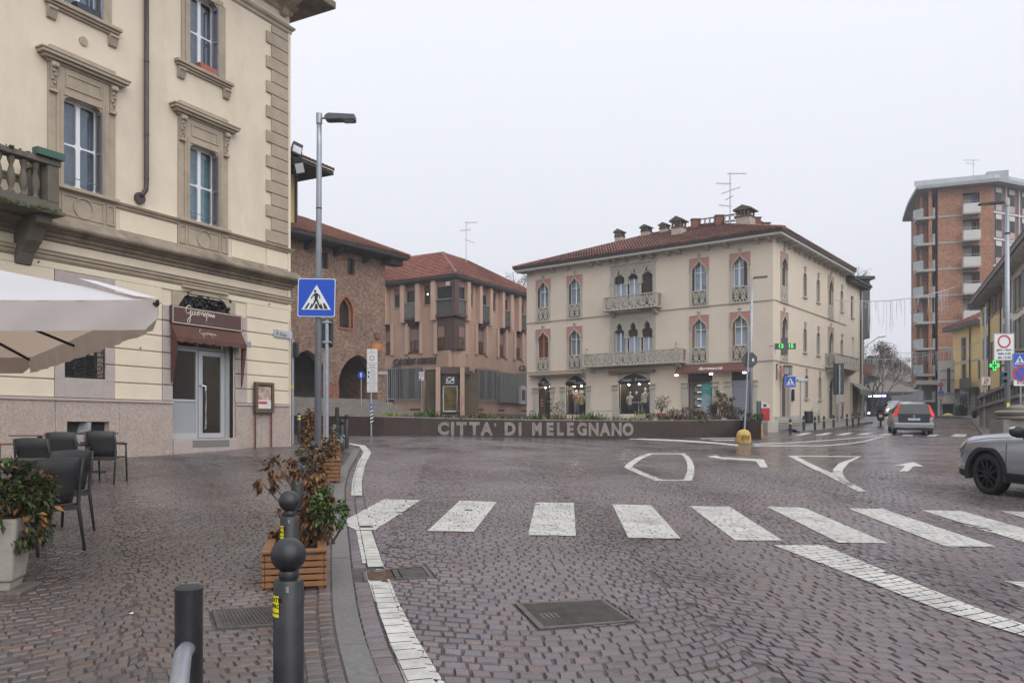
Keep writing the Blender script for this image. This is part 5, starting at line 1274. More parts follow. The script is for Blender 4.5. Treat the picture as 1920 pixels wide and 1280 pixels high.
 # the three-light windows behind the balconies
T=[(FF.u(1152.3),FF.u(1172)),(FF.u(1178),FF.u(1197.3)),(FF.u(1203.7),FF.u(1224.8))];TL,TR=FF.u(1145),FF.u(1229.5)
for zf in FLOOR:
 z0,zs,za,zt=zf+.1,zf+2.05,zf+2.92,zf+3.15
 HOLEF.append((T[0][0],T[2][1],z0,za+.03))
 b=MB();b.box(TL,T[0][0],-.10,.2,z0,zs);b.box(T[2][1],TR,-.10,.2,z0,zs)
 for a,c in((T[0][1],T[1][0]),(T[1][1],T[2][0])):b.tube([((a+c)/2,.03,z0),((a+c)/2,.03,zs-.2)],.075,10);b.box(a-.03,c+.03,-.08,.15,zs-.2,zs)
 for a in(TL+.02,T[2][1]+.0):b.box(a,a+.16,-.13,-.1,zs-.18,zs)
 edges=[TL,(T[0][1]+T[1][0])/2,(T[1][1]+T[2][0])/2,TR]
 for i,(a,c)in enumerate(T):
  uc=(a+c)/2;cu=trefoil(uc,(c-a)/2,zs,za);e0,e1=edges[i]+.001,edges[i+1]-.001
  for q,x in((cu,e0),(mirror(cu,uc),e1)):b.prism([(x,zs)]+q+[(uc,zt),(x,zt)],-.06,.1)
  arch_band(b,cu,uc,.06,-.10,-.06)
 w=b.obj('window_surround',M_fs,BF,MF)
 if zf>8:
  tr=tracery(MB(),TL+.05,TR-.05,za-.45,zt+.06,-.07,.3,.022);tr.obj('tracery',M_fs,w,MF)
  MB().box(TL-.06,TR+.06,-.12,0,zt,zt+.1).obj('head_moulding',M_fs,w,MF);rosette(w,MF,TL,zt+.3,.1);rosette(w,MF,TR,zt+.3,.1)
 bl=[.75,.35,2.2]if zf>8 else[.25,.75,.95]
 for(a,c),k in zip(T,bl):
  MB().box(a,c,.10,.14,za-.5-k*.55 if k<2 else z0,za+.03).obj('roller_blind',M_shd,BF,MF)
  if k<2:casement(BF,MF,a,c,z0,za-.45,transom=.98,y=.15)
  # stone balconies with pierced parapets
def balcony(u0,u1,z0,z1,pr,M,panels,lab=''):
 b=MB().box(u0-.05,u1+.05,-pr-.05,0,z0-.10,z0);bo=b.obj('balcony',M_fs,BF,M,bevel=.02)
 MB().box(u0-.02,u1+.02,-pr-.03,-pr+.10,z1-.07,z1).obj('balcony_rail',M_fs,bo,M,bevel=.01)
 for s_,x in((0,u0),(1,u1)):MB().box(x-(.02 if s_==0 else .10),x+(.10 if s_==0 else .02),-pr+.101,0,z1-.07,z1).obj('balcony_rail',M_fs,bo,M)
 n=panels
 for i in range(n+1):
  x=u0+(u1-u0)*i/n;MB().box(x-.08,x+.08,-pr,-pr+.09,z0,z1-.07).obj('balcony_post',M_fs,bo,M)
  if i<n:tracery(MB(),x+.08,u0+(u1-u0)*(i+1)/n-.08,z0,z1-.07,-pr+.04,.62,.048).obj('tracery',M_fs,bo,M)
 for x in(u0,u1):
  t=tracery(MB(),0,pr-.1,z0,z1-.07,0,.3,.03);t.v=[(x,-v[0]-.05,v[2])for v in t.v];t.obj('tracery',M_fs,bo,M)
 for x in(u0+.35,u1-.35):MB().xprism([(0,z0-.1),(-pr*.8,z0-.1),(-pr*.7,z0-.22),(-.2,z0-.42),(0,z0-.45)],x-.12,x+.12).obj('balcony_bracket',M_fs,bo,M,bevel=.02)
 return bo
pu=FF.u(1133,-.7),FF.u(1232,-.7);balcony(pu[0],pu[1]-.05,8.98,9.82,.7,MF,1)
pl=FF.u(1093.5,-.7),FF.u(1277,-.7);bo=balcony(pl[0],pl[1],5.40,6.20,.7,MF,3)
for x in(pl[0]+.25,pl[1]-.35):MB().lathe((x,-.65,6.2),[(.09,0),(.11,.1),(.06,.2),(.10,.32),(.05,.45),(.02,.5)],8).obj('stone_figure',M_fs,bo,MF)
bl2=balcony(FR.u(1547),FR.u(1590),5.45,6.32,.75,MR,1)
# walls
shopsF=[(-16.78,-15.72,1.2,4.80),(-14.44,-12.8,2.2,4.84),(-10.29,-7.99,2.2,4.81),(-5.38,-3.79,1.5,4.64),(-2.58,-1.39,1.5,4.64)]
holes_wall(MB(),-17.77,-.12,.4,12.42,HOLEF+shopsF,0,.3).obj('front_wall',M_fw,BF,MF)
narrow=[(5.52,6.1),(8.27,6.1),(5.52,9.6),(8.27,9.6),(13.8,6.1),(13.8,9.6),(5.8,3.18),(8.62,3.18)]
hr=HOLER+[(u-.28,u+.28,z,z+1.50)for u,z in narrow]+[(1.05,2.25,1.6,4.62),(10.55,12.1,1.2,4.72),(16.25,17.0,9.45,11.05),(16.5,17.15,6.05,8.0),(16.3,18.9,1.2,4.35)]
holes_wall(MB(),.12,14.9,.4,12.42,[h for h in hr if h[1]<14.9],0,.3).obj('side_wall',M_fw,BF,MR)
holes_wall(MB(),14.9,19.2,.4,11.9,[h for h in hr if h[0]>14.9],0,.3).obj('side_wall',M_fw,BF,MR)
c0=FF.w(-.12,0,0);c1=FR.w(.12,0,0);q=MB()
mid=(FF.w(0,0,0)*.55+(c0+c1)*.225)
P5=[c0,c0.lerp(mid,.5)+(mid-(c0+c1)/2)*.12,mid,c1.lerp(mid,.5)+(mid-(c0+c1)/2)*.12,c1]
q.add([(p.x,p.y,z)for z in(.4,12.42)for p in P5],[(i,i+1,5+i+1,5+i)for i in range(4)]);q.obj('rounded_corner',M_fw,BF,smooth=True)
core=MB().box(-17.7,-.5,1.5,11.5,.4,12.4).obj('core',M_dark,BF,MF)
MB().box(-17.77,-17.6,.301,11.5,.4,12.42).obj('end_wall',M_fw,BF,MF)
# arched heads and keystones of the narrow lights
for u,z in narrow:
 w=MB();c=roundarch(u,.28,z+1.2,z+1.48);spandrel(w,c,u,u-.28,u+.28,z+1.51,-.002,.25);w.obj('arch_infill',M_fw,BF,MR)
 f=MB().box(u-.34,u-.28,-.03,.1,z,z+1.2).box(u+.28,u+.34,-.03,.1,z,z+1.2);arch_band(f,c,u,.06,-.03,.05);s=f.obj('window_surround',M_fs,BF,MR)
 MB().box(u-.40,u+.40,-.10,.05,z-.12,z).obj('sill',M_fs,s,MR,bevel=.02);MB().box(u-.28,u+.28,.14,.18,z,z+1.5).obj('shutter',M_slv,s,MR)
 MB().box(u-.02,u+.02,.12,.14,z,z+1.45).obj('meeting_bar',M_shd,s,MR)
 k=MB().prism([(u-.05,z+1.56),(u+.05,z+1.56),(u+.14,z+1.9),(u-.14,z+1.9)],-.10,0);k.ball((u,-.1,z+1.82),.07,7,5);k.obj('keystone',M_fs,s,MR)
for a,c,z0,z1 in((16.25,17.0,9.45,11.05),(16.5,17.15,6.05,8.0)):
 MB().box(a,c,.12,.16,z0,z1).obj('shutter',M_slv if z0>9 else M_curt,BF,MR);MB().box(a-.08,c+.08,-.1,.05,z0-.08,z0).obj('sill',M_fs,BF,MR)
 # string courses
for z,a in((8.70,0),(5.20,0)):
 MB().box(-17.8,-.12,-.05,0,z,z+.06).obj('string_course',M_fs,BF,MF);MB().box(.12,14.9 if z>8 else 10,-.05,0,z,z+.06).obj('string_course',M_fs,BF,MR)
 pp=[p-(p-Vector((FF.w(-1,1).x,FF.w(-1,1).y,0))).normalized()*-.05 for p in P5];t=MB();t.add([(p.x,p.y,zz)for zz in(z,z+.06)for p in pp]+[(p.x,p.y,z+.06)for p in P5],[(i,i+1,5+i+1,5+i)for i in range(4)]+[(5+i,5+i+1,10+i+1,10+i)for i in range(4)]);t.obj('string_course',M_fs,BF)
MB().box(-17.9,-.1,-.06,.0,.4,1.75).obj('plinth',M_fs,BF,MF);MB().box(.1,19.2,-.05,0,.4,1.95).obj('plinth',M_fs,BF,MR)
# eaves and roof
EV=.62
def fr2(u,y):return FF.w(u,y)
A=FF.w(-18.4,-EV);
def isect(u_side):pass
cor=FF.w(0,0)+(-FF.n*EV)+(-FR.n*EV)
def eave(name,z0,z1,ex,m):
 """eave band round both streets, projecting by ex"""
 cx_=FF.w(0,0)-FF.n*ex-FR.n*ex;a=FF.w(-17.77-ex,-ex);b=FR.w(15.0,-ex);c=FR.w(15.0,.4);d=FF.w(0,0)+FF.n*.4+FR.n*.4;e=FF.w(-17.77-ex,.4)
 MB().zprism([(p.x,p.y)for p in(a,cx_,b,c,d,e)],z0,z1).obj(name,m,BF)
eave('eave_soffit',12.43,12.47,.58,M_fasc);eave('eave_board',12.34,12.49,.62,M_fasc);eave('gutter',12.50,12.64,.70,M_gut)
MB().box(14.9,20.0,-.5,.4,11.9,12.05).box(14.9,20.1,-.6,.4,12.06,12.2).obj('rear_eave',M_gut,BF,MR)
for i in range(19):
 u=-17.2+i*.95+(.12 if i%2 else-.12)
 if not any(abs(u-x)<.3 for x in(-16.32,-13.7,-4.63,-2.05)):MB().xprism([(0,12.34),(-.5,12.34),(-.46,12.24),(-.2,12.2),(-.1,12.08),(0,12.06)],u-.10,u+.10).obj('corbel',M_fs,BF,MF)
for i in range(15):
 u=.6+i*.98+(.12 if i%2 else-.12);MB().xprism([(0,12.34),(-.5,12.34),(-.46,12.24),(-.2,12.2),(-.1,12.08),(0,12.06)],u-.10,u+.10).obj('corbel',M_fs,BF,MR)
def tile_roof(parent,P0,es,et,Ln,t0f,tmaxf,m,cw=.21,rl=.36,amp=.07,name='roof_tiles'):
 """rows of curved tiles on the plane P0 + s es + t et"""
 nrm=es.cross(et).normalized();V,Fc,T_=[],[],[]
 nc=int(Ln/cw)
 for i in range(nc):
  s0=Ln*i/nc;sm=s0+cw/2;ta,tb=t0f(sm),tmaxf(sm)
  if tb-ta<.1:continue
  nr=max(1,int(math.ceil((tb-ta)/rl)))
  for j in range(nr):
   a=ta+j*rl;b=min(tb,a+rl);tn=tone(0);tn=tuple((x-1)*1.25+1 for x in tn);o=len(V);wob=random.uniform(-.012,.012)
   for t,lift in((a,.075),(b,.0)):
    for k in range(5):
     x=s0+cw*k/4+wob;h=amp*math.sin(math.pi*(k/4))+lift;V.append(tuple(P0+es*x+et*t+nrm*h));T_.append(tn)
   for k in range(4):Fc.append((o+k,o+k+1,o+5+k+1,o+5+k))
   V+=[tuple(P0+es*(s0+wob)+et*a),tuple(P0+es*(s0+cw+wob)+et*a)];T_+=[tn,tn];Fc.append((o,o+10,o+11,o+4,o+3,o+2,o+1))
 ob=tone_mesh(name,V,Fc,T_,m,None,'stuff');attach(ob,parent);return ob
def ridge_caps(parent,pts,m,r=.11):
 b=MB()
 for a,c in zip(pts,pts[1:]):
  n=max(1,int((c-a).length/.4))
  for i in range(n):b.tube([a.lerp(c,i/n),a.lerp(c,(i+1)/n+.02)],[r*1.08,r*.92],8)
 ob=b.obj('ridge_caps',m,parent);ob['kind']='stuff';return ob
sl=math.atan(.38)
P0=FF.w(-18.5,-.72,12.62);es=FF.d.copy();et=(FF.n*math.cos(sl)+Vector((0,0,1))*math.sin(sl));Ln=18.5+.72
TM=7.3/math.cos(sl)
tile_roof(BF,P0,es,et,Ln,lambda s:0,lambda s:min(TM,s/math.cos(sl)*.98,(Ln-s)/math.cos(sl)),M_tile)
P1=FF.w(0,0,12.62)-FF.n*.72-FR.n*.72;es2=FR.d.copy();et2=(FR.n*math.cos(sl)+Vector((0,0,1))*math.sin(sl));L2=15.7
tile_roof(BF,P1,es2,et2,L2,lambda s:0,lambda s:min(TM,s/math.cos(sl)),M_tile)
ap=P1+FF.n*7.3-FF.d*7.3+Vector((0,0,7.3*.38));lp=P0+FF.n*7.3+FF.d*7.45+Vector((0,0,7.3*.38))
M_cap=mat('ridge tile',(.23,.105,.08),.8,.25,5)
ridge_caps(BF,[P0+Vector((0,0,.04)),lp,ap,P1+Vector((0,0,.04))],M_cap)
b=MB();back=FF.w(-18.4,13,12.6);back2=FF.w(.7,14.5,12.6)
b.add([P0,P1,P1+FR.d*15.7,back],[(3,2,1,0)]);b.add([lp,ap,back2,back],[(0,1,2,3)]);b.add([P0,lp,back],[(0,1,2)])
b.obj('roof_back',M_cap,BF)
bk=MB().box(14.9,20.0,-.55,6,12.2,12.26);bk.add([(14.9,-.6,12.26),(20.0,-.6,12.26),(20.0,6,14.4),(14.9,6,14.4)],[(0,1,2,3)]);bk.obj('rear_roof',M_gut,BF,MR)
# chimneys and roof terrace
def chimney(px,py_top,py_base,Y,w,label):
 t=at(px,py_top,Y);b_=at(px,py_base,Y);H=t.z-b_.z;e=thing('chimney',label,'chimney',(b_.x,b_.y,b_.z))
 M=Matrix.Translation((b_.x,b_.y,0))@FF.M.to_3x3().to_4x4();w2=w/2
 MB().box(-w2,w2,-w2,w2,b_.z-1.2,b_.z+H*.38).obj('stack',mat('chimney plaster',(.42,.36,.31),.85,.1,3,stain=.5,sc=(.2,.17,.15)),e,M)
 hd=MB().box(-w2*1.12,w2*1.12,-w2*1.12,w2*1.12,b_.z+H*.38,b_.z+H*.44)
 for i in range(4):
  for s_ in(-1,1):x=-w2+w*(i+.5)/4;hd.box(x-.045,x+.045,s_*w2-.06,s_*w2+.06,b_.z+H*.44,b_.z+H*.72)
 hd.box(-w2*.8,w2*.8,-.05,.05,b_.z+H*.44,b_.z+H*.72)
 hd.obj('flue_head',mat('old brick',(.13,.075,.06),.85,.3,9),e,M)
 MB().prism([(-w2*1.35,b_.z+H*.72),(w2*1.35,b_.z+H*.72),(w2*1.3,b_.z+H*.79),(0,b_.z+H),(-w2*1.3,b_.z+H*.79)],-w2*1.3,w2*1.3).obj('cap',mat('lichen tile',(.085,.07,.06),.9,.4,6,stain=.4,sc=(.25,.22,.05)),e,M)
chimney(1162,430,455,58,.55,'slim brick chimney on the pharmacy roof, outermost from the corner');chimney(1212,422,444,57.5,.6,'small brick chimney on the pharmacy roof, second from the outer end')
chimney(1246,418,438,57,.55,'small lichen-capped chimney on the pharmacy roof beside the plastered one');chimney(1273,407,442,53.5,.75,'plastered chimney with hooded cap standing on the pharmacy roof tiles');chimney(1398,387,422,52,.95,'big hooded chimney at the end of the roof terrace railing')
e=thing('roof_terrace_railing','roof terrace railing of rings between low brick piers on the pharmacy','railing',at(1340,418,53.5))
pp=[(1304,411,424,54.8),(1349,404,420,53.4),(1398,396,415,51.9),(1418,408,425,53.5),(1436,418,432,56)]
M_bp=mat('brick pier',(.19,.075,.055),.8,.2,8)
for i,(px,pt,pb,Y)in enumerate(pp):
 a,c=at(px,pt,Y),at(px,pb,Y);w=.28 if i<3 else .25
 MB().box(a.x-w,a.x+w,a.y-.2,a.y+.2,c.z-.5,a.z-.06).box(a.x-w-.05,a.x+w+.05,a.y-.25,a.y+.25,a.z-.06,a.z).obj('pier',M_bp,e)
 if i+1<len(pp):
  q=pp[i+1];d=at(q[0],q[1],q[3]);f_=at(q[0],q[2],q[3]);r=MB();n=5
  for s_,t_ in((.12,1),(.85,1)):r.tube([a.lerp(c,s_),d.lerp(f_,s_)],.035,6)
  for k in range(n):p=a.lerp(d,(k+.5)/n);p2=c.lerp(f_,(k+.5)/n);r.tube([(p.lerp(p2,.48)+(d-a).normalized()*.19*math.cos(t*.785)+Vector((0,0,.19*math.sin(t*.785))))for t in range(9)],.028,5)
  r.obj('rail',M_slv,e)
def antenna(name,px,py0,py1,Y,arms,label):
 a,b_=at(px,py1,Y),at(px,py0,Y);e=thing(name,label,'antenna',b_)
 MB().tube([b_-Vector((0,0,.6)),a],.035,6).obj('mast',M_alu,e)
 for(f,l0,l1,sl_,n,el)in arms:
  p=b_.lerp(a,f);m_=MB();q0=p+Vector((l0,0,l0*sl_));q1=p+Vector((l1,0,l1*sl_));m_.tube([q0,q1],.018,5)
  for i in range(n):c=q0.lerp(q1,(i+.5)/n);m_.tube([c+Vector((0,-el,0)),c+Vector((.02,el,0))],.008,4)
  m_.obj('element_arm',M_shut,e)
antenna('roof_antenna',1369,408,324,54.5,[(.98,-.2,1.1,0,10,.25),(.75,-.95,.1,-.05,8,.3),(.6,-.6,.7,.35,5,.4),(.45,-.35,.2,.5,4,.3),(.25,-.75,.1,-.12,6,.3)],'tall television aerial on the pharmacy roof')
# street level shops
M_lun=mat('black shop lettering board',(.012,.013,.018),.35,.1)
M_lit=mat('shop lettering',(.55,.55,.52),.6,.02)
def pilaster(M,x0,x1,zb=1.3,zc=4.1,parent=BF,y=-.10):
 b=MB().box(x0-.04,x1+.04,y-.04,0,zb,zb+.35).box(x0,x1,y,0,zb+.35,zc-.32).box(x0-.05,x1+.05,y-.05,0,zc-.32,zc-.22).box(x0,x1,y,0,zc-.22,zc-.05).box(x0-.07,x1+.07,y-.07,0,zc-.05,zc+.03)
 b.obj('pilaster',M_fs,parent,M,bevel=.01)
def shop_arch(x0,x1,zs,za,M=MF):
 uc=(x0+x1)/2;hw=(x1-x0)/2;n=10;c=[(x0+(uc-x0)*i/n,zs+(za-zs)*math.sin(i/n*math.pi/2)**.9)for i in range(n+1)]
 b=MB();arch_band(b,c,uc,.10,-.09,.0);s=b.obj('shop_arch',M_fs,BF,M);w=spandrel(MB(),c,uc,x0,x1,za+.01,-.003,.25);w.obj('arch_infill',M_fs,s,M)
 return s
room_m=mat('lit shop wall',(.10,.085,.075),.8,.2,2)
def room(x0,x1,z0,z1,d,M,m=room_m):
 a,c=x0+.01,x1-.01
 MB().add([(a,.3,z0),(c,.3,z0),(c,d,z0),(a,d,z0),(a,.3,z1),(c,.3,z1),(c,d,z1),(a,d,z1)],[(0,1,2,3),(7,6,5,4),(3,2,6,7),(0,3,7,4),(2,1,5,6)]).obj('shop_interior',m,BF,M)
M_spot=emis('warm spot lamp',(1,.82,.55),110)
sgl=glass('shop glass')
# boutique door, two windows
for x0,x1,za,zb in((-16.78,-15.72,4.8,1.9),(-14.44,-12.8,4.84,2.3),(-10.29,-7.99,4.81,2.3)):
 shop_arch(x0,x1,4.32,za);pilaster(MF,x0-.36,x0-.03);pilaster(MF,x1+.03,x1+.36)
 L_=MB().box(x0,x1,.04,.08,4.22,za).obj('lunette_sign',M_lun,BF,MF)
 if x1-x0<2:
  moved(text_mb('Design',.22,extrude=.002,shear=.35),(x0+x1)/2-.25*(x1-x0)/1.2,.035,4.52).obj('lettering',M_lit,L_,MF);moved(text_mb('Boutique',.2,extrude=.002,shear=.35),(x0+x1)/2+.12*(x1-x0),.035,4.36).obj('lettering',M_lit,L_,MF)
 else:moved(text_mb('Design   Boutique',.27,extrude=.002,shear=.35),(x0+x1)/2,.035,4.42).obj('lettering',M_lit,L_,MF)
 room(x0,x1,1.9,4.2,1.45,MF,mat('boutique wall',(.035,.03,.03),.8,.2,2))
 b=MB();oo,ii=rect_ring((x0,x1,zb-.1,4.22),(x0+.06,x1-.06,zb,4.16),.001);b.ring(oo,ii,.08,.14);s=b.obj('shop_window',M_lun,BF,MF)
 MB().box(x0+.05,x1-.05,.1,.106,zb-.01,4.17).obj('pane',sgl,s,MF)
 MB().box(x0,x1,.02,.2,1.3,zb-.1).obj('stall_riser',mat('green black riser',(.03,.04,.04),.4),s,MF)
 for i in range(3):x=x0+(x1-x0)*(i+.5)/3;MB().lathe((x,.7,4.12),[(.05,0),(.05,.06)],8).obj('spot_lamp',M_spot,s,MF)
d=MB().box(-16.75,-16.25,.1,.14,1.95,4.1).obj('boutique_door',mat('brown door',(.12,.05,.025),.5,.15,5),BF,MF)
for i in range(3):MB().box(-16.55,-16.47,.09,.1,3.2-.2*i,3.28-.2*i).obj('door_sticker',M_lit,d,MF)
t=text_mb('SALDI',.34,bold=.012,extrude=.002,spacing=1.05);moved(t,-13.5,.085,3.72).obj('window_lettering',mat('white vinyl',(.78,.78,.76),.5),BF,MF)
moved(text_mb('*',.2,extrude=.002),-14.12,.085,3.6).obj('window_lettering',MATS['white vinyl'],BF,MF);moved(text_mb('*',.2,extrude=.002),-12.93,.085,3.65).obj('window_lettering',MATS['white vinyl'],BF,MF)
def mannequin(u,y,z,top,bottom,label,skirt=False,s=1.0):
 p=FF.w(u,y,z);e=thing('mannequin',label,'mannequin',p,'mannequins in the boutique windows')
 M=Matrix.Translation(p)@Matrix.Scale(s,4)
 MB().lathe((0,0,0),[(.16,0),(.16,.02),(.015,.03),(.015,.75)],10).obj('stand',M_blk,e,M)
 b=MB();prof=[(.02,.72),(.15,.76),(.17,.85),(.13,1.02),(.12,1.1),(.165,1.28),(.175,1.38),(.10,1.45),(.055,1.5)]
 b.lathe((0,0,0),prof,12);b.v=[(v[0],v[1]*.65,v[2])for v in b.v]
 for s_ in(-1,1):b.tube([(s_*.17,0,1.38),(s_*.23,.01,1.15),(s_*.22,-.03,.92)],[.055,.045,.035],7)
 b.obj('top',top,e,M,smooth=True)
 MB().ball((0,0,1.64),.105,10,8,(.85,.95,1.15)).tube([(0,0,1.48),(0,0,1.56)],.045,8).obj('head',mat('mannequin',(.62,.55,.48),.5),e,M,smooth=True)
 c=MB()
 if skirt:c.lathe((0,0,0),[(.26,.25),(.22,.5),(.165,.8)],12)
 else:
  for s_ in(-1,1):c.tube([(s_*.08,0,.8),(s_*.09,0,.45),(s_*.09,0,.05)],[.095,.07,.05],8)
 c.obj('bottom',bottom,e,M,smooth=True)
cr,nv,gy,wh,ol,br=(mat('knit cream',(.52,.46,.36),.9),mat('navy cloth',(.02,.025,.045),.9),mat('grey cloth',(.22,.24,.27),.9),mat('white cloth',(.6,.57,.52),.9),mat('pale olive cloth',(.36,.36,.22),.9),mat('dusty pink cloth',(.38,.26,.21),.9))
mannequin(-14.05,.75,2.15,mat('peach cloth',(.5,.28,.16),.9),gy,'mannequin in peach top and grey trousers beside the SALDI lettering');mannequin(-13.6,.7,2.1,cr,nv,'mannequin in cream cardigan and navy trousers under the SALDI lettering');mannequin(-13.05,.9,1.95,br,br,'mannequin in dusty pink outfit at the edge of the SALDI window',True,.85)
mannequin(-9.85,.75,2.1,cr,nv,'mannequin in cream sweater and navy trousers in the wide boutique window',s=.92);mannequin(-9.45,.9,2.1,nv,nv,'mannequin all in navy in the wide boutique window',s=.92);mannequin(-9.05,1.1,2.0,ol,wh,'short mannequin in pale olive top with white skirt in the wide boutique window',True,.8);mannequin(-8.7,.7,2.15,wh,nv,'mannequin in white blouse and navy trousers in the wide boutique window');mannequin(-8.25,.75,2.2,ol,gy,'tall mannequin in pale olive top and grey trousers in the wide boutique window',s=1.02)
o=thing('display_table','small white round display table among the mannequins','table',FF.w(-9.1,.6,2.2));MB().lathe(FF.w(-9.1,.55,2.95),[(.38,0),(.38,.03)],16).obj('top',wh,o);MB().tube([FF.w(-9.1,.55,2.2),FF.w(-9.1,.55,2.95)],.03,8).obj('leg',wh,o)
# folded awnings, pharmacy awning
MB().box(-17.3,-12.85,-.30,-.05,4.95,5.10).obj('folded_awning',mat('beige awning',(.42,.33,.24),.8,.05),BF,MF);MB().box(-17.3,-12.85,-.42,-.31,4.88,4.98).obj('awning_bar',mat('brown awning bar',(.16,.11,.08),.7),BF,MF)
MB().box(-10.9,-7.6,-.3,-.05,4.86,5.0).obj('folded_awning',MATS['brown awning bar'],BF,MF)
aw=MB();n=40;a0,a1=-6.0,-1.55;top=[(a0+(a1-a0)*i/n,-.06,5.17)for i in range(n+1)];low=[(a0+(a1-a0)*i/n,-.55,4.72)for i in range(n+1)];hem=[(a0+(a1-a0)*i/n,-.56,4.62-.03*abs(math.sin(i*math.pi/2)))for i in range(n+1)]
k=n+1;aw.add(top+low+hem,[(i,i+1,k+i+1,k+i)for i in range(n)]+[(k+i,k+i+1,2*k+i+1,2*k+i)for i in range(n)]);aw.add([(a0,-.06,5.17),(a0,-.55,4.72),(a0,-.06,4.72)],[(0,1,2)]);aw.add([(a1,-.06,5.17),(a1,-.55,4.72),(a1,-.06,4.72)],[(0,1,2)])
ao=aw.obj('awning',mat('brown canvas',(.12,.052,.040),.85,.1,3),BF,MF);mm=ao.modifiers.new('t','SOLIDIFY');mm.thickness=.008
t=text_mb('farmacia',.40,bold=.004,extrude=.002,shear=.25,spacing=1.12);t.v=[(v[0]-3.75,-.37+.74*v[2]-.02+v[1],4.885+.67*v[2]+.015)for v in t.v];t.obj('lettering',mat('white lettering',(.75,.74,.70),.6),ao,MF)
for u in(-5.85,-3.6,-1.55):MB().box(u-.09,u+.09,-.68,-.58,4.5,4.58).obj('awning_lamp',emis('shop lamp',(1,.97,.9),6),ao,MF)
for x0,x1 in((-5.38,-3.79),(-2.58,-1.39)):
 pilaster(MF,x0-.36,x0-.03);pilaster(MF,x1+.03,x1+.36);MB().box(x0,x1,.05,.09,4.15,4.64).obj('fanlight',M_lun,BF,MF)
room(-5.38,-3.79,1.5,4.15,1.4,MF,mat('pharmacy shelf wall',(.38,.35,.30),.7))
b=MB();oo,ii=rect_ring((-5.38,-3.79,1.5,4.15),(-5.3,-3.87,1.62,4.05),.001);b.ring(oo,ii,.08,.14);s=b.obj('shop_window',M_brownm,BF,MF);MB().box(-5.31,-3.86,.1,.106,1.6,4.06).obj('pane',sgl,s,MF)
M_lite=emis('shelf strip light',(1,.97,.88),1.2)
for i in range(5):
 z=1.9+.42*i;sh=MB().box(-5.2,-4.6,.45,.9,z,z+.03).obj('shelf',wh,s,MF);MB().box(-5.18,-4.62,.88,.9,z+.36,z+.39).obj('strip_light',M_lite,s,MF)
 for j in range(5):x=-5.15+.11*j;h=random.uniform(.1,.26);MB().box(x,x+.08,.5,.6,z+.03,z+.03+h).obj('packet',mat('packet %d'%(j%3),[(.6,.6,.55),(.45,.5,.5),(.55,.42,.40)][j%3],.6),s,MF)
p=MB().box(-4.55,-3.88,.12,.135,1.62,4.02).obj('poster',mat('teal poster',(.05,.36,.34),.6,.05),s,MF)
k=20;MB().prism([(-4.215+.33*math.cos(math.pi*i/k),3.05+.33*math.sin(math.pi*i/k))for i in range(k+1)]+[(-4.545,1.64),(-3.885,1.64)],.113,.119).obj('poster_drop',mat('pale blue print',(.28,.42,.50),.6),p,MF)
moved(text_mb('farmacia',.13,extrude=.001),-4.215,.112,3.72).obj('lettering',MATS['white vinyl'],p,MF)
for i in range(14):x,z=random.uniform(-4.48,-3.95),random.uniform(1.75,3.05);MB().box(x-.03,x+.03,.108,.112,z-.05,z+.05).obj('poster_mark',[nv,mat('poster pink',(.5,.18,.2),.6),wh][i%3],p,MF)
g=MB();g.box(-2.57,-1.4,.1,.14,1.5,4.14);sho=g.obj('roller_shutter',mat('shutter steel',(.33,.36,.40),.45,.06,6,metal=.5),BF,MF)
for i in range(20):z=1.5+.13*i;MB().xprism([(.1,z),(.055,z+.03),(.055,z+.09),(.1,z+.12)],-2.56,-1.41).obj('slat',MATS['shutter steel'],sho,MF)
# side street doors
dr=MB();c=ogee(1.65,.6,3.95,4.75);spandrel(dr,c,1.65,1.05,2.25,4.63,-.003,.2)if False else None
arch_band(dr,c,1.65,.12,-.1,.0);dr.box(.9,1.05,-.08,0,1.6,3.95).box(2.25,2.4,-.08,0,1.6,3.95).box(.85,1.08,-.12,0,3.85,3.97).box(2.22,2.45,-.12,0,3.85,3.97);dro=dr.obj('door_surround',M_fs,BF,MR)
pk=MB()
for s_ in(0,1):
 q_=offset_curve(c,1.65,.11)if s_==0 else mirror(offset_curve(c,1.65,.11),1.65);x=.92 if s_==0 else 2.38;pk.prism([(x,3.97)]+q_+[(1.65,4.98),(x,4.98)],-.05,-.001)
pk.obj('pink_panel',M_pink,dro,MR);rosette(dro,MR,1.65,5.05,.09)
MB().box(1.05,2.25,.14,.18,1.6,4.6).obj('door',mat('brown glazed door',(.08,.05,.04),.4,.1),dro,MR);MB().box(1.12,1.6,.1,.13,1.9,3.7).obj('door_pane',mat('door glass',(.10,.11,.11),.1,.1),dro,MR);MB().box(1.15,1.5,.09,.1,2.1,2.6).obj('door_notice',mat('aqua notice',(.10,.42,.45),.6),dro,MR)
b=MB();c=roundarch(11.32,.78,3.95,4.7);spandrel(b,c,11.32,10.55,12.1,4.73,-.003,.2);arch_band(b,c,11.32,.14,-.08,0);b.box(10.4,10.55,-.08,0,1.2,3.95).box(12.1,12.25,-.08,0,1.2,3.95).box(10.36,10.58,-.12,0,3.85,3.97).box(12.07,12.3,-.12,0,3.85,3.97);o=b.obj('door_surround',M_fs,BF,MR);MB().box(10.55,12.1,.16,.2,1.2,4.7).obj('door',M_slv,o,MR)
MB().box(13.2,14.4,-.1,0,3.05,3.15).obj('sill',M_fs,BF,MR);MB().box(13.3,14.2,-.03,.02,1.7,2.9).obj('wall_panel',M_bp,BF,MR)
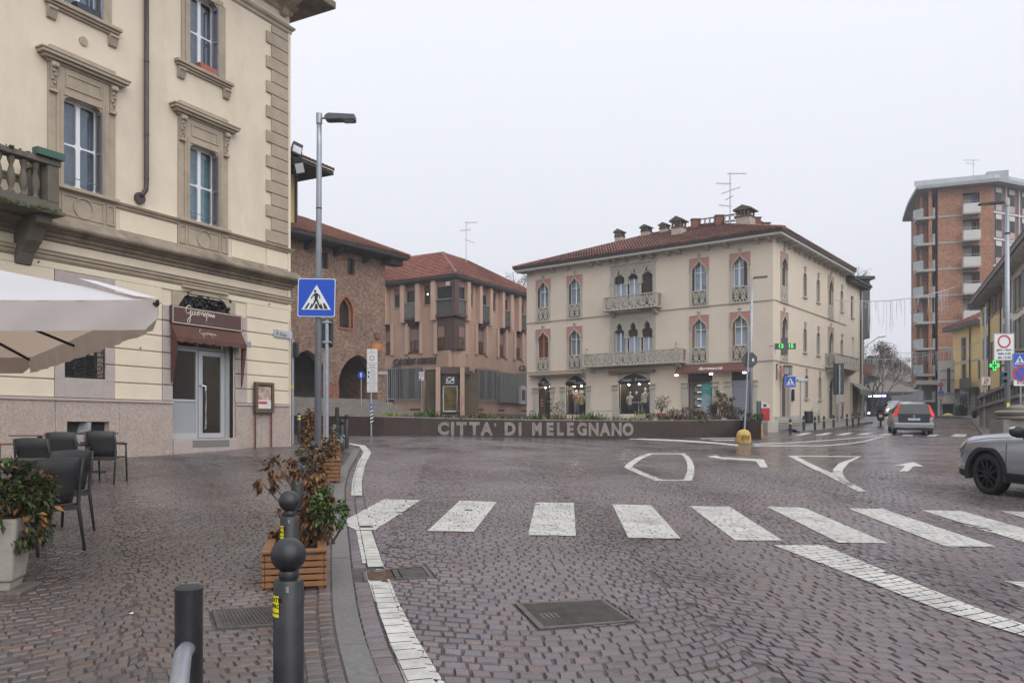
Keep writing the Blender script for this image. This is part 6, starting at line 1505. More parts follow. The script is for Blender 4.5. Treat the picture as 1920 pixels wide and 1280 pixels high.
b=MB().box(16.1,16.35,-.12,0,1.2,4.35).box(18.85,19.1,-.12,0,1.2,4.35).box(16.0,19.2,-.15,0,4.35,4.6);o=b.obj('shop_surround',M_fs,BF,MR);MB().box(16.3,18.9,.2,.22,1.2,4.35).obj('shop_window',mat('yellowed shop glass',(.16,.15,.08),.15,.3,2),o,MR)
aw=MB().add([(16.0,-.05,4.6),(19.2,-.05,4.6),(19.2,-.7,4.1),(16.0,-.7,4.1),(19.2,-.7,3.7),(16.0,-.7,3.7)],[(0,1,2,3),(3,2,4,5)]).obj('awning',mat('grey green awning',(.20,.20,.17),.85,.1),o,MR);aw.modifiers.new('t','SOLIDIFY').thickness=.01
MB().tube([(18.7,-.08,11.9),(18.7,-.08,5.0),(18.6,-.08,4.6)],.05,8).obj('downpipe',M_pipe,BF,MR);MB().tube([(19.15,-.08,11.9),(19.15,-.08,1.5)],.05,8).obj('downpipe',M_fasc,BF,MR)
MB().box(2.9,3.2,-.12,-.05,2.95,3.65).obj('intercom_box',M_blk,BF,MR)
MB().box(12.55,12.9,-.25,-.05,2.1,3.0).obj('phone_panel',M_fasc,BF,MR)
# bracket lantern
e=thing('wall_lantern','iron bracket lantern beside the pink pharmacy corner door','lantern',FR.w(.3,-.1,4.9))
b=MB().tube([(.25,-.06,4.1),(.25,-.06,5.05)],.03,6);b.tube([(.25,-.06,4.95),(.35,-.3,5.1),(.55,-.5,5.1),(.62,-.55,4.95)],.02,6);scroll(b,.38,4.85,.12,-.2,t=.012);b.obj('bracket',M_slv,e,MR)
MB().box(.45,.82,-.74,-.40,4.42,4.85).obj('glass',mat('frosted lantern',(.42,.42,.40),.4),e,MR)
b=MB()
for x in(.45,.635,.82):
 for y in(-.74,-.4):b.box(x-.015,x+.015,y-.015,y+.015,4.4,4.87)
b.box(.42,.85,-.77,-.37,4.85,4.92).box(.44,.83,-.75,-.39,4.38,4.42);b.obj('frame',M_slv,e,MR)
# pharmacy clock cross on a bracket
Yc=44.6;c=at(1471,649,Yc);e=thing('pharmacy_cross_clock','dark pharmacy cross with green digits 13 15 at the palazzo corner','pharmacy sign',c)
M=Matrix.Translation(c)@Matrix.Rotation(R(-6),4,'Z');w=.165
a_=.48
MB().prism([(-w,-a_),(w,-a_),(w,-w),(a_+.12,-w),(a_+.12,w),(w,w),(w,a_),(-w,a_),(-w,w),(-a_-.05,w),(-a_-.05,-w),(-w,-w)],-.08,.08).obj('body',mat('dark sign steel',(.06,.065,.07),.5),e,M,bevel=.01)
MB().box(-.62,-.4,-.05,.05,-.13,.13).obj('bracket',M_fasc,e,M)
MB().tube([(-.55,.0,.05),(-.75,.5,.05)],.03,6).tube([(-.5,0,-.13),(-.5,0,-.4)],.02,6).obj('arm',M_fasc,e,M)
gl_=emis('green led',(.03,1,.10),1.6)
moved(text_mb('13',.30,bold=.0,extrude=.002),-.22,-.085,0).obj('digits',gl_,e,M);moved(text_mb('15',.30,bold=.0,extrude=.002),.32,-.085,0).obj('digits',gl_,e,M)
# raised pavement and steps along the pharmacy
pv=MB();P=[FF.w(-20,-3.6),FF.w(-.5,-3.6),FF.w(1.2,-2.2),FR.w(2.6,-1.2),FR.w(2.6,.3),FF.w(-20,.3)]
tr=MB().zprism([(p.x,p.y)for p in P],.5,1.62).obj('terrace',M_slab);struct(tr)
for i in range(3):
 P=[FF.w(-1.2,-3.62-.32*i),FF.w(-.35,-3.62-.32*i),FF.w(1.5+.2*i,-2.2-.3*i),FR.w(2.9+.3*i,-1.2-.3*i),FR.w(2.9+.3*i,-.06),FR.w(2.5,-.06),FR.w(2.4,-1.1),FF.w(-.5,-3.3),FF.w(-1.2,-3.3)]
 z1_=1.62-.125*(i+1);MB().zprism([(p.x,p.y)for p in P],.5,z1_).obj('step',M_slab,tr)
 # ================================================================== medieval brick palace
FB=Frame(722,54,(1111,1493));MBk=FB.M
def brick_mat(name,c1,c2,mortar,sc=1.0):
 m=bpy.data.materials.new(name);m.use_nodes=True;nt=m.node_tree;b=nt.nodes['Principled BSDF'];l=nt.links.new;N=nt.nodes.new
 uv=N('ShaderNodeUVMap');br=N('ShaderNodeTexBrick');br.inputs['Scale'].default_value=sc;br.inputs['Color1'].default_value=(*c1,1);br.inputs['Color2'].default_value=(*c2,1);br.inputs['Mortar'].default_value=(*mortar,1)
 br.inputs['Brick Width'].default_value=.27;br.inputs['Row Height'].default_value=.08;br.inputs['Mortar Size'].default_value=.010;br.inputs['Bias'].default_value=-.1
 tc=N('ShaderNodeTexCoord');n=N('ShaderNodeTexNoise');n.inputs['Scale'].default_value=.6;n.inputs['Detail'].default_value=8;n.inputs['Roughness'].default_value=.75;l(tc.outputs['Object'],n.inputs['Vector'])
 mx=N('ShaderNodeMix');mx.data_type='RGBA';mx.blend_type='MULTIPLY';mx.inputs[0].default_value=.75
 cr=N('ShaderNodeValToRGB');cr.color_ramp.elements[0].position=.3;cr.color_ramp.elements[0].color=(.62,.58,.55,1);cr.color_ramp.elements[1].position=.7;cr.color_ramp.elements[1].color=(1.2,1.12,1.05,1)
 n5=N('ShaderNodeTexNoise');n5.inputs['Scale'].default_value=5.5;n5.inputs['Detail'].default_value=5;l(tc.outputs['Object'],n5.inputs['Vector'])
 c5=N('ShaderNodeValToRGB');c5.color_ramp.elements[0].position=.36;c5.color_ramp.elements[0].color=(.55,.5,.48,1);c5.color_ramp.elements[1].position=.62;c5.color_ramp.elements[1].color=(1.25,1.2,1.15,1);l(n5.outputs['Fac'],c5.inputs[0])
 m5=N('ShaderNodeMix');m5.data_type='RGBA';m5.blend_type='MULTIPLY';m5.inputs[0].default_value=.7
 l(uv.outputs[0],br.inputs['Vector']);l(n.outputs['Fac'],cr.inputs[0]);l(br.outputs['Color'],mx.inputs[6]);l(cr.outputs[0],mx.inputs[7]);l(mx.outputs[2],m5.inputs[6]);l(c5.outputs[0],m5.inputs[7]);l(m5.outputs[2],b.inputs['Base Color']);b.inputs['Roughness'].default_value=.9
 bp=N('ShaderNodeBump');bp.inputs['Strength'].default_value=.5;bp.inputs['Distance'].default_value=.01;bp.invert=True;l(br.outputs['Fac'],bp.inputs['Height']);l(bp.outputs[0],b.inputs['Normal'])
 return m
def wall_uv(o,M):
 """brick courses: u along the wall, v up"""
 me=o.data;uvl=me.uv_layers.new(name='UVMap');Mi=M.inverted()
 for p in me.polygons:
  for li in p.loop_indices:
   q=Mi@me.vertices[me.loops[li].vertex_index].co;uvl.data[li].uv=(q.x+q.y,q.z)
 return o
M_brick=brick_mat('old brick wall',(.165,.09,.064),(.285,.185,.14),(.34,.285,.24));M_brickr=brick_mat('red brick',(.27,.085,.05),(.30,.11,.07),(.22,.15,.12))
M_beam=mat('dark eave timber',(.035,.028,.024),.85,.3,5)
BB=thing('brick_palace','medieval brick palace with pointed arcade and deep timber eaves','building',FB.w(-4,3,2.4))
zfl=3.2
ar=[(-4.11,-.70,3.95,6.07),(-8.2,-4.95,3.95,6.07)]
hs_=[(a,b,zfl-1,t+.02)for a,b,s_,t in ar]+[(-5.5,-4.92,11.26,12.25),(-3.36,-2.72,11.26,12.25),(-4.05,-2.9,7.72,9.75)]
def pointed(u0,u1,zs,za,n=10):
 uc=(u0+u1)/2;hw=(u1-u0)/2;h=za-zs;Rr=(hw*hw+h*h)/(2*hw);th=math.asin(min(1,h/Rr))if h<Rr else math.pi/2
 return[(u0+Rr-Rr*math.cos(th*i/n),zs+Rr*math.sin(th*i/n))for i in range(n)]+[(uc,za)]
w=holes_wall(MB(),-16,0,1.0,12.6,hs_,0,.6)
for u0,u1,zs,za in ar:spandrel(w,pointed(u0,u1,zs,za),(u0+u1)/2,u0,u1,za+.021,-.001,.6)
gw0,gw1=-4.05,-2.9
spandrel(w,pointed(gw0,gw1,8.75,9.72),(gw0+gw1)/2,gw0,gw1,9.751,-.001,.6)
wall_uv(w.obj('wall',M_brick,BB,MBk),MBk)
wall_uv(MB().box(-.6,0,.601,9,1,12.6).obj('end_wall',M_brick,BB,MBk),MBk)
MB().box(-16,-.61,5,9,1,12.6).box(-16,-.61,.601,4.99,6.3,12.6).obj('core',M_dark,BB,MBk)
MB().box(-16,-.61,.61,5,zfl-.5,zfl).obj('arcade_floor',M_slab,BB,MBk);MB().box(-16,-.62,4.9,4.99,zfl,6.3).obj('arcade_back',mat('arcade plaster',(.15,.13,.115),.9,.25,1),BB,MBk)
for u0,u1,zs,za in ar:
 b=MB();c=pointed(u0,u1,zs,za);arch_band(b,c,(u0+u1)/2,.33,-.012,.2);wall_uv(b.obj('arch_ring',M_brick,BB,MBk),MBk)
for a,b_ in((-4.96,-4.10),):wall_uv(MB().box(a-.03,b_+.03,-.03,.63,2.4,4.1).obj('pier_facing',M_brickr,BB,MBk),MBk)
# gothic window with terracotta mouldings
M_tc=mat('terracotta moulding',(.30,.115,.06),.85,.15,6)
for k,(o_,y0,y1)in enumerate(((.16,-.03,.05),(.0,.05,.16),(-.14,.16,.3))):
 u0,u1=gw0-o_+.0,gw1+o_;c=pointed(gw0+(.14 if o_<0 else 0),gw1-(.14 if o_<0 else 0),8.75,9.72-(.16 if o_<0 else 0));b=MB();arch_band(b,c,(gw0+gw1)/2,.14,y0,y1)
 i_=.14 if o_<0 else 0;b.box(gw0+i_-.14,gw0+i_,y0,y1,7.72,8.75).box(gw1-i_,gw1-i_+.14,y0,y1,7.72,8.75);b.obj('window_moulding',M_tc,BB,MBk)
MB().box(gw0+.1,gw1-.1,.42,.45,7.72,9.7).obj('window',mat('leaded dark glass',(.03,.028,.028),.2,.3,3),BB,MBk)
for x in(-3.48,):MB().box(x-.03,x+.03,.39,.42,7.72,9.6).obj('mullion',M_beam,BB,MBk)
MB().box(gw0-.1,gw1+.1,-.05,.3,7.62,7.72).obj('sill',M_tc,BB,MBk)
for a,b_ in((-5.5,-4.92),(-3.36,-2.72)):MB().box(a,b_,.25,.29,11.26,12.25).obj('window',mat('leaded dark glass',(.03,.028,.028)),BB,MBk)
MB().box(-3.36,-2.72,.0,.25,11.2,11.26).obj('sill',M_tc,BB,MBk)
# terracotta crest
c=MB().prism([(-1.25,6.95),(-.35,6.95),(-.30,6.6),(-.8,6.35),(-1.3,6.6)],-.08,0);o=c.obj('crest',mat('orange terracotta',(.45,.15,.05),.8,.1,4),BB,MBk);MB().prism([(-1.05,7.6),(-.5,7.6),(-.6,7.25),(-.95,7.25)],-.1,0).obj('crest_crown',M_bp,BB,MBk)
MB().box(-1.05,-.55,-.12,-.08,6.55,6.95).obj('crest_field',mat('orange shield',(.50,.20,.06),.8),o,MBk)
# eaves, brackets, roof
for u in(-9,-6.7,-4.42,-1.97):MB().xprism([(0,12.15),(-.35,12.2),(-.8,12.55),(-.8,12.66),(0,12.66)],u-.14,u+.14).obj('eave_bracket',M_beam,BB,MBk)
MB().box(-16,1.0,-1.2,.6,12.66,12.78).obj('eave_soffit',M_beam,BB,MBk);MB().box(-16,1.1,-1.28,-1.2,12.72,12.9).obj('gutter',M_gut,BB,MBk);MB().box(.9,1.05,-1.19,9,12.7,12.88).obj('gutter',M_gut,BB,MBk)
MB().box(-.3,.9,-.8,0,12.3,12.65).obj('corner_bracket',M_beam,BB,MBk)
sl3=math.atan(.47);P0=FB.w(-16,-1.3,12.9);tile_roof(BB,P0,FB.d.copy(),FB.n*math.cos(sl3)+Vector((0,0,1))*math.sin(sl3),17.1,lambda s:0,lambda s:min(5.5,(17.1-s)/math.cos(sl3)),M_tile3,cw=.22,rl=.4,amp=.055)
e1=FB.w(1.1,-1.3,12.9);rp=FB.w(1.1-5.0,-1.3+5.0,12.9+5.0*.47)
tile_roof(BB,e1,FB.n.copy(),-FB.d*math.cos(sl3)+Vector((0,0,1))*math.sin(sl3),10,lambda s:0,lambda s:min(5.5,s/math.cos(sl3)),M_tile3,cw=.22,rl=.4,amp=.055)
ridge_caps(BB,[e1+Vector((0,0,.05)),rp,FB.w(-16,3.7,15.25)],M_cap)
b=MB();b.add([rp,FB.w(-16,3.7,15.25),FB.w(-16,9,12.9),FB.w(1.1,9,12.9)],[(0,1,2,3)]);b.obj('roof_back',M_cap,BB)
# stairs up to the arcade
sp=thing('arcade_steps','worn stone steps in front of the brick arcade','steps',FB.w(-6,-2,1.9))
for i in range(6):
 MB().box(-17,.3+.12*i,-.05-.40*i-.40,-.05-.40*i+(.3 if i==0 else 0.0),1.0,zfl-.17*(i+1)).obj('step',mat('worn step stone',(.19,.172,.155),.7,.2,3,stain=.5,sc=(.12,.11,.09)),sp,MBk,bevel=.02)
MB().box(-17,-.001,-.05,.6,1.0,zfl-.01).obj('landing',MATS['worn step stone'],sp,MBk)
# parked motorbikes in the arcade: dark bicycles behind the pier
def bicycle(name,p,ang,label,cat='bicycle',col=M_blk,s=1.0):
 e=thing(name,label,cat,p);M=Matrix.Translation(p)@Matrix.Rotation(ang,4,'Z')@Matrix.Scale(s,4)
 for x in(-.52,.52):
  b=MB();b.tube([(x+.33*math.cos(a*.2618),0,.34+.33*math.sin(a*.2618))for a in range(25)],.022,6,False)
  for a in range(8):b.tube([(x,0,.34),(x+.32*math.cos(a*.785),0,.34+.32*math.sin(a*.785))],.004,3)
  b.obj('wheel',M_blk,e,M)
 MB().tube([(.52,0,.34),(.42,0,.8),(.38,0,1.0)],.02,6).tube([(.42,0,.78),(-.12,0,.75)],.02,6).tube([(.43,0,.7),(-.05,0,.3)],.022,6).tube([(-.05,0,.3),(-.17,0,.88)],.02,6).tube([(-.05,0,.3),(-.52,0,.34)],.014,6).tube([(-.52,0,.34),(-.13,0,.74)],.012,6).obj('frame',col,e,M)
 MB().tube([(.36,-.27,1.04),(.40,-.1,1.05),(.40,.1,1.05),(.36,.27,1.04)],.014,6).obj('handlebar',M_blk,e,M);MB().box(-.30,-.04,-.07,.07,.88,.94).obj('saddle',M_blk,e,M,bevel=.03)
 return e
bicycle('bicycle',FB.w(-3.2,1.4,zfl),1.0,'dark bicycle parked inside the pointed brick arch');bicycle('bicycle',FB.w(-2.2,1.7,zfl),.8,'dark bicycle leaning by the arch pier next to the round blue sign')
# ================================================================== pink bank building
CLf=Frame(852,62.4,(2479,-1493));CRf=Frame(852,62.4,(890,1493));MCL,MCR=CLf.M,CRf.M
M_bw=mat('pink render',(.43,.285,.215),.85,.07,.9,bump=.08,bscale=20,stain=.4,sscale=.5,sc=(.25,.15,.12),streak=.7)
M_bp2=mat('pale pink pier',(.48,.33,.255),.85,.05,1.5)
M_bd=mat('dark brown infill',(.085,.048,.042),.6,.15,3)
M_bbl=mat('mauve blind',(.25,.145,.13),.75,.06,6)
M_bgl=mat('dark bay glass',(.03,.033,.035),.15,.4,.7,spec=.22)
M_frost=mat('grey bay glass',(.085,.092,.085),.15,.2,1)
M_amb=emis('ceiling lamp',(1,.8,.35),7)
BC=thing('bank_building','pink rendered bank with projecting brown window bays and a tiled hip roof','building',CLf.w(-3,4,2.5))
cu,cr_=CLf.u,CRf.u
bays=[(MCL,cu(763),cu(783)),(MCL,cu(700),cu(724)-.1),(MCR,cr_(898),cr_(912)),(MCR,cr_(940),cr_(951)),(MCR,cr_(971),cr_(981))]
smalls=[(MCL,cu(739),cu(755)),(MCL,cu(795),cu(812)),(MCR,cr_(876.5),cr_(887)),(MCR,cr_(920),cr_(929.5)),(MCR,cr_(956),cr_(961.5)),(MCR,cr_(984),cr_(990))]
lows=[(MCL,cu(767),cu(787)),(MCL,cu(722),cu(733)),(MCR,cr_(894.5),cr_(909)),(MCR,cr_(935),cr_(946)),(MCR,cr_(966),cr_(977))]
hl={0:[],1:[]}
for M,a,b_ in bays:hl[0 if M is MCL else 1].append((a,b_,10.1,12.75))
for M,a,b_ in smalls:hl[0 if M is MCL else 1].append((a,b_,11.1,12.65))
for M,a,b_ in lows:hl[0 if M is MCL else 1].append((a,b_,7.4,9.75))
gl_l=[(cu(726),cu(792),3.6,6.1),(cu(797),cu(818),2.3,5.9),(cu(825.5),-.02,2.3,5.9)];gl_r=[(.02,cr_(865),2.3,5.9),(cr_(870),cr_(887),2.3,5.85),(cr_(891),cr_(931.5),3.6,6.05)]
# the corner itself is a glazed bay above and a recessed door below
CB0,CB1=cu(822),cr_(868)
hl[0].append((CB0,-.02,7.4,12.75));hl[1].append((.02,CB1,7.4,12.75))
holes_wall(MB(),-14,-.02,.9,13.1,hl[0]+gl_l,0,.3).obj('wall',M_bw,BC,MCL);holes_wall(MB(),.02,22,.9,13.1,hl[1]+gl_r,0,.3).obj('wall',M_bw,BC,MCR)
inr=CLf.O+(CLf.n-CLf.d).normalized()*6
MB().box(-14,-3.2,1.4,12,.9,13.0).obj('core',M_dark,BC,MCL);MB().box(3.2,22,1.4,8,.9,13.0).obj('core',M_dark,BC,MCR)
def vert_slab(pts,z0,z1):return MB().zprism([(p.x,p.y)for p in pts],z0,z1)
dk=[CLf.w(-3.2,1.5),CLf.w(-3.2,6),CRf.w(3.2,6),CRf.w(3.2,1.5),CLf.w(-1.6,2.6)]
vert_slab([CLf.w(-3.15,3.5),CRf.w(3.15,3.5),CRf.w(4,8),CLf.w(-4,8)],.9,13).obj('core',M_dark,BC)
def pier(M,x0,x1,z0,z1,y):MB().box(x0,x1,-y,0,z0,z1).obj('pier',M_bp2,BC,M,bevel=.02)
for M,a,b_ in bays:
 w=(b_-a);p=.36
 for x0,x1 in((a-.42,a-.03),(b_+.03,b_+.42)):MB().prism([(x0,9.75),(x1,9.75),(x1,12.85),(x0,12.85)],-p-.05,0).obj('pier',M_bp2,BC,M,bevel=.02)
 q=MB().box(a,b_,-p,.1,9.95,10.15).obj('bay',M_bd,BC,M)
 MB().box(a+.03,b_-.03,-p+.05,-p+.08,10.15,11.28).obj('parapet_glass',M_frost,q,M);MB().box(a,b_,-p,-p+.1,11.28,11.35).obj('bay_rail',mat('bay metal',(.22,.21,.20),.5),q,M)
 MB().box(a+.03,b_-.03,.02,.05,10.15,12.3).obj('bay_glazing',M_bgl,q,M);MB().box(a+.03,b_-.03,-.04,.02,12.05+random.uniform(-.1,.3),12.75).obj('blind',M_bbl,q,M)
 MB().xprism([(.1,9.4),(-.02,9.5),(-.3,9.95),(.1,9.95)],a+.08,b_-.08).obj('bay_soffit',M_bd,q,M)
for M,a,b_ in smalls:
 q=MB().box(a,b_,.16,.2,11.1,12.65).obj('window',M_bgl,BC,M);MB().box(a,b_,.08,.16,12.1+random.uniform(-.1,.1),12.65).obj('blind',M_bd if random.random()<.4 else M_bbl,q,M);MB().box((a+b_)/2-.04,(a+b_)/2+.04,.12,.16,11.1,12.1).obj('mullion',M_bd,q,M);MB().box(a-.05,b_+.05,-.06,.1,11.04,11.1).obj('sill',M_bp2,q,M)
for M,a,b_ in lows:
 for x0,x1 in((a-.34,a-.05),(b_+.05,b_+.34)):MB().box(x0,x1,-.16,0,7.2,9.75).obj('pier',M_bp2,BC,M,bevel=.02)
 q=MB().box(a,b_,.14,.18,7.4,9.75).obj('window',M_bd,BC,M);MB().box(a+.06,b_-.06,.10,.14,8.35,9.2).obj('blind',M_bbl,q,M);MB().box(a+.1,b_-.1,.11,.14,7.5,8.33).obj('window_glass',mat('amber room glass',(.09,.055,.02),.12,.8,3),q,M);MB().box((a+b_)/2-.05,(a+b_)/2+.05,.07,.1,7.45,8.4).obj('mullion',M_bd,q,M);MB().box(a-.08,b_+.08,-.08,.1,7.32,7.4).obj('sill',M_bd,q,M)
 # glazed corner bay: upper storey oriel over a brown storey
cb=[]
def corner_pts(o):return[CLf.w(CB0+.05,-o),CLf.w(0,0)-CLf.n*o-CRf.n*o,CRf.w(CB1-.05,-o),CRf.w(CB1-.05,.4),CLf.w(0,0)+(CLf.n-CLf.d)*.0+CRf.n*.35+CLf.n*.35,CLf.w(CB0+.05,.4)]
q=vert_slab(corner_pts(.42),9.95,10.2).obj('corner_bay',M_bd,BC)
vert_slab(corner_pts(.30),10.2,11.3).obj('parapet_glass',M_frost,q);vert_slab(corner_pts(.40),11.3,11.38).obj('bay_rail',MATS['bay metal'],q);vert_slab(corner_pts(.18),11.38,12.35).obj('bay_glazing',M_bgl,q);vert_slab(corner_pts(.25),12.35,12.85).obj('blind',M_bbl,q)
vert_slab(corner_pts(.22),7.4,9.9).obj('corner_panel',M_bd,q)
for M,a,b_ in((MCL,CB0+.15,CB0+.75),(MCR,CB1-.95,CB1-.2)):
 MB().box(a,b_,-.28,-.225,8.4,9.2).obj('blind',M_bbl,q,M);MB().box(a,b_,-.26,-.225,7.5,8.38).obj('window_glass',MATS['amber room glass'],q,M)
for z0,z1 in((7.4,12.8),):
 cpt=CLf.w(0,0)-CLf.n*.32-CRf.n*.32;MB().tube([(cpt.x,cpt.y,10.0),(cpt.x,cpt.y,12.8)],.28,4).obj('corner_post',M_bd,q)
for M,a,b_ in((MCL,CB0-.42,CB0+.02),(MCR,CB1-.02,CB1+.42)):MB().box(a,b_,-.5,0,9.75,12.85).obj('pier',M_bp2,BC,M,bevel=.02);MB().box(a+.1,b_,-.25,0,7.1,9.74).obj('pier',M_bp2,BC,M,bevel=.02)
pt=at(855,600,61.2);o=MB().ball(at(836,547,62.8),.07,8,6);o.ball(at(802,551.5,62.9),.06,8,6).obj('ceiling_emitter',M_amb,BC)
MB().box(-.28,.0,-.75,-.6,12.3,12.6).obj('camera_box',M_fasc,BC,MCL)
# ground floor: grilles, columns, doors, lettering
def bars(M,a,b_,z0,z1,y=-.18,n=None,parent=BC):
 n=n or int((b_-a)/.2);g=MB().box(a,b_,.1,.12,z0,z1).obj('bank_window',M_bgl,parent,M)
 for i in range(3):x=a+(b_-a)*(i+.3)/3;MB().box(x,x+(b_-a)*.16,.06,.1,z0,z1).obj('window_frame',M_shut,g,M)
 for i in range(n+1):x=a+(b_-a)*i/n;MB().box(x-.018,x+.018,y-.02,y+.02,z0-.25,z1+.15).obj('bar',M_bar,g,M)
 for z in(z0-.05,z1-.05):MB().box(a,b_,y+.021,y+.05,z,z+.06).obj('rail',M_bar,g,M)
M_bar=mat('grille steel',(.30,.29,.28),.5,.08,4,metal=.4)
bars(MCL,cu(726),cu(792),3.6,6.1);bars(MCR,cr_(891),cr_(931.5),3.6,6.05)
b=MB().box(cr_(932),21.9,-.25,-.2,3.4,6.0);p_=b.obj('slatted_panel',mat('grey slatted panel',(.12,.125,.13),.6,.1,3),BC,MCR)
for i in range(40):x=cr_(932)+.22*i;MB().box(x,x+.06,-.29,-.25,3.4,6.0).obj('slat',M_bar,p_,MCR)
e=thing('cash_machine','pale wall cash machine box on the grey slatted bank panel','cash machine',CRf.w(cr_(972),-.4,3.3));MB().box(cr_(968),cr_(977),-.5,-.26,3.35,4.95).obj('housing',mat('pale housing',(.45,.46,.47),.5),e,MCR);MB().box(cr_(969.5),cr_(975.5),-.53,-.5,3.7,4.6).obj('screen_recess',M_bd,e,MCR)
for M,a,b_ in((MCL,cu(797),cu(818)),(MCR,cr_(870),cr_(887))):
 q=MB().box(a,b_,.9,.94,2.3,5.9).obj('door_glass',mat('green dark glass',(.035,.05,.03),.1,.7,1.2),BC,M);MB().box(a,b_,.02,.9,5.3,5.85).obj('door_head',M_bd,BC,M);MB().box(a+.02,a+.14,.8,.88,2.3,5.2).obj('door_frame',mat('white door frame',(.5,.52,.53),.5),q,M)
 MB().box(a+.3,b_-.2,.86,.9,2.5,3.6).obj('poster',mat('green leaflet',(.16,.30,.10),.6,.6,4,c2=(.30,.38,.18)),q,M)
cdl,cdr=at(830,704,61.9),at(858,704,61.9);Mx=Matrix.Translation((cdl.x,cdl.y,0))@Matrix.Rotation(math.atan2(0,1),4,'Z');W=cdr.x-cdl.x
MB().box(-.5,W+.9,-.05,1.0,5.45,6.0).obj('door_lintel',M_bd,BC,Mx)
d=MB();oo,ii=rect_ring((0,W,2.5,4.55),(.08,W-.08,2.6,4.45),.001);d.ring(oo,ii,.1,.16);do=d.obj('bank_door',MATS['white door frame'],BC,Mx);MB().box(.05,W-.05,.12,.126,2.55,4.5).obj('pane',mat('amber door glass',(.11,.085,.03),.1,.7,1.5),do,Mx)
MB().box(-.02,W+.02,0,.1,4.56,5.35).obj('sign_board',mat('black sign',(.02,.022,.025),.4),do,Mx);t=moved(text_mb('CA',.5,bold=.01,extrude=.003,shear=.35),W/2-.03,-.01,5.0);t.obj('sign_lettering',M_white,do,Mx);MB().box(W/2-.35,W/2+.3,-.012,0,4.72,4.77).obj('sign_underline',M_white,do,Mx)
MB().box(-1.3,W+1.6,.6,.7,2.3,5.6).obj('lobby_wall',mat('lobby',(.11,.085,.05),.8,.3,1),BC,Mx)
for px in(821.5,867):p=at(px,770,61.6);MB().box(p.x-.17,p.x+.17,p.y-.2,p.y+.2,1.5,5.95).obj('column',M_bp2,BC)
cpt=CLf.w(0,0);vert_slab([CLf.w(CB0-.4,-.02),CLf.w(cu(845),-.3),CRf.w(cr_(868),-.3),CRf.w(CB1+.3,-.02),CRf.w(CB1,.3),CLf.w(CB0,.3)],5.92,7.35).obj('corner_fascia',M_bw,BC)
M_sgn=mat('patinated letters',(.055,.05,.045),.5,.3,4)
t=moved(text_mb('CRÉDIT AGRICOLE',.62,bold=.012,extrude=.05,align='LEFT',spacing=.98),cu(758),-.12,6.62);x0_,x1_=min(v[0]for v in t.v),max(v[0]for v in t.v);t.v=[(cu(757)+(v[0]-x0_)/(x1_-x0_)*(cu(819)-cu(757)),v[1],v[2])for v in t.v];t.obj('lettering',M_sgn,BC,MCL);moved(text_mb('CA',.72,bold=.015,extrude=.05,align='LEFT',shear=.3),cu(737),-.10,6.62).obj('lettering',M_sgn,BC,MCL);MB().box(cu(737),cu(753),-.15,-.05,6.22,6.3).obj('letter_underline',M_sgn,BC,MCL)
moved(text_mb('CA',.72,bold=.015,extrude=.05,align='LEFT',shear=.3),cr_(967),-.35,6.5).obj('lettering',M_sgn,BC,MCR);moved(text_mb('CRÉDIT AGRICOLE',.6,bold=.012,extrude=.05,align='LEFT'),cr_(980),-.35,6.5).obj('lettering',M_sgn,BC,MCR)
for M,px,f in((MCL,778,cu),(MCR,900,cr_),(MCR,940,cr_),(MCR,983,cr_)):x=f(px);MB().box(x-.5,x+.5,-.02,.02,2.68,2.8).obj('vent_slot',M_dark,BC,M)
MB().box(-14,CB0-1.5,-.06,0,.9,2.62).obj('plinth',M_bp2,BC,MCL)if False else None
# eaves and tiled hip roof
for M,a,b_ in((MCL,-14,.55),(MCR,-.55,22)):MB().box(a,b_,-.55,.3,12.86,13.0).obj('eave_soffit',M_bd,BC,M);MB().box(a,b_,-.68,-.56,12.95,13.16).obj('gutter',M_gut,BC,M)
slb=math.atan(.62);CP=CLf.w(0,0,13.16)-CLf.n*.66-CRf.n*.66;hp=4.9
apx=CP+CLf.n*hp+CRf.n*hp+Vector((0,0,hp*.62))
PL=CP-CLf.d*14;tile_roof(BC,PL,CLf.d.copy(),CLf.n*math.cos(slb)+Vector((0,0,1))*math.sin(slb),14,lambda s:0,lambda s:min(hp/math.cos(slb),(14-s)/math.cos(slb)),M_tile2,cw=.26,rl=.36,amp=.05)
tile_roof(BC,CP,CRf.d.copy(),CRf.n*math.cos(slb)+Vector((0,0,1))*math.sin(slb),15.2,lambda s:0,lambda s:min(hp/math.cos(slb),s/math.cos(slb),max(0,(15.2-s)/math.cos(slb)*.75)),M_tile2,cw=.26,rl=.36,amp=.05)
ridge_caps(BC,[PL+CLf.n*hp+Vector((0,0,hp*.62)),apx],M_cap);ridge_caps(BC,[CP+Vector((0,0,.05)),apx],M_cap);ridge_caps(BC,[apx,CP+CRf.d*8.7+CRf.n*hp+Vector((0,0,hp*.62)),CP+CRf.d*15.2],M_cap)
b=MB();b.add([apx,CP+CRf.d*8.7+CRf.n*hp+Vector((0,0,hp*.62)),CP+CRf.d*15+CRf.n*10,CP+CLf.n*10+CRf.n*10,CP-CLf.d*14+CLf.n*10,PL+CLf.n*hp+Vector((0,0,hp*.62))],[(0,1,2,3),(0,3,4,5)]);b.obj('roof_back',M_cap,BC)
antenna('roof_antenna',874,478,416,66,[(.98,-.1,.9,0,8,.25),(.75,-.5,.35,.1,6,.3),(.45,-.1,.7,-.35,5,.25)],'thin television aerial on the tiled bank roof')
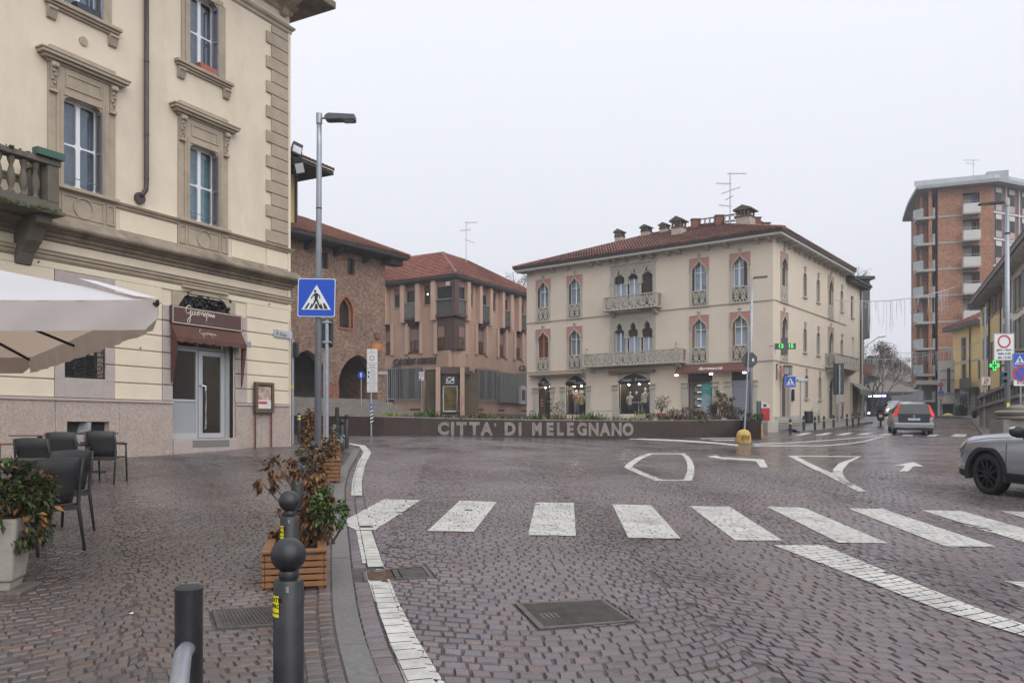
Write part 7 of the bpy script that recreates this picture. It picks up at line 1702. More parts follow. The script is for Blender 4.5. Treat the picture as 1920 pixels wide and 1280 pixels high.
# yellow house behind the palazzo corner with floodlights
FY=Frame(556,36,(790,1493));MY=FY.M
BY=thing('yellow_house','narrow yellow house end with dark eaves and floodlights behind the palazzo corner','building',FY.w(-1,1,1.5))
uy=FY.u(556);zy=FY.z(556,420);ze=FY.z(556,330)
MB().box(-6,uy,0,4,zy,ze).obj('wall',mat('yellow plaster',(.56,.42,.20),.85,.06,1),BY,MY);MB().tube([(uy-.12,-.1,zy),(uy-.12,-.1,ze)],.06,8).obj('downpipe',M_pipe,BY,MY)
MB().add([(-6,-1.3,ze+.12),(uy+1.0,-1.3,ze+.12),(uy+1.0,4,ze+.12),(-6,4,ze+.12),(-6,-1.3,ze+.3),(uy+1.0,-1.3,ze+.3),(uy+1.0,4,ze+.3),(-6,4,ze+.3)],[(3,2,1,0),(4,5,6,7),(0,1,5,4),(1,2,6,5),(2,3,7,6),(3,0,4,7)]).obj('eave',M_beam,BY,MY)
tile_roof(BY,FY.w(-6,-1.35,ze+.3),FY.d.copy(),FY.n*math.cos(sl3)+Vector((0,0,1))*math.sin(sl3),7,lambda s:0,lambda s:3.2,M_tile3,cw=.22,rl=.4,amp=.055)
MB().box(-6,uy,.0,4,.5,zy).obj('lower_wall',mat('shaded arcade wall',(.30,.24,.16),.9,.1),BY,MY)if False else None
for i,(px,py,sz,tl)in enumerate(((556,281,.75,-25),(559,311,.70,15))):
 c=at(px,py,33.5);e=thing('floodlight',['black floodlight tilted skyward above the dark eave corner','floodlight with pale lens hanging under the dark eave corner'][i],'floodlight',c)
 M=Matrix.Translation(c)@Matrix.Rotation(R(40),4,'Z')@Matrix.Rotation(R(tl),4,'X')@Matrix.Rotation(R(20 if i==0 else-20),4,'Y')
 MB().box(-.22,.22,-.1,.12,-.35,.35).obj('housing',M_blk,e,M,bevel=.03);MB().box(-.18,.18,-.115,-.101,-.28,.1).obj('lens',mat('floodlight lens',(.45,.47,.48),.2),e,M);MB().tube([(-.25,0,0),(-.25,.25,0),(.25,.25,0),(.25,0,0)],.02,6).tube([(0,.25,0),(0,.6,-.5)],.03,6).obj('yoke',M_blk,e,M)
 # ================================================================== rusty steel planter with the town's name
M_cort=mat('weathering steel',(.034,.020,.017),.65,.3,2.5,bump=.1,bscale=30,stain=.6,sscale=1.2,sc=(.075,.038,.022))
M_cortl=mat('cut-out letter backing',(.22,.195,.175),.7,.25,3,stain=.6,sscale=2,sc=(.09,.07,.055))
wp=[(520,30.6,814.8,778.6),(560,30.0,815,779),(650,29.6,816,780),(720,29.6,817,781.3),(790,29.9,818.2,783.3),(860,30.5,819,785),(930,31.2,819.8,786.4),(1000,32.0,820,787.4),(1070,33.0,820.2,788.2),(1140,34.0,819.8,788.6),(1210,35.0,819.2,788.8),(1280,35.8,818.4,788.4),(1345,36.3,817.6,788),(1393,36.6,816.8,787.6)]
WP=[]
for px,Y,yb,yt in wp:
 X=(px-CX)/F*Y;WP.append((Vector((X,Y,gz(X,Y)-.1)),Vector((X,Y,EYE+(HY-yt)*Y/F))))
PW=thing('steel_planter','long curved rusty steel planter lettered CITTA DI MELEGNANO','planter',WP[6][0])
def wall_strip(pts,th,name,m,parent,lip=False):
 b=MB();n=len(pts);vs=[]
 for i,(a,c)in enumerate(pts):
  t=(pts[min(i+1,n-1)][0]-pts[max(0,i-1)][0]);nn=Vector((-t.y,t.x,0)).normalized()*th;vs+=[a,c,c+nn,a+nn]
 fs=[]
 for i in range(n-1):
  for k in range(4):fs.append((i*4+k,(i+1)*4+k,(i+1)*4+(k+1)%4,i*4+(k+1)%4))
 fs+=[(3,2,1,0),tuple((n-1)*4+k for k in range(4))]
 return b.add(vs,fs).obj(name,m,parent)
for i in range(0,len(WP)-1,2):wall_strip(WP[i:i+3],.03,'steel_panel',M_cort,PW)
wall_strip([(c+Vector((0,-.01,.0)),c+Vector((0,-.01,.025)))for a,c in WP],.05,'top_lip',mat('pale steel lip',(.30,.27,.24),.5,.2,3),PW)
# soil and ground behind
b=MB();vs=[]
for a,c in WP:vs+=[c-Vector((0,-.03,.10)),c+Vector((.2,3.2,-.06))]
o=b.add(vs,[(2*i,2*i+2,2*i+3,2*i+1)for i in range(len(WP)-1)]).obj('soil',M_soil,PW)
wall_strip([(Vector((c.x+.2,c.y+3.2,a.z)),Vector((c.x+.2,c.y+3.2,c.z-.02)))for a,c in WP],.03,'rear_panel',M_cort,PW)
# separate end piece past the stop sign
eb=[(1405,34.6,817.4,788.6),(1427,34.2,816,788.4)];E2=[]
for px,Y,yb,yt in eb:X=(px-CX)/F*Y;E2.append((Vector((X,Y,gz(X,Y)-.1)),Vector((X,Y,EYE+(HY-yt)*Y/F))))
e2=thing('steel_planter','short rusty steel planter end beside the red post box','planter',E2[0][0]);wall_strip(E2,.03,'front_panel',M_cort,e2);wall_strip([(E2[1][0],E2[1][1]),(E2[1][0]+Vector((.3,2.5,0)),E2[1][1]+Vector((.3,2.5,0)))],.03,'side_panel',M_cort,e2);wall_strip([(E2[0][0]+Vector((.3,2.5,0)),E2[0][1]+Vector((.3,2.5,0))),(E2[0][0],E2[0][1])],.03,'side_panel',M_cort,e2)
MB().add([E2[0][1]-Vector((0,-.04,.08)),E2[1][1]-Vector((0,-.04,.08)),E2[1][1]+Vector((.3,2.4,-.08)),E2[0][1]+Vector((.3,2.4,-.08))],[(0,1,2,3)]).obj('soil',M_soil,e2)
# letters along the wall, each one placed on the plate
lets=[('C',831),('I',848),('T',865),('T',889),('A',912),('’',928),('D',956),('I',974.5),('M',1006),('E',1031),('L',1050),('E',1069),('G',1090.5),('N',1112.5),('A',1134),('N',1155.5),('O',1177)]
px_=[w[0]for w in wp]
def wall_at(px,off=-.012):
 i=max(0,min(len(wp)-2,int(np.searchsorted(px_,px))-1));t=(px-px_[i])/(px_[i+1]-px_[i]);a0,c0=WP[i];a1,c1=WP[i+1]
 # place by the ray, on the plate
 r=(px-CX)/F;d=a1-a0;s=(r*a0.y-a0.x)/(d.x-r*d.y);a=a0.lerp(a1,s);c=c0.lerp(c1,s);d=Vector((d.x,d.y,0)).normalized();return a,c,d
for ch,px in lets:
 a,c,d=wall_at(px);n_=Vector((-d.y,d.x,0));py=803+(px-836)*.005
 hgt=25.0/F*a.y*(.5 if ch=='’' else 1);z=EYE+(HY-(py-(7 if ch=='’' else 0)))*a.y/F
 t=text_mb(ch,1.0,bold=.05,extrude=.01);zs_=[v[2]for v in t.v];k=hgt/(max(zs_)-min(zs_))if ch!='’' else hgt*1.6;zc=(max(zs_)+min(zs_))/2;xc=(max(v[0]for v in t.v)+min(v[0]for v in t.v))/2
 M=Matrix(((d.x,n_.x,0,a.x-n_.x*.012),(d.y,n_.y,0,a.y-n_.y*.012),(0,0,1,z),(0,0,0,1)))
 t.v=[((v[0]-xc)*k*(.92 if ch=='M' else 1.0),v[1],(v[2]-zc)*k)for v in t.v];t.obj('letter',M_cortl,PW,M)
 # planting behind the plate: grasses, clumps and dry shrubs
def tuft(px,Y,zb,h,w,m,n,label,name='grass_tuft',spread=.5):
 X=(px-CX)/F*Y;e=thing(name,label,'plant',(X,Y,zb),'plants in the long steel planter');b=MB()
 for i in range(n):
  p=Vector((X+random.gauss(0,w*.4),Y+random.gauss(0,w*.3),zb));d=Vector((random.gauss(0,spread),random.gauss(0,spread),1)).normalized();hh=h*random.uniform(.5,1.1);s=Vector((.018,0,0))*(1+hh);m1=p+d*hh*.6;t=p+d*hh+Vector((random.gauss(0,.1),0,-hh*.1))
  b.add([p-s,p+s,m1+s*.8,t,m1-s*.8],[(0,1,2,4),(4,2,3)])
 b.obj('blades',m,e)['kind']='stuff'
top_at=lambda px:wall_at(px)[1]
tuf=[(735,.28,.5,M_lime,70,'yellow-green tuft by the bin end of the steel planter'),(770,.22,.8,M_dgr,90,'low olive tuft in the steel planter before the barred bank windows'),(800,.40,.6,M_grn,110,'green tuft in the steel planter before the bank side door'),(850,.26,.9,M_dgr,110,'low olive tuft in the steel planter above the letter C'),(905,.35,.8,M_grn,120,'green tuft in the steel planter above the apostrophe'),(948,.25,.8,M_dgr,90,'low olive tuft in the steel planter above the D'),(1000,.38,.6,M_grn,110,'green tuft in the steel planter before the boutique door'),(1055,.35,1.0,M_dgr,110,'olive tuft in the steel planter before the potted olive'),(1105,.45,.7,M_grn,140,'deep green tuft in the steel planter beside the bike rail'),(1165,.28,1.1,M_dgr,110,'low olive tuft in the steel planter before the wide boutique window')]
for px,h,w,m,n,lb in tuf:c=top_at(px);tuft(px,c.y+.8,c.z-.1,h+.12,w,m,n,lb)
def clump(px,py,Y,r,L,m,n,label,twig=0,cl=9,name='bush'):
 p=at(px,py,Y);zb=EYE+(HY-787)*Y/F;base=Vector((p.x,p.y,zb-.15));c=tuple(p-base)
 sp=[(m,n,c,r,L,.0,cl)];st=[(c[0]+random.gauss(0,r[0]*.5),random.gauss(0,r[1]*.4),c[2]+random.uniform(-.2,.9)*r[2])for _ in range(5+twig)]
 e=shrub(name,label,base,sp,st,'bush','plants in the long steel planter')
clump(1193,783,35.6,(.55,.4,.28),.13,M_lime,420,'bright lime green bush in the steel planter')
clump(1225,782,35.9,(.6,.4,.25),.12,M_dgr,420,'olive bush beside the lime green one')
clump(1275,776,36.4,(.85,.5,.35),.13,M_brg,900,'brown heather bush before the pharmacy pilaster',8);clump(1310,779,36.5,(.7,.5,.3),.13,M_brg,700,'low brown heather under the teal poster',6)
clump(1312,785,36.2,(.4,.3,.18),.12,M_lime,140,'small lime green clump under the brown heather')
clump(1350,765,36.9,(.55,.5,.65),.13,M_brg,1100,'tall brown dry shrub before the pharmacy window frame',16);clump(1372,768,37.2,(.6,.5,.55),.13,M_brg,900,'tall brown dry shrub before the roller shutter',14);clump(1340,757,37.4,(.28,.3,.75),.11,M_dgr,320,'slender olive conifer tip above the brown shrubs',10)
clump(1416,784,36.2,(.45,.5,.28),.12,M_grn,600,'dark green bush in the short planter end')
for px,h in((858,60),(863,52),(898,40),(890,30)):
 Y=30.8 if px<880 else 31.2;p=at(px,787,Y);e=thing('thin_sapling','thin bare sapling in the steel planter before the bank door','sapling',p,'bare saplings before the bank');b=MB();t=at(px+random.uniform(-3,3),787-h,Y);twigs(b,p,[t,t+Vector((.1,0,-.15)),t+Vector((-.1,.05,-.25))],.009);b.obj('stem',M_bark,e);foliage(MB(),30,((p.x+t.x)/2,Y,(p.z+t.z)/2),(.14,.14,.4),.06,.2).obj('foliage',M_orl,e)['kind']='stuff'
 # potted plants and leaf-shaped cycle stands on the pharmacy terrace
def potted(px,py_base,Y,label,leaf,hp=.45,r=.6,n=160):
 p=at(px,py_base,Y);p.z=1.61;e=thing('potted_plant',label,'potted plant',p);MB().lathe(p,[(.17,0),(.26,hp),(.28,hp),(.28,hp+.05),(.22,hp+.05)],14).obj('pot',M_terra,e,smooth=False)
 b=MB();twigs(b,p+Vector((0,0,hp)),[p+Vector((random.gauss(0,.25),random.gauss(0,.2),hp+random.uniform(.5,1.1)))for _ in range(7)],.012);b.obj('stems',M_bark,e);foliage(MB(),n,(p.x,p.y,p.z+hp+.62),(r,r*.8,.5),.16,.1,9).obj('foliage',leaf,e)['kind']='stuff'
potted(1040,784,47.5,'thin olive tree in a red pot between the leaf-shaped cycle stands',leaf_mat('olive leaves',(.05,.065,.045),(.09,.105,.075),(.14,.15,.11)));potted(1240,783,44.6,'dark leafy plant in a red pot before the wide boutique window',M_rho,.5,.55,220)
for i,(px,lb)in enumerate(((998,'leaf-shaped iron cycle stand at the boutique wall end'),(1021,'leaf-shaped iron cycle stand before the boutique door'),(1053,'leaf-shaped iron cycle stand beside the red potted olive'),(1087,'leaf-shaped iron cycle stand before the SALDI window'))):
 Y=47-i*.6;p=at(px,781,Y);p.z=1.61;e=thing('cycle_stand',lb,'bike rack',p);b=MB();a_,h_=.20,.36;b.tube([(p.x+a_*math.sin(t/24*6.2832)*(1-.12*math.cos(t/24*6.2832)),p.y,p.z+h_-h_*math.cos(t/24*6.2832))for t in range(25)],.02,6,False);b.obj('rim',M_blk,e)
 v=MB().tube([(p.x,p.y,p.z),(p.x,p.y,p.z+2*h_)],.015,5)
 for k in range(3):
  for s_ in(-1,1):v.tube([(p.x,p.y,p.z+.12+.16*k),(p.x+s_*.16,p.y,p.z+.28+.14*k)],.012,5)
 v.obj('veins',M_blk,e)
e=thing('cycle_rail','low galvanised cycle rail with hoops on the terrace','bike rack',at(1136,786,44));a,c=at(1110,785,44.6),at(1161,784,43.4);H_=Vector((0,0,.55))
b=MB().tube([a,a+H_],.035,8).tube([c,c+H_],.035,8).obj('post',M_galv,e);MB().tube([a+H_*.78,c+H_*.78],.025,6).tube([a+H_*.1,c+H_*.1],.025,6).obj('rail',M_galv,e)
for k in range(6):p=a.lerp(c,(k+.5)/6);MB().tube([p+H_*.1,p+H_*.1+Vector((.05,-.3,.05)),p+H_*.75+Vector((.05,-.28,0)),p+H_*.78],.012,5).obj('hoop',M_galv,e)
# ---------------- signs on the square
def pole(e,p,ztop,r=.03,m=M_galv,n=10):return MB().tube([Vector(p),Vector((p[0],p[1],ztop))],r,n).obj('pole',m,e)
p=ground_at(696,815.5);Y=p.y-.4;p=Vector(((696-CX)/F*Y,Y,gz(p.x,Y)));e=thing('zone_sign','tall white restricted traffic zone sign with red ring and small print on a pole','road sign',p);pole(e,p,EYE+(HY-660)*Y/F,.035)
def plate(e,px0,py0,px1,py1,Y,m,name='plate',th=.02,parent=None):a,c=at(px0,py1,Y),at(px1,py0,Y);return MB().box(a.x,c.x,Y,Y+th,a.z,c.z).obj(name,m,parent or e,None)
def ringsign(e,px,py,rpx,Y,m_out,m_in,k=.74,n=28,parent=None):
 c=at(px,py,Y);r=rpx/F*Y;MB().ring([(c.x+r*math.cos(6.2832*i/n),c.z+r*math.sin(6.2832*i/n))for i in range(n)],[(c.x+r*k*math.cos(6.2832*i/n),c.z+r*k*math.sin(6.2832*i/n))for i in range(n)],Y-.008,Y).obj('ring',m_out,parent or e)
 if m_in:MB().lathe((c.x,Y-.004,c.z),[(r*k,-.003),(.0001,-.003)],n,'y').obj('disc',m_in,parent or e)
def words(e,txt,px,py,hpx,Y,m=None,align='CENTER',name='lettering',bold=0.0,parent=None):
 c=at(px,py,Y);t=text_mb(txt,hpx/F*Y/.72,bold=bold*hpx/F*Y,extrude=.001,align=align,res=2);return moved(t,c.x,Y-.004,c.z).obj(name,m or M_sblk,parent or e)
Ys=Y-.05
o=plate(e,688,654,707.6,680.5,Ys,M_swht);ringsign(e,697.6,671,4.6,Ys,M_sred,None,.78,parent=o);words(e,'zona',697.6,657.5,1.6,Ys,parent=o);words(e,'traffico limitato',697.6,660.6,1.5,Ys,parent=o)
o=plate(e,688,681.3,707.6,689.5,Ys,M_swht);words(e,'0-24 feriali',697.6,684,2,Ys,parent=o);words(e,'7.00-20.00',697.6,687.3,1.7,Ys,parent=o)
o=plate(e,688,690.3,707.6,716.3,Ys,M_swht)
for k,tx in enumerate(('eccetto','autorizzati','carico scarico','6.30-9.30','residenti','con permesso','P riservato')):words(e,tx,699,693+3.3*k,1.7,Ys,parent=o)
MB().box(at(690,0,Ys).x,at(692.5,0,Ys).x,Ys-.006,Ys-.001,at(0,700,Ys).z,at(0,696,Ys).z).obj('pictogram',M_sblk,o);MB().box(at(690,0,Ys).x,at(692.5,0,Ys).x,Ys-.006,Ys-.001,at(0,708,Ys).z,at(0,704,Ys).z).obj('pictogram',M_sblk,o)
o=plate(e,688,717.2,707.6,735,Ys,M_swht)
for k,tx in enumerate(('accesso consentito','ai soli residenti','varco attivo','controllo elettronico')):words(e,tx,697.6,720+3.9*k,1.6,Ys,parent=o)
o=plate(e,694.2,757.5,700.2,765.5,Ys-.02,M_blue,'keep_plate');MB().prism([(at(695.2,0,Ys).x,at(0,764.5,Ys).z),(at(695.2,0,Ys).x,at(0,760.5,Ys).z),(at(696.5,0,Ys).x,at(0,761.8,Ys).z),(at(699,0,Ys).x,at(0,758.8,Ys).z),(at(699.6,0,Ys).x,at(0,759.6,Ys).z),(at(697.2,0,Ys).x,at(0,762.6,Ys).z),(at(698.6,0,Ys).x,at(0,764.5,Ys).z)],Ys-.026,Ys-.021).obj('arrow',M_swht,o)
o=plate(e,694.2,766.5,700.2,793,Ys-.02,M_sblk,'marker_board')
for k in range(4):z0,z1=at(0,793-6.6*k,Ys).z,at(0,793-6.6*k-3.2,Ys).z;x0,x1=at(694.2,0,Ys).x,at(700.2,0,Ys).x;s_=.06;MB().prism([(x0,z0-s_*0),(x1,z0+s_),(x1,z1+s_),(x0,z1)],Ys-.026,Ys-.021).obj('white_bar',M_swht,o)
# stop sign seen from behind, in its yellow block
p=ground_at(1398.5,832);e=thing('stop_sign','back of an octagonal sign on a pole in a worn yellow concrete block','road sign',p);Y=p.y+.35
MB().tube([(p.x+.02,Y,p.z),((1403.5-CX)/F*Y,Y,EYE+(HY-659)*Y/F)],.034,10).obj('pole',M_galv,e);c=at(1405.5,674.5,Y+.06);r=.32
MB().prism([(c.x+r*math.cos(R(22.5+45*i)),c.z+r*math.sin(R(22.5+45*i)))for i in range(8)],c.y,c.y+.015).obj('plate',M_sback,e);MB().box(c.x-.2,c.x+.2,c.y-.03,c.y,c.z-.2,c.z-.16).box(c.x-.2,c.x+.2,c.y-.03,c.y,c.z+.18,c.z+.22).obj('stiffener',M_sback,e);MB().box(c.x+.10,c.x+.17,c.y-.004,c.y,c.z-.06,c.z+.06).obj('sticker',M_swht,e)
Mb=Matrix.Translation((p.x,p.y+.3,p.z));prof=[(.29,0),(.30,.08),(.295,.30),(.27,.42),(.2,.51),(.08,.56),(.0001,.57)]
b=MB().lathe((0,0,0),prof,8);b.obj('block',mat('yellow concrete',(.50,.33,.10),.85,.15,6,bump=.2,bscale=30,stain=.8,sscale=4,sc=(.10,.075,.05)),e,Mb,bevel=.03,auto=50)
b=MB().box(-.15,.15,-.31,-.27,.18,.34).obj('block_mark',mat('grimy yellow',(.22,.16,.03),.9,.6,9),e,Mb)
# street lamp beside it
Y=38.5;p=Vector(((1407-CX)/F*Y,Y,gz(9,Y)));zt=EYE+(HY-520)*Y/F;e=thing('street_lamp','tall grey street lamp with flat head standing before the pharmacy corner','street lamp',p)
MB().tube([p,((1410-CX)/F*Y,Y,zt)],[.10,.055],12).obj('pole',M_galv,e,smooth=True);led_lamp(e,Matrix.Translation(((1410-CX)/F*Y,Y,zt-.03))@Matrix.Rotation(R(-6),4,'Y'),.74,MATS['lantern grey'])
o=MB().box((1396-CX)/F*36,(1405-CX)/F*36,36,36.3,gz(10.7,36),EYE+(HY-781)*36/F).obj('litter_bin',M_ant,None,None,bevel=.03);tag(o,'dark square litter bin behind the yellow concrete block','bin')
# red and white post box, yellow post, steps railing
Y=42.2;a,c=at(1427.5,788,Y),at(1443.5,752.5,Y);e=thing('post_box','rounded red and white post box beside the terrace steps','post box',a);w_=c.x-a.x;zb,zt=a.z,c.z;zm=EYE+(HY-764.5)*Y/F
MB().box(a.x,c.x,Y,Y+.35,zb,zm).obj('red_body',mat('post red',(.40,.012,.03),.45),e,None,bevel=.02);k=10
MB().prism([(a.x,zm),(c.x,zm)]+[(a.x+w_*(1-(1-math.cos(math.pi/2*(1-i/k))))if False else a.x+w_*math.cos(math.pi/2*i/k),zm+(zt-zm)*math.sin(math.pi/2*i/k))for i in range(1,k)]+[(a.x,zt)],Y,Y+.35).obj('white_hood',mat('post white',(.55,.55,.55),.5),e,None);MB().box(a.x+.1,a.x+.28,Y-.01,Y,zm+.06,zm+.2).obj('slot_panel',M_brownm,e)
o=MB().box(a.x-.17,a.x-.02,Y+.05,Y+.3,zb,zt+.03).obj('side_panel',mat('green grey board',(.06,.10,.105),.5),e)
o=MB().box(at(1425.2,0,36).x,at(1428.5,0,36).x,35.9,36.0,gz(11.3,36),EYE+(HY-795)*36/F).obj('marker_post',mat('amber marker',(.60,.30,.02),.5));tag(o,'amber marker post at the short steel planter end','post')
e=thing('steps_railing','three-bar grey railing on stone blocks by the pharmacy corner','railing',at(1470,806,40.8));a,c=at(1443,806,40.6),at(1500,806,42.0)
MB().box(a.x-.1,a.x+.45,a.y,a.y+.4,gz(a.x,a.y)-.1,EYE+(HY-789)*a.y/F).obj('stone_block',M_fs,e,None,bevel=.02)
for py in(781,788.5,796,803):pa,pc=at(1451,py+1,40.7),at(1502,py-1,42);MB().tube([pa,pc],.028,6).obj('rail',M_galv,e)
# crossing sign and bollards on the pharmacy pavement
def mini_ped(px,py,s,Y,ypole,label,ztop=None):
 c=at(px,py,Y);e=thing('crossing_sign',label,'road sign',(c.x,Y+.05,gz(c.x,Y)));pole(e,(c.x,Y+.05,gz(c.x,Y)),c.z+s*.5,.03);ped_sign(e,Matrix.Translation(c),s);return e
mini_ped(1482,715.5,.60,42.2,808,'blue pedestrian crossing sign before the pharmacy corner door')
# pavement along the pharmacy side street
kp2=[ground_at(x,y)for x,y in((1500,812),(1522,811),(1548,808.4),(1574,804.8),(1596,800.5),(1613,796.6),(1637,793.2))];far2=[FR.w(u,0)for u in(.5,2,4,8,12,16,19.5)]
vv=[];ff=[]
for i,(a,c)in enumerate(zip(kp2,far2)):
 for k in range(5):q_=a.lerp(Vector((c.x,c.y,0)),k/4);vv.append((q_.x,q_.y,gz(q_.x,q_.y)+.12))
for i in range(6):
 for k in range(4):ff.append((i*5+k,(i+1)*5+k,(i+1)*5+k+1,i*5+k+1))
sw=struct(MB().add(vv,ff).obj('side_pavement',M_slab));kerb_run([Vector((p.x,p.y,0))for p in kp2],.2,.125,sw,gz,1.2)
for i,(px,yt,yb)in enumerate(((1482,785,810.5),(1507,779,807.5),(1528,781,806.5),(1545,779.5,804),(1563,777.5,801.5),(1588,775.5,798.5),(1599,774,797),(1610,773,794.5))):
 p=ground_at(px,yb,.10);h=(yb-yt)/F*p.y;e=thing('bollard',['slim capped bollard with a yellow band under the small crossing sign','slim capped bollard beside the round litter bin','slim capped bollard before the stone niche fountain','slim capped bollard next after the niche fountain towards the arched door','slim capped bollard before the arched side door of the pharmacy palazzo','slim capped bollard just past the tall traffic light back','slim capped bollard before the side shop awning','last slim capped bollard of the kerb row, at the drainpipes'][i],'bollard',p,'bollards along the pharmacy kerb');MB().lathe(p,[(.06,-.1),(.06,h*.86),(.05,h*.88),(.05,h*.91),(.065,h*.93),(.06,h*.98),(.0001,h)],12).obj('post',M_ant,e);MB().lathe(p+Vector((0,0,h*.62)),[(.063,0),(.063,.07)],12).obj('band',M_yel if i==0 else M_galv,e)
p=ground_at(1574,801,.1);Y=p.y;e=thing('signal_post','grey post with the tall dark back of a traffic light on the pharmacy pavement','traffic light',p);pole(e,p,EYE+(HY-684)*Y/F,.045);a,c=at(1565.5,739,Y+.1),at(1583,680.5,Y+.1);MB().box(a.x,c.x,a.y,a.y+.25,a.z,c.z).obj('signal_box',MATS['signal black green'],e,None,bevel=.03)
for k in range(3):z=a.z+(c.z-a.z)*(.15+.33*k);MB().box(a.x+.25,c.x-.2,a.y-.03,a.y,z,z+.05).obj('bracket',M_galv,e)
e=thing('litter_bin','dark round litter bin on a post by the stone fountain','bin',ground_at(1509,806,.1));q_=ground_at(1509,806,.1);MB().tube([q_,q_+Vector((0,0,1.0))],.03,8).obj('post',M_ant,e);MB().lathe(q_+Vector((.22,0,.35)),[(.16,0),(.2,.1),(.2,.6),(.17,.62)],12).obj('basket',M_ant,e)
q_=FR.w(6.9,-.45,1.4);e=thing('wall_fountain','small stone niche fountain with pointed top at the pharmacy side wall','fountain',q_);MB().prism([(-.35,0),(.35,0),(.35,.7),(.28,.95),(.1,1.15),(0,1.3),(-.1,1.15),(-.28,.95),(-.35,.7)],0,.35).obj('stone',M_fs,e,Matrix.Translation(q_)@MR.to_3x3().to_4x4());MB().box(-.16,.16,-.02,0,.05,.7).obj('niche',M_slv,e,Matrix.Translation(q_)@MR.to_3x3().to_4x4())
q_=ground_at(1501,803,.1);e=thing('lamp_standard','thin grey post with small flat head before the side wall','post',q_);pole(e,q_,EYE+(HY-716)*q_.y/F,.035);c=at(1504,713,q_.y);MB().box(c.x-.28,c.x+.28,q_.y-.12,q_.y+.12,c.z-.08,c.z+.08).obj('head',M_galv,e,None,bevel=.03)
# round blue sign in the arcade, bank zone sign, bin
c=at(677,703,51);e=thing('round_sign','round blue sign on a thin pole before the pointed brick arch','road sign',c);MB().lathe(c,[(.0001,-.01),(.24,-.01),(.24,.01)],24,'y').obj('disc',M_blue,e);MB().prism([(c.x-.04,c.z-.14),(c.x+.04,c.z-.14),(c.x+.04,c.z+.05),(c.x+.09,c.z+.05),(c.x,c.z+.17),(c.x-.09,c.z+.05),(c.x-.04,c.z+.05)],c.y-.02,c.y-.011).obj('arrow',M_swht,e);MB().tube([c+Vector((0,.03,.2)),Vector((c.x,c.y+.03,1.8))],.03,8).obj('pole',M_galv,e)
c=at(790,704,59.5);e=thing('zone_sign','small white zone sign with dark ring before the bank grille','road sign',c);MB().box(c.x-.18,c.x+.18,c.y,c.y+.02,c.z-.34,c.z+.28).obj('plate',M_swht,e);k=20;MB().ring([(c.x+.14*math.cos(6.283*i/k),c.z+.06+.14*math.sin(6.283*i/k))for i in range(k)],[(c.x+.1*math.cos(6.283*i/k),c.z+.06+.1*math.sin(6.283*i/k))for i in range(k)],c.y-.01,c.y).obj('ring',M_sblk,e);MB().box(c.x-.15,c.x+.0,c.y-.01,c.y,c.z-.3,c.z-.2).obj('blue_panel',M_blue,e);MB().tube([c+Vector((.02,.05,.25)),Vector((c.x+.02,c.y+.05,1.8))],.03,8).obj('pole',M_galv,e)
q_=at(731,768,56);e=thing('litter_bin','black litter bin beside the brick palace corner','bin',q_);MB().tube([q_-Vector((0,0,.5)),q_+Vector((0,0,.5))],.04,8).obj('post',M_blk,e);MB().box(q_.x-.25,q_.x+.25,q_.y-.2,q_.y+.2,q_.z-.05,q_.z+.7).obj('basket',M_blk,e,None,bevel=.05);MB().box(q_.x-.28,q_.x+.28,q_.y-.22,q_.y+.22,q_.z+.71,q_.z+.8).obj('hood',M_galv,e)
c=at(724,699,53.5);e=thing('street_name_sign','small pale street name blade on the brick palace corner','sign',c);MB().box(c.x-.55,c.x+.1,c.y-.02,c.y+.02,c.z-.09,c.z+.09).obj('plate',MATS['pale sign metal'],e);MB().tube([c+Vector((.1,0,0)),FB.w(-.02,-.02,c.z)],.02,6).tube([c+Vector((.1,0,.12)),Vector((c.x+.1,c.y,1.8))],.035,8).obj('bracket',M_galv,e)
# ================================================================== right side of the street
# pavement and kerb
kr=[ground_at(x,y)for x,y in((1862,846),(1846,826),(1836,810),(1826,796.5),(1818,787),(1806,784.2),(1780,783),(1745,782.4))]
vv,ff=[],[]
for i,a in enumerate(kr):
 for k in range(7):q_=a+Vector((1,.05+.16*i/7,0)).normalized()*(k*4.0);vv.append((q_.x,q_.y,gz(a.x,a.y)*.6+gz(q_.x,q_.y)*.4+.13))
for i in range(len(kr)-1):
 for k in range(6):ff.append((i*7+k,i*7+k+1,(i+1)*7+k+1,(i+1)*7+k))
RP=struct(MB().add(vv,ff).obj('right_pavement',M_slab,smooth=True));kerb_run([Vector((p.x,p.y,0))for p in kr][::-1],.22,.135,RP,gz,1.3)
# ---------------- long row of houses receding on the right
DR=Vector((680,1493,0)).normalized();FRW=Frame(1935,48,(-680,-1493))
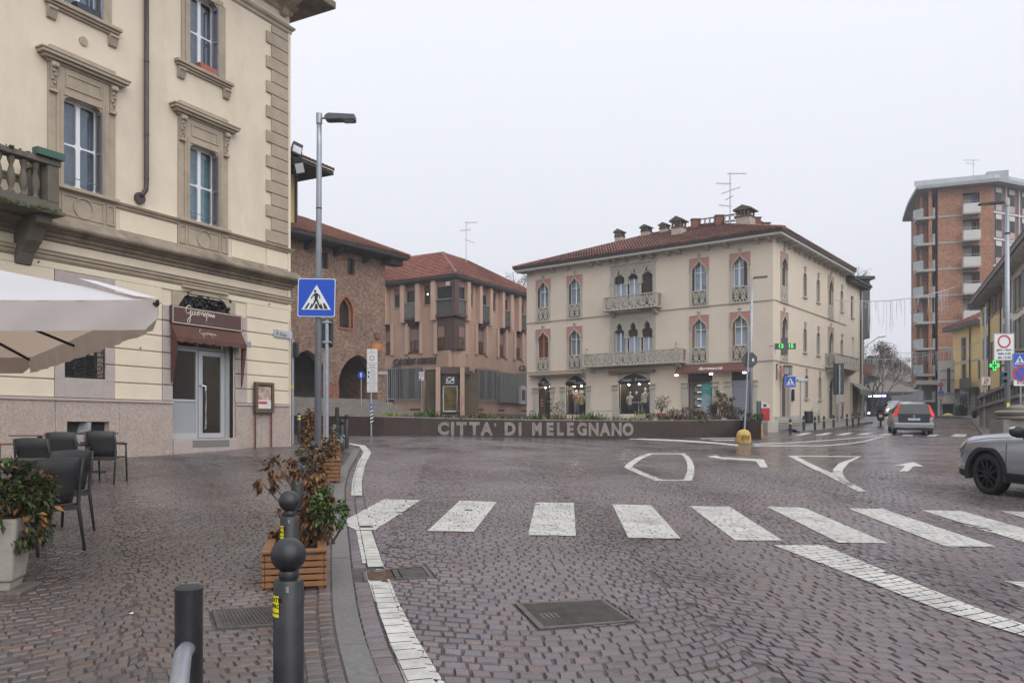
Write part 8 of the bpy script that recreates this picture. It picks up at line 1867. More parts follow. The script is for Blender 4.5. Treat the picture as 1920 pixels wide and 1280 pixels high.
# local x increases towards the camera (right in the picture); u = 0 at pixel column 1935
MW=FRW.M
M_wh=mat('off white plaster',(.70,.64,.58),.85,.06,1.5,stain=.25,sc=(.40,.35,.30),streak=.5);M_ye=mat('yellow ochre plaster',(.74,.56,.25),.85,.06,1.5,stain=.2,sc=(.45,.33,.16),streak=.5)
M_gsh=mat('grey green shutter',(.15,.16,.13),.7,.15,5);M_bsh=mat('brown shutter',(.085,.055,.042),.7,.15,5)
ru=FRW.u
uw0,uw1=ru(1878),ru(1990);uy0=ru(1838)
def row_house(name,label,u0,u1,m,wins,zeave,eave=True):
 e=thing(name,label,'building',FRW.w((u0+u1)/2,3,1.2));hs_=[(a,b_,z0,z1)for a,b_,z0,z1,*_ in wins]
 holes_wall(MB(),u0,u1,.5,zeave,hs_,0,.3).obj('wall',m,e,MW);MB().box(u0,u1,.5,9,.5,zeave).obj('core',M_dark,e,MW)
 for a,b_,z0,z1,sh in wins:
  q=MB().box(a,b_,.12,.16,z0,z1).obj('window',sh if sh is M_bsh else M_bgl,e,MW);MB().box(a-.1,b_+.1,-.08,.1,z0-.1,z0).obj('sill',M_fs,q,MW)
  w=(b_-a)/2
  for x0,x1 in((a-w,a-.03),(b_+.03,b_+w)):
   s=MB().box(x0,x1,-.06,-.01,z0,z1).obj('shutter',sh,q,MW)
   for k in range(3):MB().box(x0+.05,x1-.05,-.075,-.06,z0+(z1-z0)*k/3+.06,z0+(z1-z0)*(k+1)/3-.06).obj('louvre_panel',sh,s,MW)
 MB().box(u0-.01,u1+.01,-.95,.3,zeave,zeave+.12).obj('eave_soffit',M_fasc,e,MW);MB().box(u0-.01,u1+.01,-1.1,-.96,zeave+.03,zeave+.28).obj('gutter',M_gut,e,MW)
 for k in range(int((u1-u0)/.9)):MB().box(u0+.3+.9*k,u0+.42+.9*k,-.9,0,zeave-.14,zeave-.001).obj('rafter',M_fasc,e,MW)
 sl_=math.atan(.4);tile_roof(e,FRW.w(u0,-1.1,zeave+.28),FRW.d.copy(),FRW.n*math.cos(sl_)+Vector((0,0,1))*math.sin(sl_),u1-u0,lambda s:0,lambda s:5.5,M_tile,cw=.24,rl=.4)
 return e
ze=FRW.z(1890,490,-.9)
W_=lambda p0,p1,t,b_,ref,sh:(ru(p0),ru(p1),FRW.z(ref,b_),FRW.z(ref,t),sh)
we=row_house('row_house','off-white row house with grey-green louvred shutters on the street',ru(1878),ru(1990),M_wh,[W_(1886,1893,530,590,1890,M_gsh),W_(1906,1917,515,580,1911,M_gsh),W_(1886,1893,603,655,1890,M_gsh),W_(1906,1917,595,655,1911,M_gsh)],ze)
yo=row_house('row_house','ochre yellow row house with brown and green shutters beside the white one',ru(1838),ru(1878)-.02,M_ye,[W_(1846,1851,582,608,1848,M_gsh),W_(1857.5,1863.5,560,592,1860,M_bsh),W_(1869,1876,546,584,1872,M_bsh),W_(1846.5,1851,633,672,1848,M_gsh),W_(1860,1866,640,690,1862,M_gsh)],ze)
MB().tube([FRW.w(ru(1857),-.1,ze),FRW.w(ru(1857),-.1,3)],.07,8).obj('downpipe',M_pipe,yo);MB().tube([FRW.w(ru(1878),-.08,ze),FRW.w(ru(1878),-.08,2)],.05,8).obj('downpipe',M_gut,we)
for zz in(FRW.z(1911,660),):bo=MB().box(ru(1898),ru(1925),-.7,0,zz-.12,zz).obj('balcony',M_fs,we,MW);[MB().tube([(ru(1898)+.2*k,-.66,zz),(ru(1898)+.2*k,-.66,zz+.95)],.014,5).obj('baluster',M_blk,bo,MW)for k in range(14)];MB().tube([(ru(1898),-.66,zz+.95),(ru(1925),-.66,zz+.95)],.02,6).obj('handrail',M_blk,bo,MW)
MB().box(ru(1838),ru(1990),-.05,0,.5,FRW.z(1890,720)).obj('base_wall',mat('grey base stone',(.20,.18,.16),.85,.2,3),we,MW)
# ---------------- small yellow house at the bend
FYH=Frame(1842,80,(-193,-1493));MYH=FYH.M;yu=FYH.u
YH=thing('yellow_cottage','small yellow house with white string course, terracotta roof and two balconies','building',FYH.w(-4,3,2.3))
M_yl=mat('warm yellow plaster',(.76,.54,.22),.85,.05,1.2);zeY=FYH.z(1786,622);u0=yu(1786.5);u1=yu(1843)+1
wy=[(yu(1803),yu(1811.5),FYH.z(1807,676),FYH.z(1807,633),0),(yu(1839.5),yu(1845),FYH.z(1841,668),FYH.z(1841,624),0),(yu(1803.5),yu(1811.5),FYH.z(1807,726),FYH.z(1807,683),0),(yu(1834),yu(1839),FYH.z(1836,710),FYH.z(1836,676),0)]
holes_wall(MB(),u0,u1,1,zeY,[w_[:4]for w_ in wy],0,.3).obj('wall',M_yl,YH,MYH)
MB().box(u0,u1,.5,7,1,zeY).obj('core',M_dark,YH,MYH);MB().box(u0,u0+.3,.301,7,1,zeY).obj('end_wall',M_yl,YH,MYH)
for a,b_,z0,z1,_ in wy:q=MB().box(a,b_,.1,.14,z0,z1).obj('shutter',M_bsh,YH,MYH);MB().box((a+b_)/2-.03,(a+b_)/2+.03,.08,.1,z0,z1).obj('meeting_bar',M_shd,q,MYH);oo,ii=rect_ring((a-.12,b_+.12,z0-.1,z1+.12),(a,b_,z0,z1),.001);MB().ring(oo,ii,-.04,.0).obj('window_surround',M_fasc,q,MYH)
zz=FYH.z(1790,682);MB().box(u0-.02,u1,-.06,0,zz,zz+.16).obj('string_course',M_fasc,YH,MYH)
MB().box(u0-.5,u1,-.7,.3,zeY,zeY+.15).obj('eave_soffit',M_fasc,YH,MYH);MB().box(u0-.6,u1,-.85,-.7,zeY+.02,zeY+.35).obj('gutter',M_gut,YH,MYH)
sl_=math.atan(.5);tile_roof(YH,FYH.w(u0-.6,-.85,zeY+.35),FYH.d.copy(),FYH.n*math.cos(sl_)+Vector((0,0,1))*math.sin(sl_),u1-u0+.6,lambda s:0,lambda s:min(4.5,s*1.2),M_tile2,cw=.26,rl=.4)
MB().tube([(yu(1820),-.1,zeY),(yu(1820),-.1,3.5)],.07,8).obj('downpipe',M_pipe,YH,MYH)
M_rus=mat('grey rusticated stone',(.26,.24,.225),.85,.15,4)
zg_=FYH.z(1790,732)
for k in range(6):
 for a,b_ in((u0-.02,yu(1800)),(yu(1815),yu(1829))):MB().box(a,b_,-.06,0,zg_-.45*(k+1),zg_-.45*k-.03).obj('stone_course',M_rus,YH,MYH)
MB().box(yu(1800.5),yu(1814.5),-.02,-.001,1.5,zg_-.1).obj('shop_window',mat('dim shop glass',(.07,.06,.065),.15,.5,2),YH,MYH);MB().box(yu(1829.5),u1,-.02,-.001,1.5,zg_-.1).obj('dark_doorway',M_slv,YH,MYH)
for(a,b_,py,m_)in((yu(1782),yu(1800),733,M_bp),(yu(1817),yu(1836),733,M_fs)):
 z0=FYH.z(1800,py);bo=MB().box(a,b_,-.95,0,z0,z0+.25).obj('balcony',M_slv,YH,MYH)
 if m_ is M_fs:MB().box(a,b_,-.95,-.85,z0+.25,z0+1.2).box(a,a+.1,-.849,0,z0+.25,z0+1.2).obj('parapet',mat('dark parapet',(.11,.10,.09),.8),bo,MYH)
 else:
  for k in range(8):MB().tube([(a+(b_-a)*k/7,-.9,z0+.25),(a+(b_-a)*k/7,-.9,z0+1.15)],.03,5).obj('baluster',mat('ochre railing',(.30,.20,.08),.7),bo,MYH)
  MB().box(a,b_,-.95,-.85,z0+1.15,z0+1.25).obj('handrail',MATS['ochre railing'],bo,MYH);MB().box(a,b_,-1.0,-.8,z0+1.25,z0+1.4).obj('flower_trough',M_brownm,bo,MYH)
  # grey annex between tower and yellow house
M_slabw_=mat('joint grey',(.22,.215,.21),.85)
o=thing('grey_annex','pale concrete annex wall between the brick tower and the yellow house','building',at(1775,780,84));a,c=at(1762,788,84),at(1790,676,84);MB().box(a.x,c.x,84,84.4,a.z-1,c.z).obj('wall',mat('pale concrete',(.42,.41,.40),.85,.08,1),o);a,c=at(1776,735,84),at(1781,690,84);MB().box(a.x,c.x,83.9,84,a.z,c.z).obj('window',M_bgl,o)
for py in(694,712,738,752):a,c=at(1762,py+.6,84),at(1790,py-.6,84);MB().box(a.x,c.x,83.93,84,a.z,c.z).obj('joint',M_slabw_,o)
a,c=at(1768,788,84),at(1786,756,84);MB().box(a.x,c.x,83.92,84,a.z,c.z).obj('shop_window',M_bgl,o);a,c=at(1764,757,84),at(1788,748,84);MB().box(a.x,c.x,83.2,84,a.z,c.z).obj('canopy',M_fs,o)
# ---------------- brick apartment tower
FT=Frame(1747,93,(4329,-1493));MT=FT.M;FTL=Frame(1747,93,(-515,-1493));tu=FT.u
TW=thing('brick_tower','orange brick apartment tower with pale balconies and glazed wing','building',FT.w(4,4,2.2))
M_tb=brick_mat('orange brick',(.37,.185,.115),(.41,.21,.135),(.40,.25,.17));M_slabw=mat('concrete band',(.36,.34,.32),.8,.06,1);M_lb=mat('pale balcony',(.55,.53,.50),.8,.05,1)
zt=FT.z(1800,352);zb=FT.z(1800,712);uE=tu(1862);nF=9;fh=(FT.z(1800,402)-FT.z(1800,451.5))
z1f=FT.z(1800,402)
a0=tu(1758.5)
holes=[]
lo=[z1f-fh*k for k in range(8)]
hol=[(tu(1805),tu(1837),z,z+fh*.80)for z in lo]
w=holes_wall(MB(),a0,uE,zb,zt,hol,0,.3);wall_uv(w.obj('front_wall',M_tb,TW,MT),MT)
MB().box(a0,uE,.301,14,zb,zt).obj('core',M_dark,TW,MT)if False else MB().box(a0,uE,1.6,14,zb,zt).obj('core',M_dark,TW,MT)
for k,z in enumerate(lo):
 q=MB().box(tu(1805),tu(1837),1.2,1.3,z,z+fh*.80).obj('loggia_wall',M_lb,TW,MT);MB().box(tu(1826),tu(1835),1.12,1.2,z+.2,z+fh*.78).obj('french_window',[mat('blue blind',(.09,.16,.32),.6),M_bd,M_bgl,M_bp,M_bbl][k%5],q,MT)
 bo=MB().box(tu(1806.5,-1),tu(1839,-1),-1.1,1.2,z-.28,z-.08).obj('balcony',M_slabw,TW,MT);MB().box(tu(1806.5,-1),tu(1839,-1),-1.1,-1.0,z-.08,z+.95).box(tu(1806.5,-1),tu(1806.5,-1)+.1,-.999,0,z-.08,z+.95).box(tu(1839,-1)-.1,tu(1839,-1),-.999,0,z-.08,z+.95).obj('parapet',M_lb,bo,MT)
 MB().tube([(tu(1806.5,-1),-1.05,z+1.2),(tu(1839,-1),-1.05,z+1.2)],.03,5).obj('handrail',M_galv,bo,MT)
 MB().box(a0,tu(1805)-.1,-.05,0,z-.22,z).obj('floor_band',M_slabw,TW,MT)
 # corner loggias
uc0=tu(1741)
for k,z in enumerate(lo+[lo[-1]-fh]):
 MB().box(-1.6,a0-.3,-.2,2.2,z-.3,z-.02).obj('loggia_slab',M_slabw,TW,MT)
 MB().box(tu(1748),a0-.3,-.1,-.02,z,z+1.0).obj('railing_panel',mat('grey glass rail',(.26,.28,.30),.4),TW,MT)
 p=MB();d=Vector((.326,.945,0));aL=FT.w(tu(1733)if False else-.9,-.15);bL=aL+Vector((-.25,2.2,0))
 p.add([(aL.x-.6,aL.y+1.2,z),(aL.x,aL.y,z),(aL.x,aL.y,z+1.05),(aL.x-.6,aL.y+1.2,z+1.05)],[(0,1,2,3)]);p.obj('railing_panel',mat('pale rail',(.40,.43,.45),.5),TW)
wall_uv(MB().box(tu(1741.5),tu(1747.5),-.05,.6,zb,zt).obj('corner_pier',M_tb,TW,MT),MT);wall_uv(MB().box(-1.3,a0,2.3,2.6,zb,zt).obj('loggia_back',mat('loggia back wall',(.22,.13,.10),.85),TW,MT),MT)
MB().box(tu(1749),tu(1757),2.2,2.3,zb,zt).obj('loggia_glazing',M_bgl,TW,MT)
# curved left side with pilasters
side=[FT.w(-1.4,1.4)+Vector((-.05,0,0))];pA=at(1732,0,95);pB=at(1715.5,0,106.5);n=7
SP=[Vector((pA.x+(pB.x-pA.x)*(t:=i/n),pA.y+(pB.y-pA.y)*t,0))+Vector((-.1*math.sin(math.pi*t),0,0))for i in range(n+1)]
b=MB();b.add([(p.x,p.y,z)for z in(zb,zt)for p in SP],[(i+1,i,n+1+i,n+2+i)for i in range(n)]);wall_uv(b.obj('curved_wall',M_tb,TW),I4)
for i,p in enumerate(SP):wall_uv(MB().box(p.x-.35,p.x+.25,p.y-.3,p.y+.3,zb,zt).obj('pilaster',M_tb,TW),I4)
for k,z in enumerate(lo+[lo[-1]-fh]):
 for i in range(n):a,c=SP[i],SP[i+1];b=MB();b.add([(a.x-.2,a.y,z-.2),(c.x-.2,c.y,z-.2),(c.x-.2,c.y,z+.9),(a.x-.2,a.y,z+.9)],[(3,2,1,0)]);wall_uv(b.obj('spandrel',M_tb,TW),I4)
 # glazed wing on the right
FTR=Frame(1862,FT.w(uE,0).y,(3240,1493));MTR=FTR.M;L3=16
M_maur=mat('mauve cladding',(.16,.10,.11),.6,.08,2)
MB().box(0,L3,0,10,zb,zt).obj('glazed_wing',M_maur,TW,MTR)
for k in range(9):
 z=z1f-fh*k;MB().box(0,L3,-.12,0,z-.12,z+.1).obj('white_band',M_lb,TW,MTR)
 for j in range(7):x=.4+2.35*j;q=MB().box(x,x+1.0,-.05,0,z+.35,z+fh-.2).obj('window',M_bgl,TW,MTR);MB().box(x,x+1.0,-.08,-.05,z+fh-.75,z+fh-.2).obj('blind',M_lb,q,MTR);MB().box(x,x+1.0,-.08,-.05,z+.2,z+.95).obj('sill_panel',mat('pale pink panel',(.42,.33,.31),.7),q,MTR)
for j in range(7):MB().box(2.05+2.35*j,2.2+2.35*j,-.16,0,zb,zt).obj('white_fin',M_lb,TW,MTR)
# roof slab
rp_=[FT.w(-1.7,-1.0),FT.w(uE+.3,-1.4),FTR.w(L3,-1.3),FTR.w(L3,9),SP[-1]+Vector((-1.2,1,0)),SP[4]+Vector((-1.5,0,0)),SP[2]+Vector((-1.4,0,0)),SP[1]+Vector((-1.3,0,0))]
MB().zprism([(p.x,p.y)for p in rp_],zt,zt+.38).obj('roof_slab',mat('grey slab edge',(.30,.31,.31),.8,.1,1),TW)
rp2=[FT.w(-1.9,-.6),FT.w(uE,-.8),FTR.w(L3,-.7),FTR.w(L3,-.6),FT.w(uE,-.7),FT.w(-1.9,-.5)]
MB().zprism([(p.x,p.y)for p in rp2],zt+.45,zt+1.05).obj('roof_parapet',mat('pale roof railing',(.42,.45,.50),.6,.15,2),TW)
for px in(1763,1803,1845):p=at(px,335,93.2);MB().box(p.x-.45,p.x+.45,p.y-.3,p.y+.3,zt+.38,zt+1.3).obj('roof_vent',M_slabw,TW)
MB().box(tu(1850),uE+1.5,-.2,4,zt+.4,zt+1.5).obj('roof_house',mat('roof house',(.36,.38,.42),.7),TW,MT)
# ground storeys of the tower: dark recessed arcade under a curved soffit
MB().zprism([(p.x,p.y)for p in(FT.w(-1.8,-.6),FT.w(uE,-.3),FT.w(uE,8),SP[-1],SP[4]+Vector((-.6,0,0)),SP[1]+Vector((-.6,0,0)))],zb-.5,zb).obj('soffit',M_slabw,TW)
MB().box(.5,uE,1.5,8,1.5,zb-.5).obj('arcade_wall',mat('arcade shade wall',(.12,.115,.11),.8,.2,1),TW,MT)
for px in(1730,1741,1752):p=at(px,700,95);MB().box(p.x-.3,p.x+.3,p.y-.3,p.y+.3,1.5,zb-.5).obj('column',M_slabw,TW)
antenna('roof_antenna',1825,330,299,95,[(.95,-1.2,.6,0,6,.4),(.7,-.9,.2,-.2,4,.3)],'television aerial on the brick tower')
# ---------------- stone ramp wall with balustrade along the right pavement
M_old=mat('old grey stone',(.19,.175,.15),.9,.25,3,bump=.3,bscale=20,stain=.6,sscale=1.5,sc=(.09,.08,.065))
A_,B_,C_=at(1849,791,46),at(1884,797,40),at(1935,806,34);e=thing('ramp_wall','old stone ramp wall with balustrade panels along the right pavement','wall',A_)
def wall_seg(a,b_,za0,zb0,za1,zb1,th,name,m):
 d=(b_-a);d.z=0;d.normalize();nn=Vector((-d.y,d.x,0))*th;P=[a,b_,b_-nn,a-nn]
 return MB().add([(P[0].x,P[0].y,za0),(P[1].x,P[1].y,zb0),(P[2].x,P[2].y,zb0),(P[3].x,P[3].y,za0),(P[0].x,P[0].y,za1),(P[1].x,P[1].y,zb1),(P[2].x,P[2].y,zb1),(P[3].x,P[3].y,za1)],[(3,2,1,0),(4,5,6,7),(0,1,5,4),(1,2,6,5),(2,3,7,6),(3,0,4,7)]).obj(name,m,e)
zl=[at(1849,767,46).z,at(1884,757,40).z,at(1935,744,34).z];zh_=[at(1849,743,46).z,at(1884,728,40).z,at(1935,708,34).z]
for(a,b_,i)in((A_,B_,0),(B_,C_,1)):
 wall_seg(a,b_,.6,.6,zl[i],zl[i+1],.35,'base_wall',M_old);wall_seg(a+Vector((-.06,-.06,0)),b_+Vector((-.06,-.06,0)),zl[i],zl[i+1],zl[i]+.14,zl[i+1]+.14,.5,'ledge',M_old);wall_seg(a+Vector((-.05,-.05,0)),b_+Vector((-.05,-.05,0)),zh_[i]-.16,zh_[i+1]-.16,zh_[i],zh_[i+1],.45,'coping',M_old)
 for k in range(7):
  t0=k/7;p0,p1=a.lerp(b_,t0),a.lerp(b_,t0+.05);z0,z1=zl[i]+(zl[i+1]-zl[i])*t0+.14,zh_[i]+(zh_[i+1]-zh_[i])*t0-.16;wall_seg(p0,p1,z0,z0,z1,z1,.3,'balustrade_post',M_old)
  q0,q1=a.lerp(b_,t0+.05),a.lerp(b_,(k+1)/7);zm0,zm1=(z0+z1)/2,(z0+z1)/2+(zl[i+1]-zl[i])/7;wall_seg(q0,q1,zm0-.07,zm1-.07,zm0+.07,zm1+.07,.2,'balustrade_bar',M_old)
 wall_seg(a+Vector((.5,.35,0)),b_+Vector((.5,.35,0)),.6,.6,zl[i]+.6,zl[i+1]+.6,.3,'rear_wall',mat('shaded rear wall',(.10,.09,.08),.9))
p=Vector((at(1906,800,31).x,31,gz(19,31)));e=thing('scroll_pillar','carved stone pillar with scroll top at the foot of the ramp wall','pillar',p);z0=EYE+(HY-786)*31/F
MB().box(p.x-.7,p.x+.8,30.7,31.6,.5,z0).obj('block',M_old,e,None,bevel=.03)
b=MB().lathe((p.x-.1,31.1,z0),[(.55,0),(.6,.06),(.55,.12),(.5,.14),(.62,.2),(.65,.28),(.55,.33),(.4,.36)],16);b.ball((p.x+.1,31.1,z0+.42),.26,10,7,(1.6,1,.6));b.ball((p.x+.55,31.1,z0+.5),.22,10,7);b.obj('scroll',M_old,e,None,auto=50)
q_=at(1879.5,803,33);o=MB().box(q_.x-.14,q_.x+.14,32.9,33.2,.5,EYE+(HY-782)*33/F).obj('stone_post',M_old,None,None,bevel=.02);tag(o,'squat square stone post before the ramp wall','post')
# ---------------- right sign post and lamps
Y=32;p=Vector((at(1889,0,Y).x,Y,.9));e=thing('street_lamp','grey lamp post carrying the market-day traffic sign, its lantern pointing over the street','street lamp',p);zt_=EYE+(HY-374)*Y/F;MB().tube([p,(at(1888.5,0,Y).x,Y,zt_)],[.115,.075],14).obj('pole',M_galv,e,smooth=True);MB().lathe((at(1888.5,0,Y).x,Y,zt_-.25),[(.09,0),(.09,.28),(.06,.3)],14).obj('cap',M_fasc,e)
led_lamp(e,Matrix.Translation((at(1888.5,0,Y).x-.08,Y,zt_-.12))@Matrix.Rotation(R(180),4,'Z')@Matrix.Rotation(R(4),4,'Y'),1.05,M_blk);c_=at(1889,439,Y);MB().lathe((c_.x,Y,c_.z),[(.095,0),(.095,.06)],14).obj('strap',M_blk,e);a,c_=at(1888,764,Y-.13),at(1893,755,Y-.13);MB().box(a.x,c_.x,a.y,a.y+.01,a.z,c_.z).obj('sticker',M_yel,e)
Ys=Y-.18;c0_=at(1883,651,Ys);e=thing('market_day_sign','white traffic sign with red ring reading giov - dom dalle 6.00 alle 15.00','road sign',c0_)
o=plate(e,1863.5,624.5,1902,675.5,Ys,M_swht);a,c_=at(1863.5,675.5,Ys),at(1902,624.5,Ys);oo,ii=rect_ring((a.x,c_.x,a.z,c_.z),(a.x+.03,c_.x-.03,a.z+.03,c_.z-.03),.001);MB().ring(oo,ii,Ys-.004,Ys-.001).obj('border',mat('sign grey',(.35,.36,.38),.5),o)
ringsign(e,1882.8,640,12.3,Ys,M_sred,None,.76,parent=o)
for k,tx in enumerate(('giov - dom','dalle 6.00','alle 15.00')):words(e,tx,1882.8,655.5+7.3*k,4.6,Ys,bold=.03,parent=o)
c_=at(1912,675,Ys-.03);e=thing('crossing_sign','blue pedestrian crossing sign above the round no parking sign','road sign',c_);ped_sign(e,Matrix.Translation(c_),.56)
c_=at(1914,700.5,Ys-.03);e=thing('no_parking_sign','round blue no parking sign with red ring and bar','road sign',c_);o=MB().lathe(c_,[(.0001,-.006),(.31,-.006),(.31,.01)],28,'y').obj('plate',M_blue,e);k=28;MB().ring([(c_.x+.31*math.cos(6.2832*i/k),c_.z+.31*math.sin(6.2832*i/k))for i in range(k)],[(c_.x+.245*math.cos(6.2832*i/k),c_.z+.245*math.sin(6.2832*i/k))for i in range(k)],c_.y-.014,c_.y-.007).obj('ring',M_sred,o);MB().prism([(c_.x-.2,c_.z+.16),(c_.x-.16,c_.z+.2),(c_.x+.2,c_.z-.16),(c_.x+.16,c_.z-.2)],c_.y-.013,c_.y-.0072).obj('bar',M_sred,o)
e=thing('hours_plate','white 0-24 plate under the no parking sign','road sign',at(1914,717.5,Ys));o=plate(e,1901,712.3,1930,723,Ys-.03,M_swht);words(e,'0-24',1914,717.7,5.5,Ys-.03,bold=.02,parent=o);pole(e,(at(1914,0,Ys).x,Ys+.02,.9),at(1914,712,Ys).z+.9,.03)
c_=at(1881.5,708,31.8);e=thing('signal_box','small blue grey pedestrian signal on the lamp post','traffic light',c_)
for k in(-1,1):MB().box(c_.x-.10,c_.x+.09,c_.y-.12,c_.y+.08,c_.z+k*.13-.12,c_.z+k*.13+.12).obj('lamp_box',mat('blue grey box',(.06,.09,.11),.5),e,None,bevel=.02);MB().lathe((c_.x,c_.y-.13,c_.z+k*.13),[(.07,-.01),(.0001,-.01)],12,'y').obj('lens',M_anl,e)
Y=44;p=Vector((at(1847,0,Y).x,Y,1.2));e=thing('street_lamp','slim grey street lamp with drooping head before the ochre house','street lamp',p);zt_=EYE+(HY-576)*Y/F;MB().tube([p,(p.x,Y,zt_)],[.08,.055],12).obj('pole',M_galv,e);led_lamp(e,Matrix.Translation((p.x,Y,zt_+.1))@Matrix.Rotation(R(180),4,'Z')@Matrix.Rotation(R(-3),4,'Y'),.92,M_blk)
c_=at(1849,714,Y-.15);e=thing('zone_end_sign','small white zone end sign with barred red ring on the slim lamp','road sign',c_);o=MB().box(c_.x-.24,c_.x+.24,c_.y,c_.y+.02,c_.z-.22,c_.z+.22).obj('plate',M_swht,e);k=20;MB().ring([(c_.x+.13*math.cos(6.2832*i/k),c_.z-.03+.13*math.sin(6.2832*i/k))for i in range(k)],[(c_.x+.09*math.cos(6.2832*i/k),c_.z-.03+.09*math.sin(6.2832*i/k))for i in range(k)],c_.y-.008,c_.y-.001).obj('ring',M_sred,o);MB().prism([(c_.x-.17,c_.z-.16),(c_.x-.13,c_.z-.19),(c_.x+.17,c_.z+.12),(c_.x+.13,c_.z+.15)],c_.y-.014,c_.y-.009).obj('bar',M_sred,o);moved(text_mb('ZONA',.09,extrude=.001),c_.x,c_.y-.004,c_.z+.165).obj('lettering',M_sblk,o)
# green pharmacy cross on the row house
c_=at(1864.5,685,41);e=thing('pharmacy_cross','lit green pharmacy cross before the ochre house','pharmacy sign',c_);w,a_=.085,.25
pts=[(-w,-a_),(w,-a_),(w,-w),(a_,-w),(a_,w),(w,w),(w,a_),(-w,a_),(-w,w),(-a_,w),(-a_,-w),(-w,-w)]
M=Matrix.Translation(c_);MB().prism(pts,0,.12).obj('body',MATS['dark sign steel'],e,M);MB().ring(pts,[(x*.80 if abs(x)>w else x*.55,z*.80 if abs(z)>w else z*.55)for x,z in pts],-.01,-.001).obj('outline',emis('soft green led',(.03,.8,.10),.8),e,M)
for x in(-.19,.19):MB().box(x-.035,x+.035,-.008,-.001,-.035,.035).obj('led_mark',gl_,e,M)
MB().box(.29,.75,.02,.1,-.06,.06).obj('arm',M_gut,e,M)
# sign cluster, bin, people on the far pavement
Y=62;p=Vector((at(1764,0,Y).x,Y,gz(33,Y)));e=thing('sign_cluster','pole with purple diamond, round, blue crossing and triangle signs at the bend','road sign',p);pole(e,p,EYE+(HY-719)*Y/F,.035);Ys=Y-.06
c_=at(1764,721.5,Ys);M_pur=mat('faded red sign',(.32,.06,.14),.5);MB().lathe(c_,[(.0001,-.01),(.19,-.01),(.19,.01)],20,'y').obj('round_plate',M_pur,e);MB().prism([(c_.x-.1,c_.z),(c_.x,c_.z-.1),(c_.x+.1,c_.z),(c_.x,c_.z+.1)],Ys-.02,Ys-.011).obj('inner',MATS['pale pink panel'],e);c_=at(1764,729.5,Ys);MB().lathe(c_,[(.0001,-.01),(.12,-.01),(.12,.01)],16,'y').obj('small_plate',M_pur,e)
ped_sign(e,Matrix.Translation(at(1764.5,737.5,Ys)),.40);c_=at(1764,747,Ys);MB().prism([(c_.x-.16,c_.z-.13),(c_.x+.16,c_.z-.13),(c_.x,c_.z+.15)],Ys,Ys+.015).obj('triangle',M_sred,e);MB().prism([(c_.x-.09,c_.z-.09),(c_.x+.09,c_.z-.09),(c_.x,c_.z+.07)],Ys-.008,Ys-.001).obj('triangle_field',M_swht,e)
def person(px,py_feet,py_head,Y,label,jacket,trousers,hair,face_away=True,step=.12):
 """standing or walking figure: one skinned body mesh, clothes as materials by height"""
 p=at(px,py_feet,Y);H=(py_feet-py_head)/F*Y;s=H/1.72;e=thing('person',label,'person',p)
 V=[(0,0,.92),(0,0,1.12),(0,.0,1.38),(0,.01,1.48),(0,.0,1.56),(0,-.01,1.66),(.19,0,1.40),(.25,.02,1.14),(.24,-.06,.90),(-.19,0,1.40),(-.25,.02,1.14),(-.24,-.06,.90),(.10,0,.88),(.11,step,.48),(.11,step*.8,.08),(.11,step*.8-.14,.03),(-.10,0,.88),(-.11,-step,.48),(-.11,-step*.6,.08),(-.11,-step*.6-.14,.03),(.245,-.09,.80),(-.245,-.09,.80)]
 E=[(0,1),(1,2),(2,3),(3,4),(4,5),(2,6),(6,7),(7,8),(2,9),(9,10),(10,11),(0,12),(12,13),(13,14),(14,15),(0,16),(16,17),(17,18),(18,19),(8,20),(11,21)]
 Rr=[.16,.155,.17,.075,.085,.10,.085,.06,.045,.085,.06,.045,.10,.075,.055,.045,.10,.075,.055,.045,.035,.035]
 me=bpy.data.meshes.new('body');me.from_pydata([tuple(p+Vector(v)*s)for v in V],E,[]);o=bpy.data.objects.new('body',me);COL.objects.link(o)
 o.modifiers.new('skin','SKIN')
 for i,r in enumerate(Rr):me.skin_vertices[0].data[i].radius=(r*s*(1.25 if i<3 else 1),r*s*(.8 if i<3 else 1))
 me.skin_vertices[0].data[0].use_root=True;sb=o.modifiers.new('sub','SUBSURF');sb.levels=1;sb.render_levels=1
 dg=bpy.context.evaluated_depsgraph_get();m2=bpy.data.meshes.new_from_object(o.evaluated_get(dg));bpy.data.objects.remove(o);o=bpy.data.objects.new('body',m2);COL.objects.link(o);m2.materials.clear()
 for mm in(jacket,trousers,mat('skin',(.45,.28,.20),.6),hair):m2.materials.append(mm)
 for f in m2.polygons:
  z=(f.center.z-p.z)/s;f.material_index=1 if z<.86 else 0 if z<1.49 else(3 if z>1.64 or(f.center.y-p.y)/s>-.02 else 2);f.use_smooth=True
 attach(o,e);return e
person(1803.5,787.5,754,70,'person in dark coat and trousers standing by the yellow house',mat('dark coat',(.02,.022,.025),.8),mat('dark trousers',(.018,.02,.028),.8),mat('dark hair',(.02,.015,.012),.7),step=.05)
person(1809,787,757,72,'person in black jacket walking past the yellow house shop',mat('black jacket',(.012,.012,.014),.7),MATS['dark trousers'],MATS['dark hair'])
q_=at(1797.5,787,71);e=thing('litter_bin','green cylindrical litter bin beside the standing person','bin',q_);MB().lathe(q_,[(.3,0),(.34,.1),(.34,1.15),(.28,1.3),(.1,1.36)],14).obj('body',mat('bottle green',(.012,.06,.035),.5),e);MB().box(q_.x-.2,q_.x+.2,q_.y-.36,q_.y-.33,q_.z+.95,q_.z+1.1).obj('slot',M_blk,e)
q_=at(1827,789,60);e=thing('litter_bin','small black litter basket on a post near the bend','bin',q_);MB().tube([q_,q_+Vector((0,0,.85))],.04,8).obj('post',M_blk,e);MB().lathe(q_+Vector((0,0,.25)),[(.14,0),(.18,.1),(.18,.5)],12).obj('basket',M_blk,e)
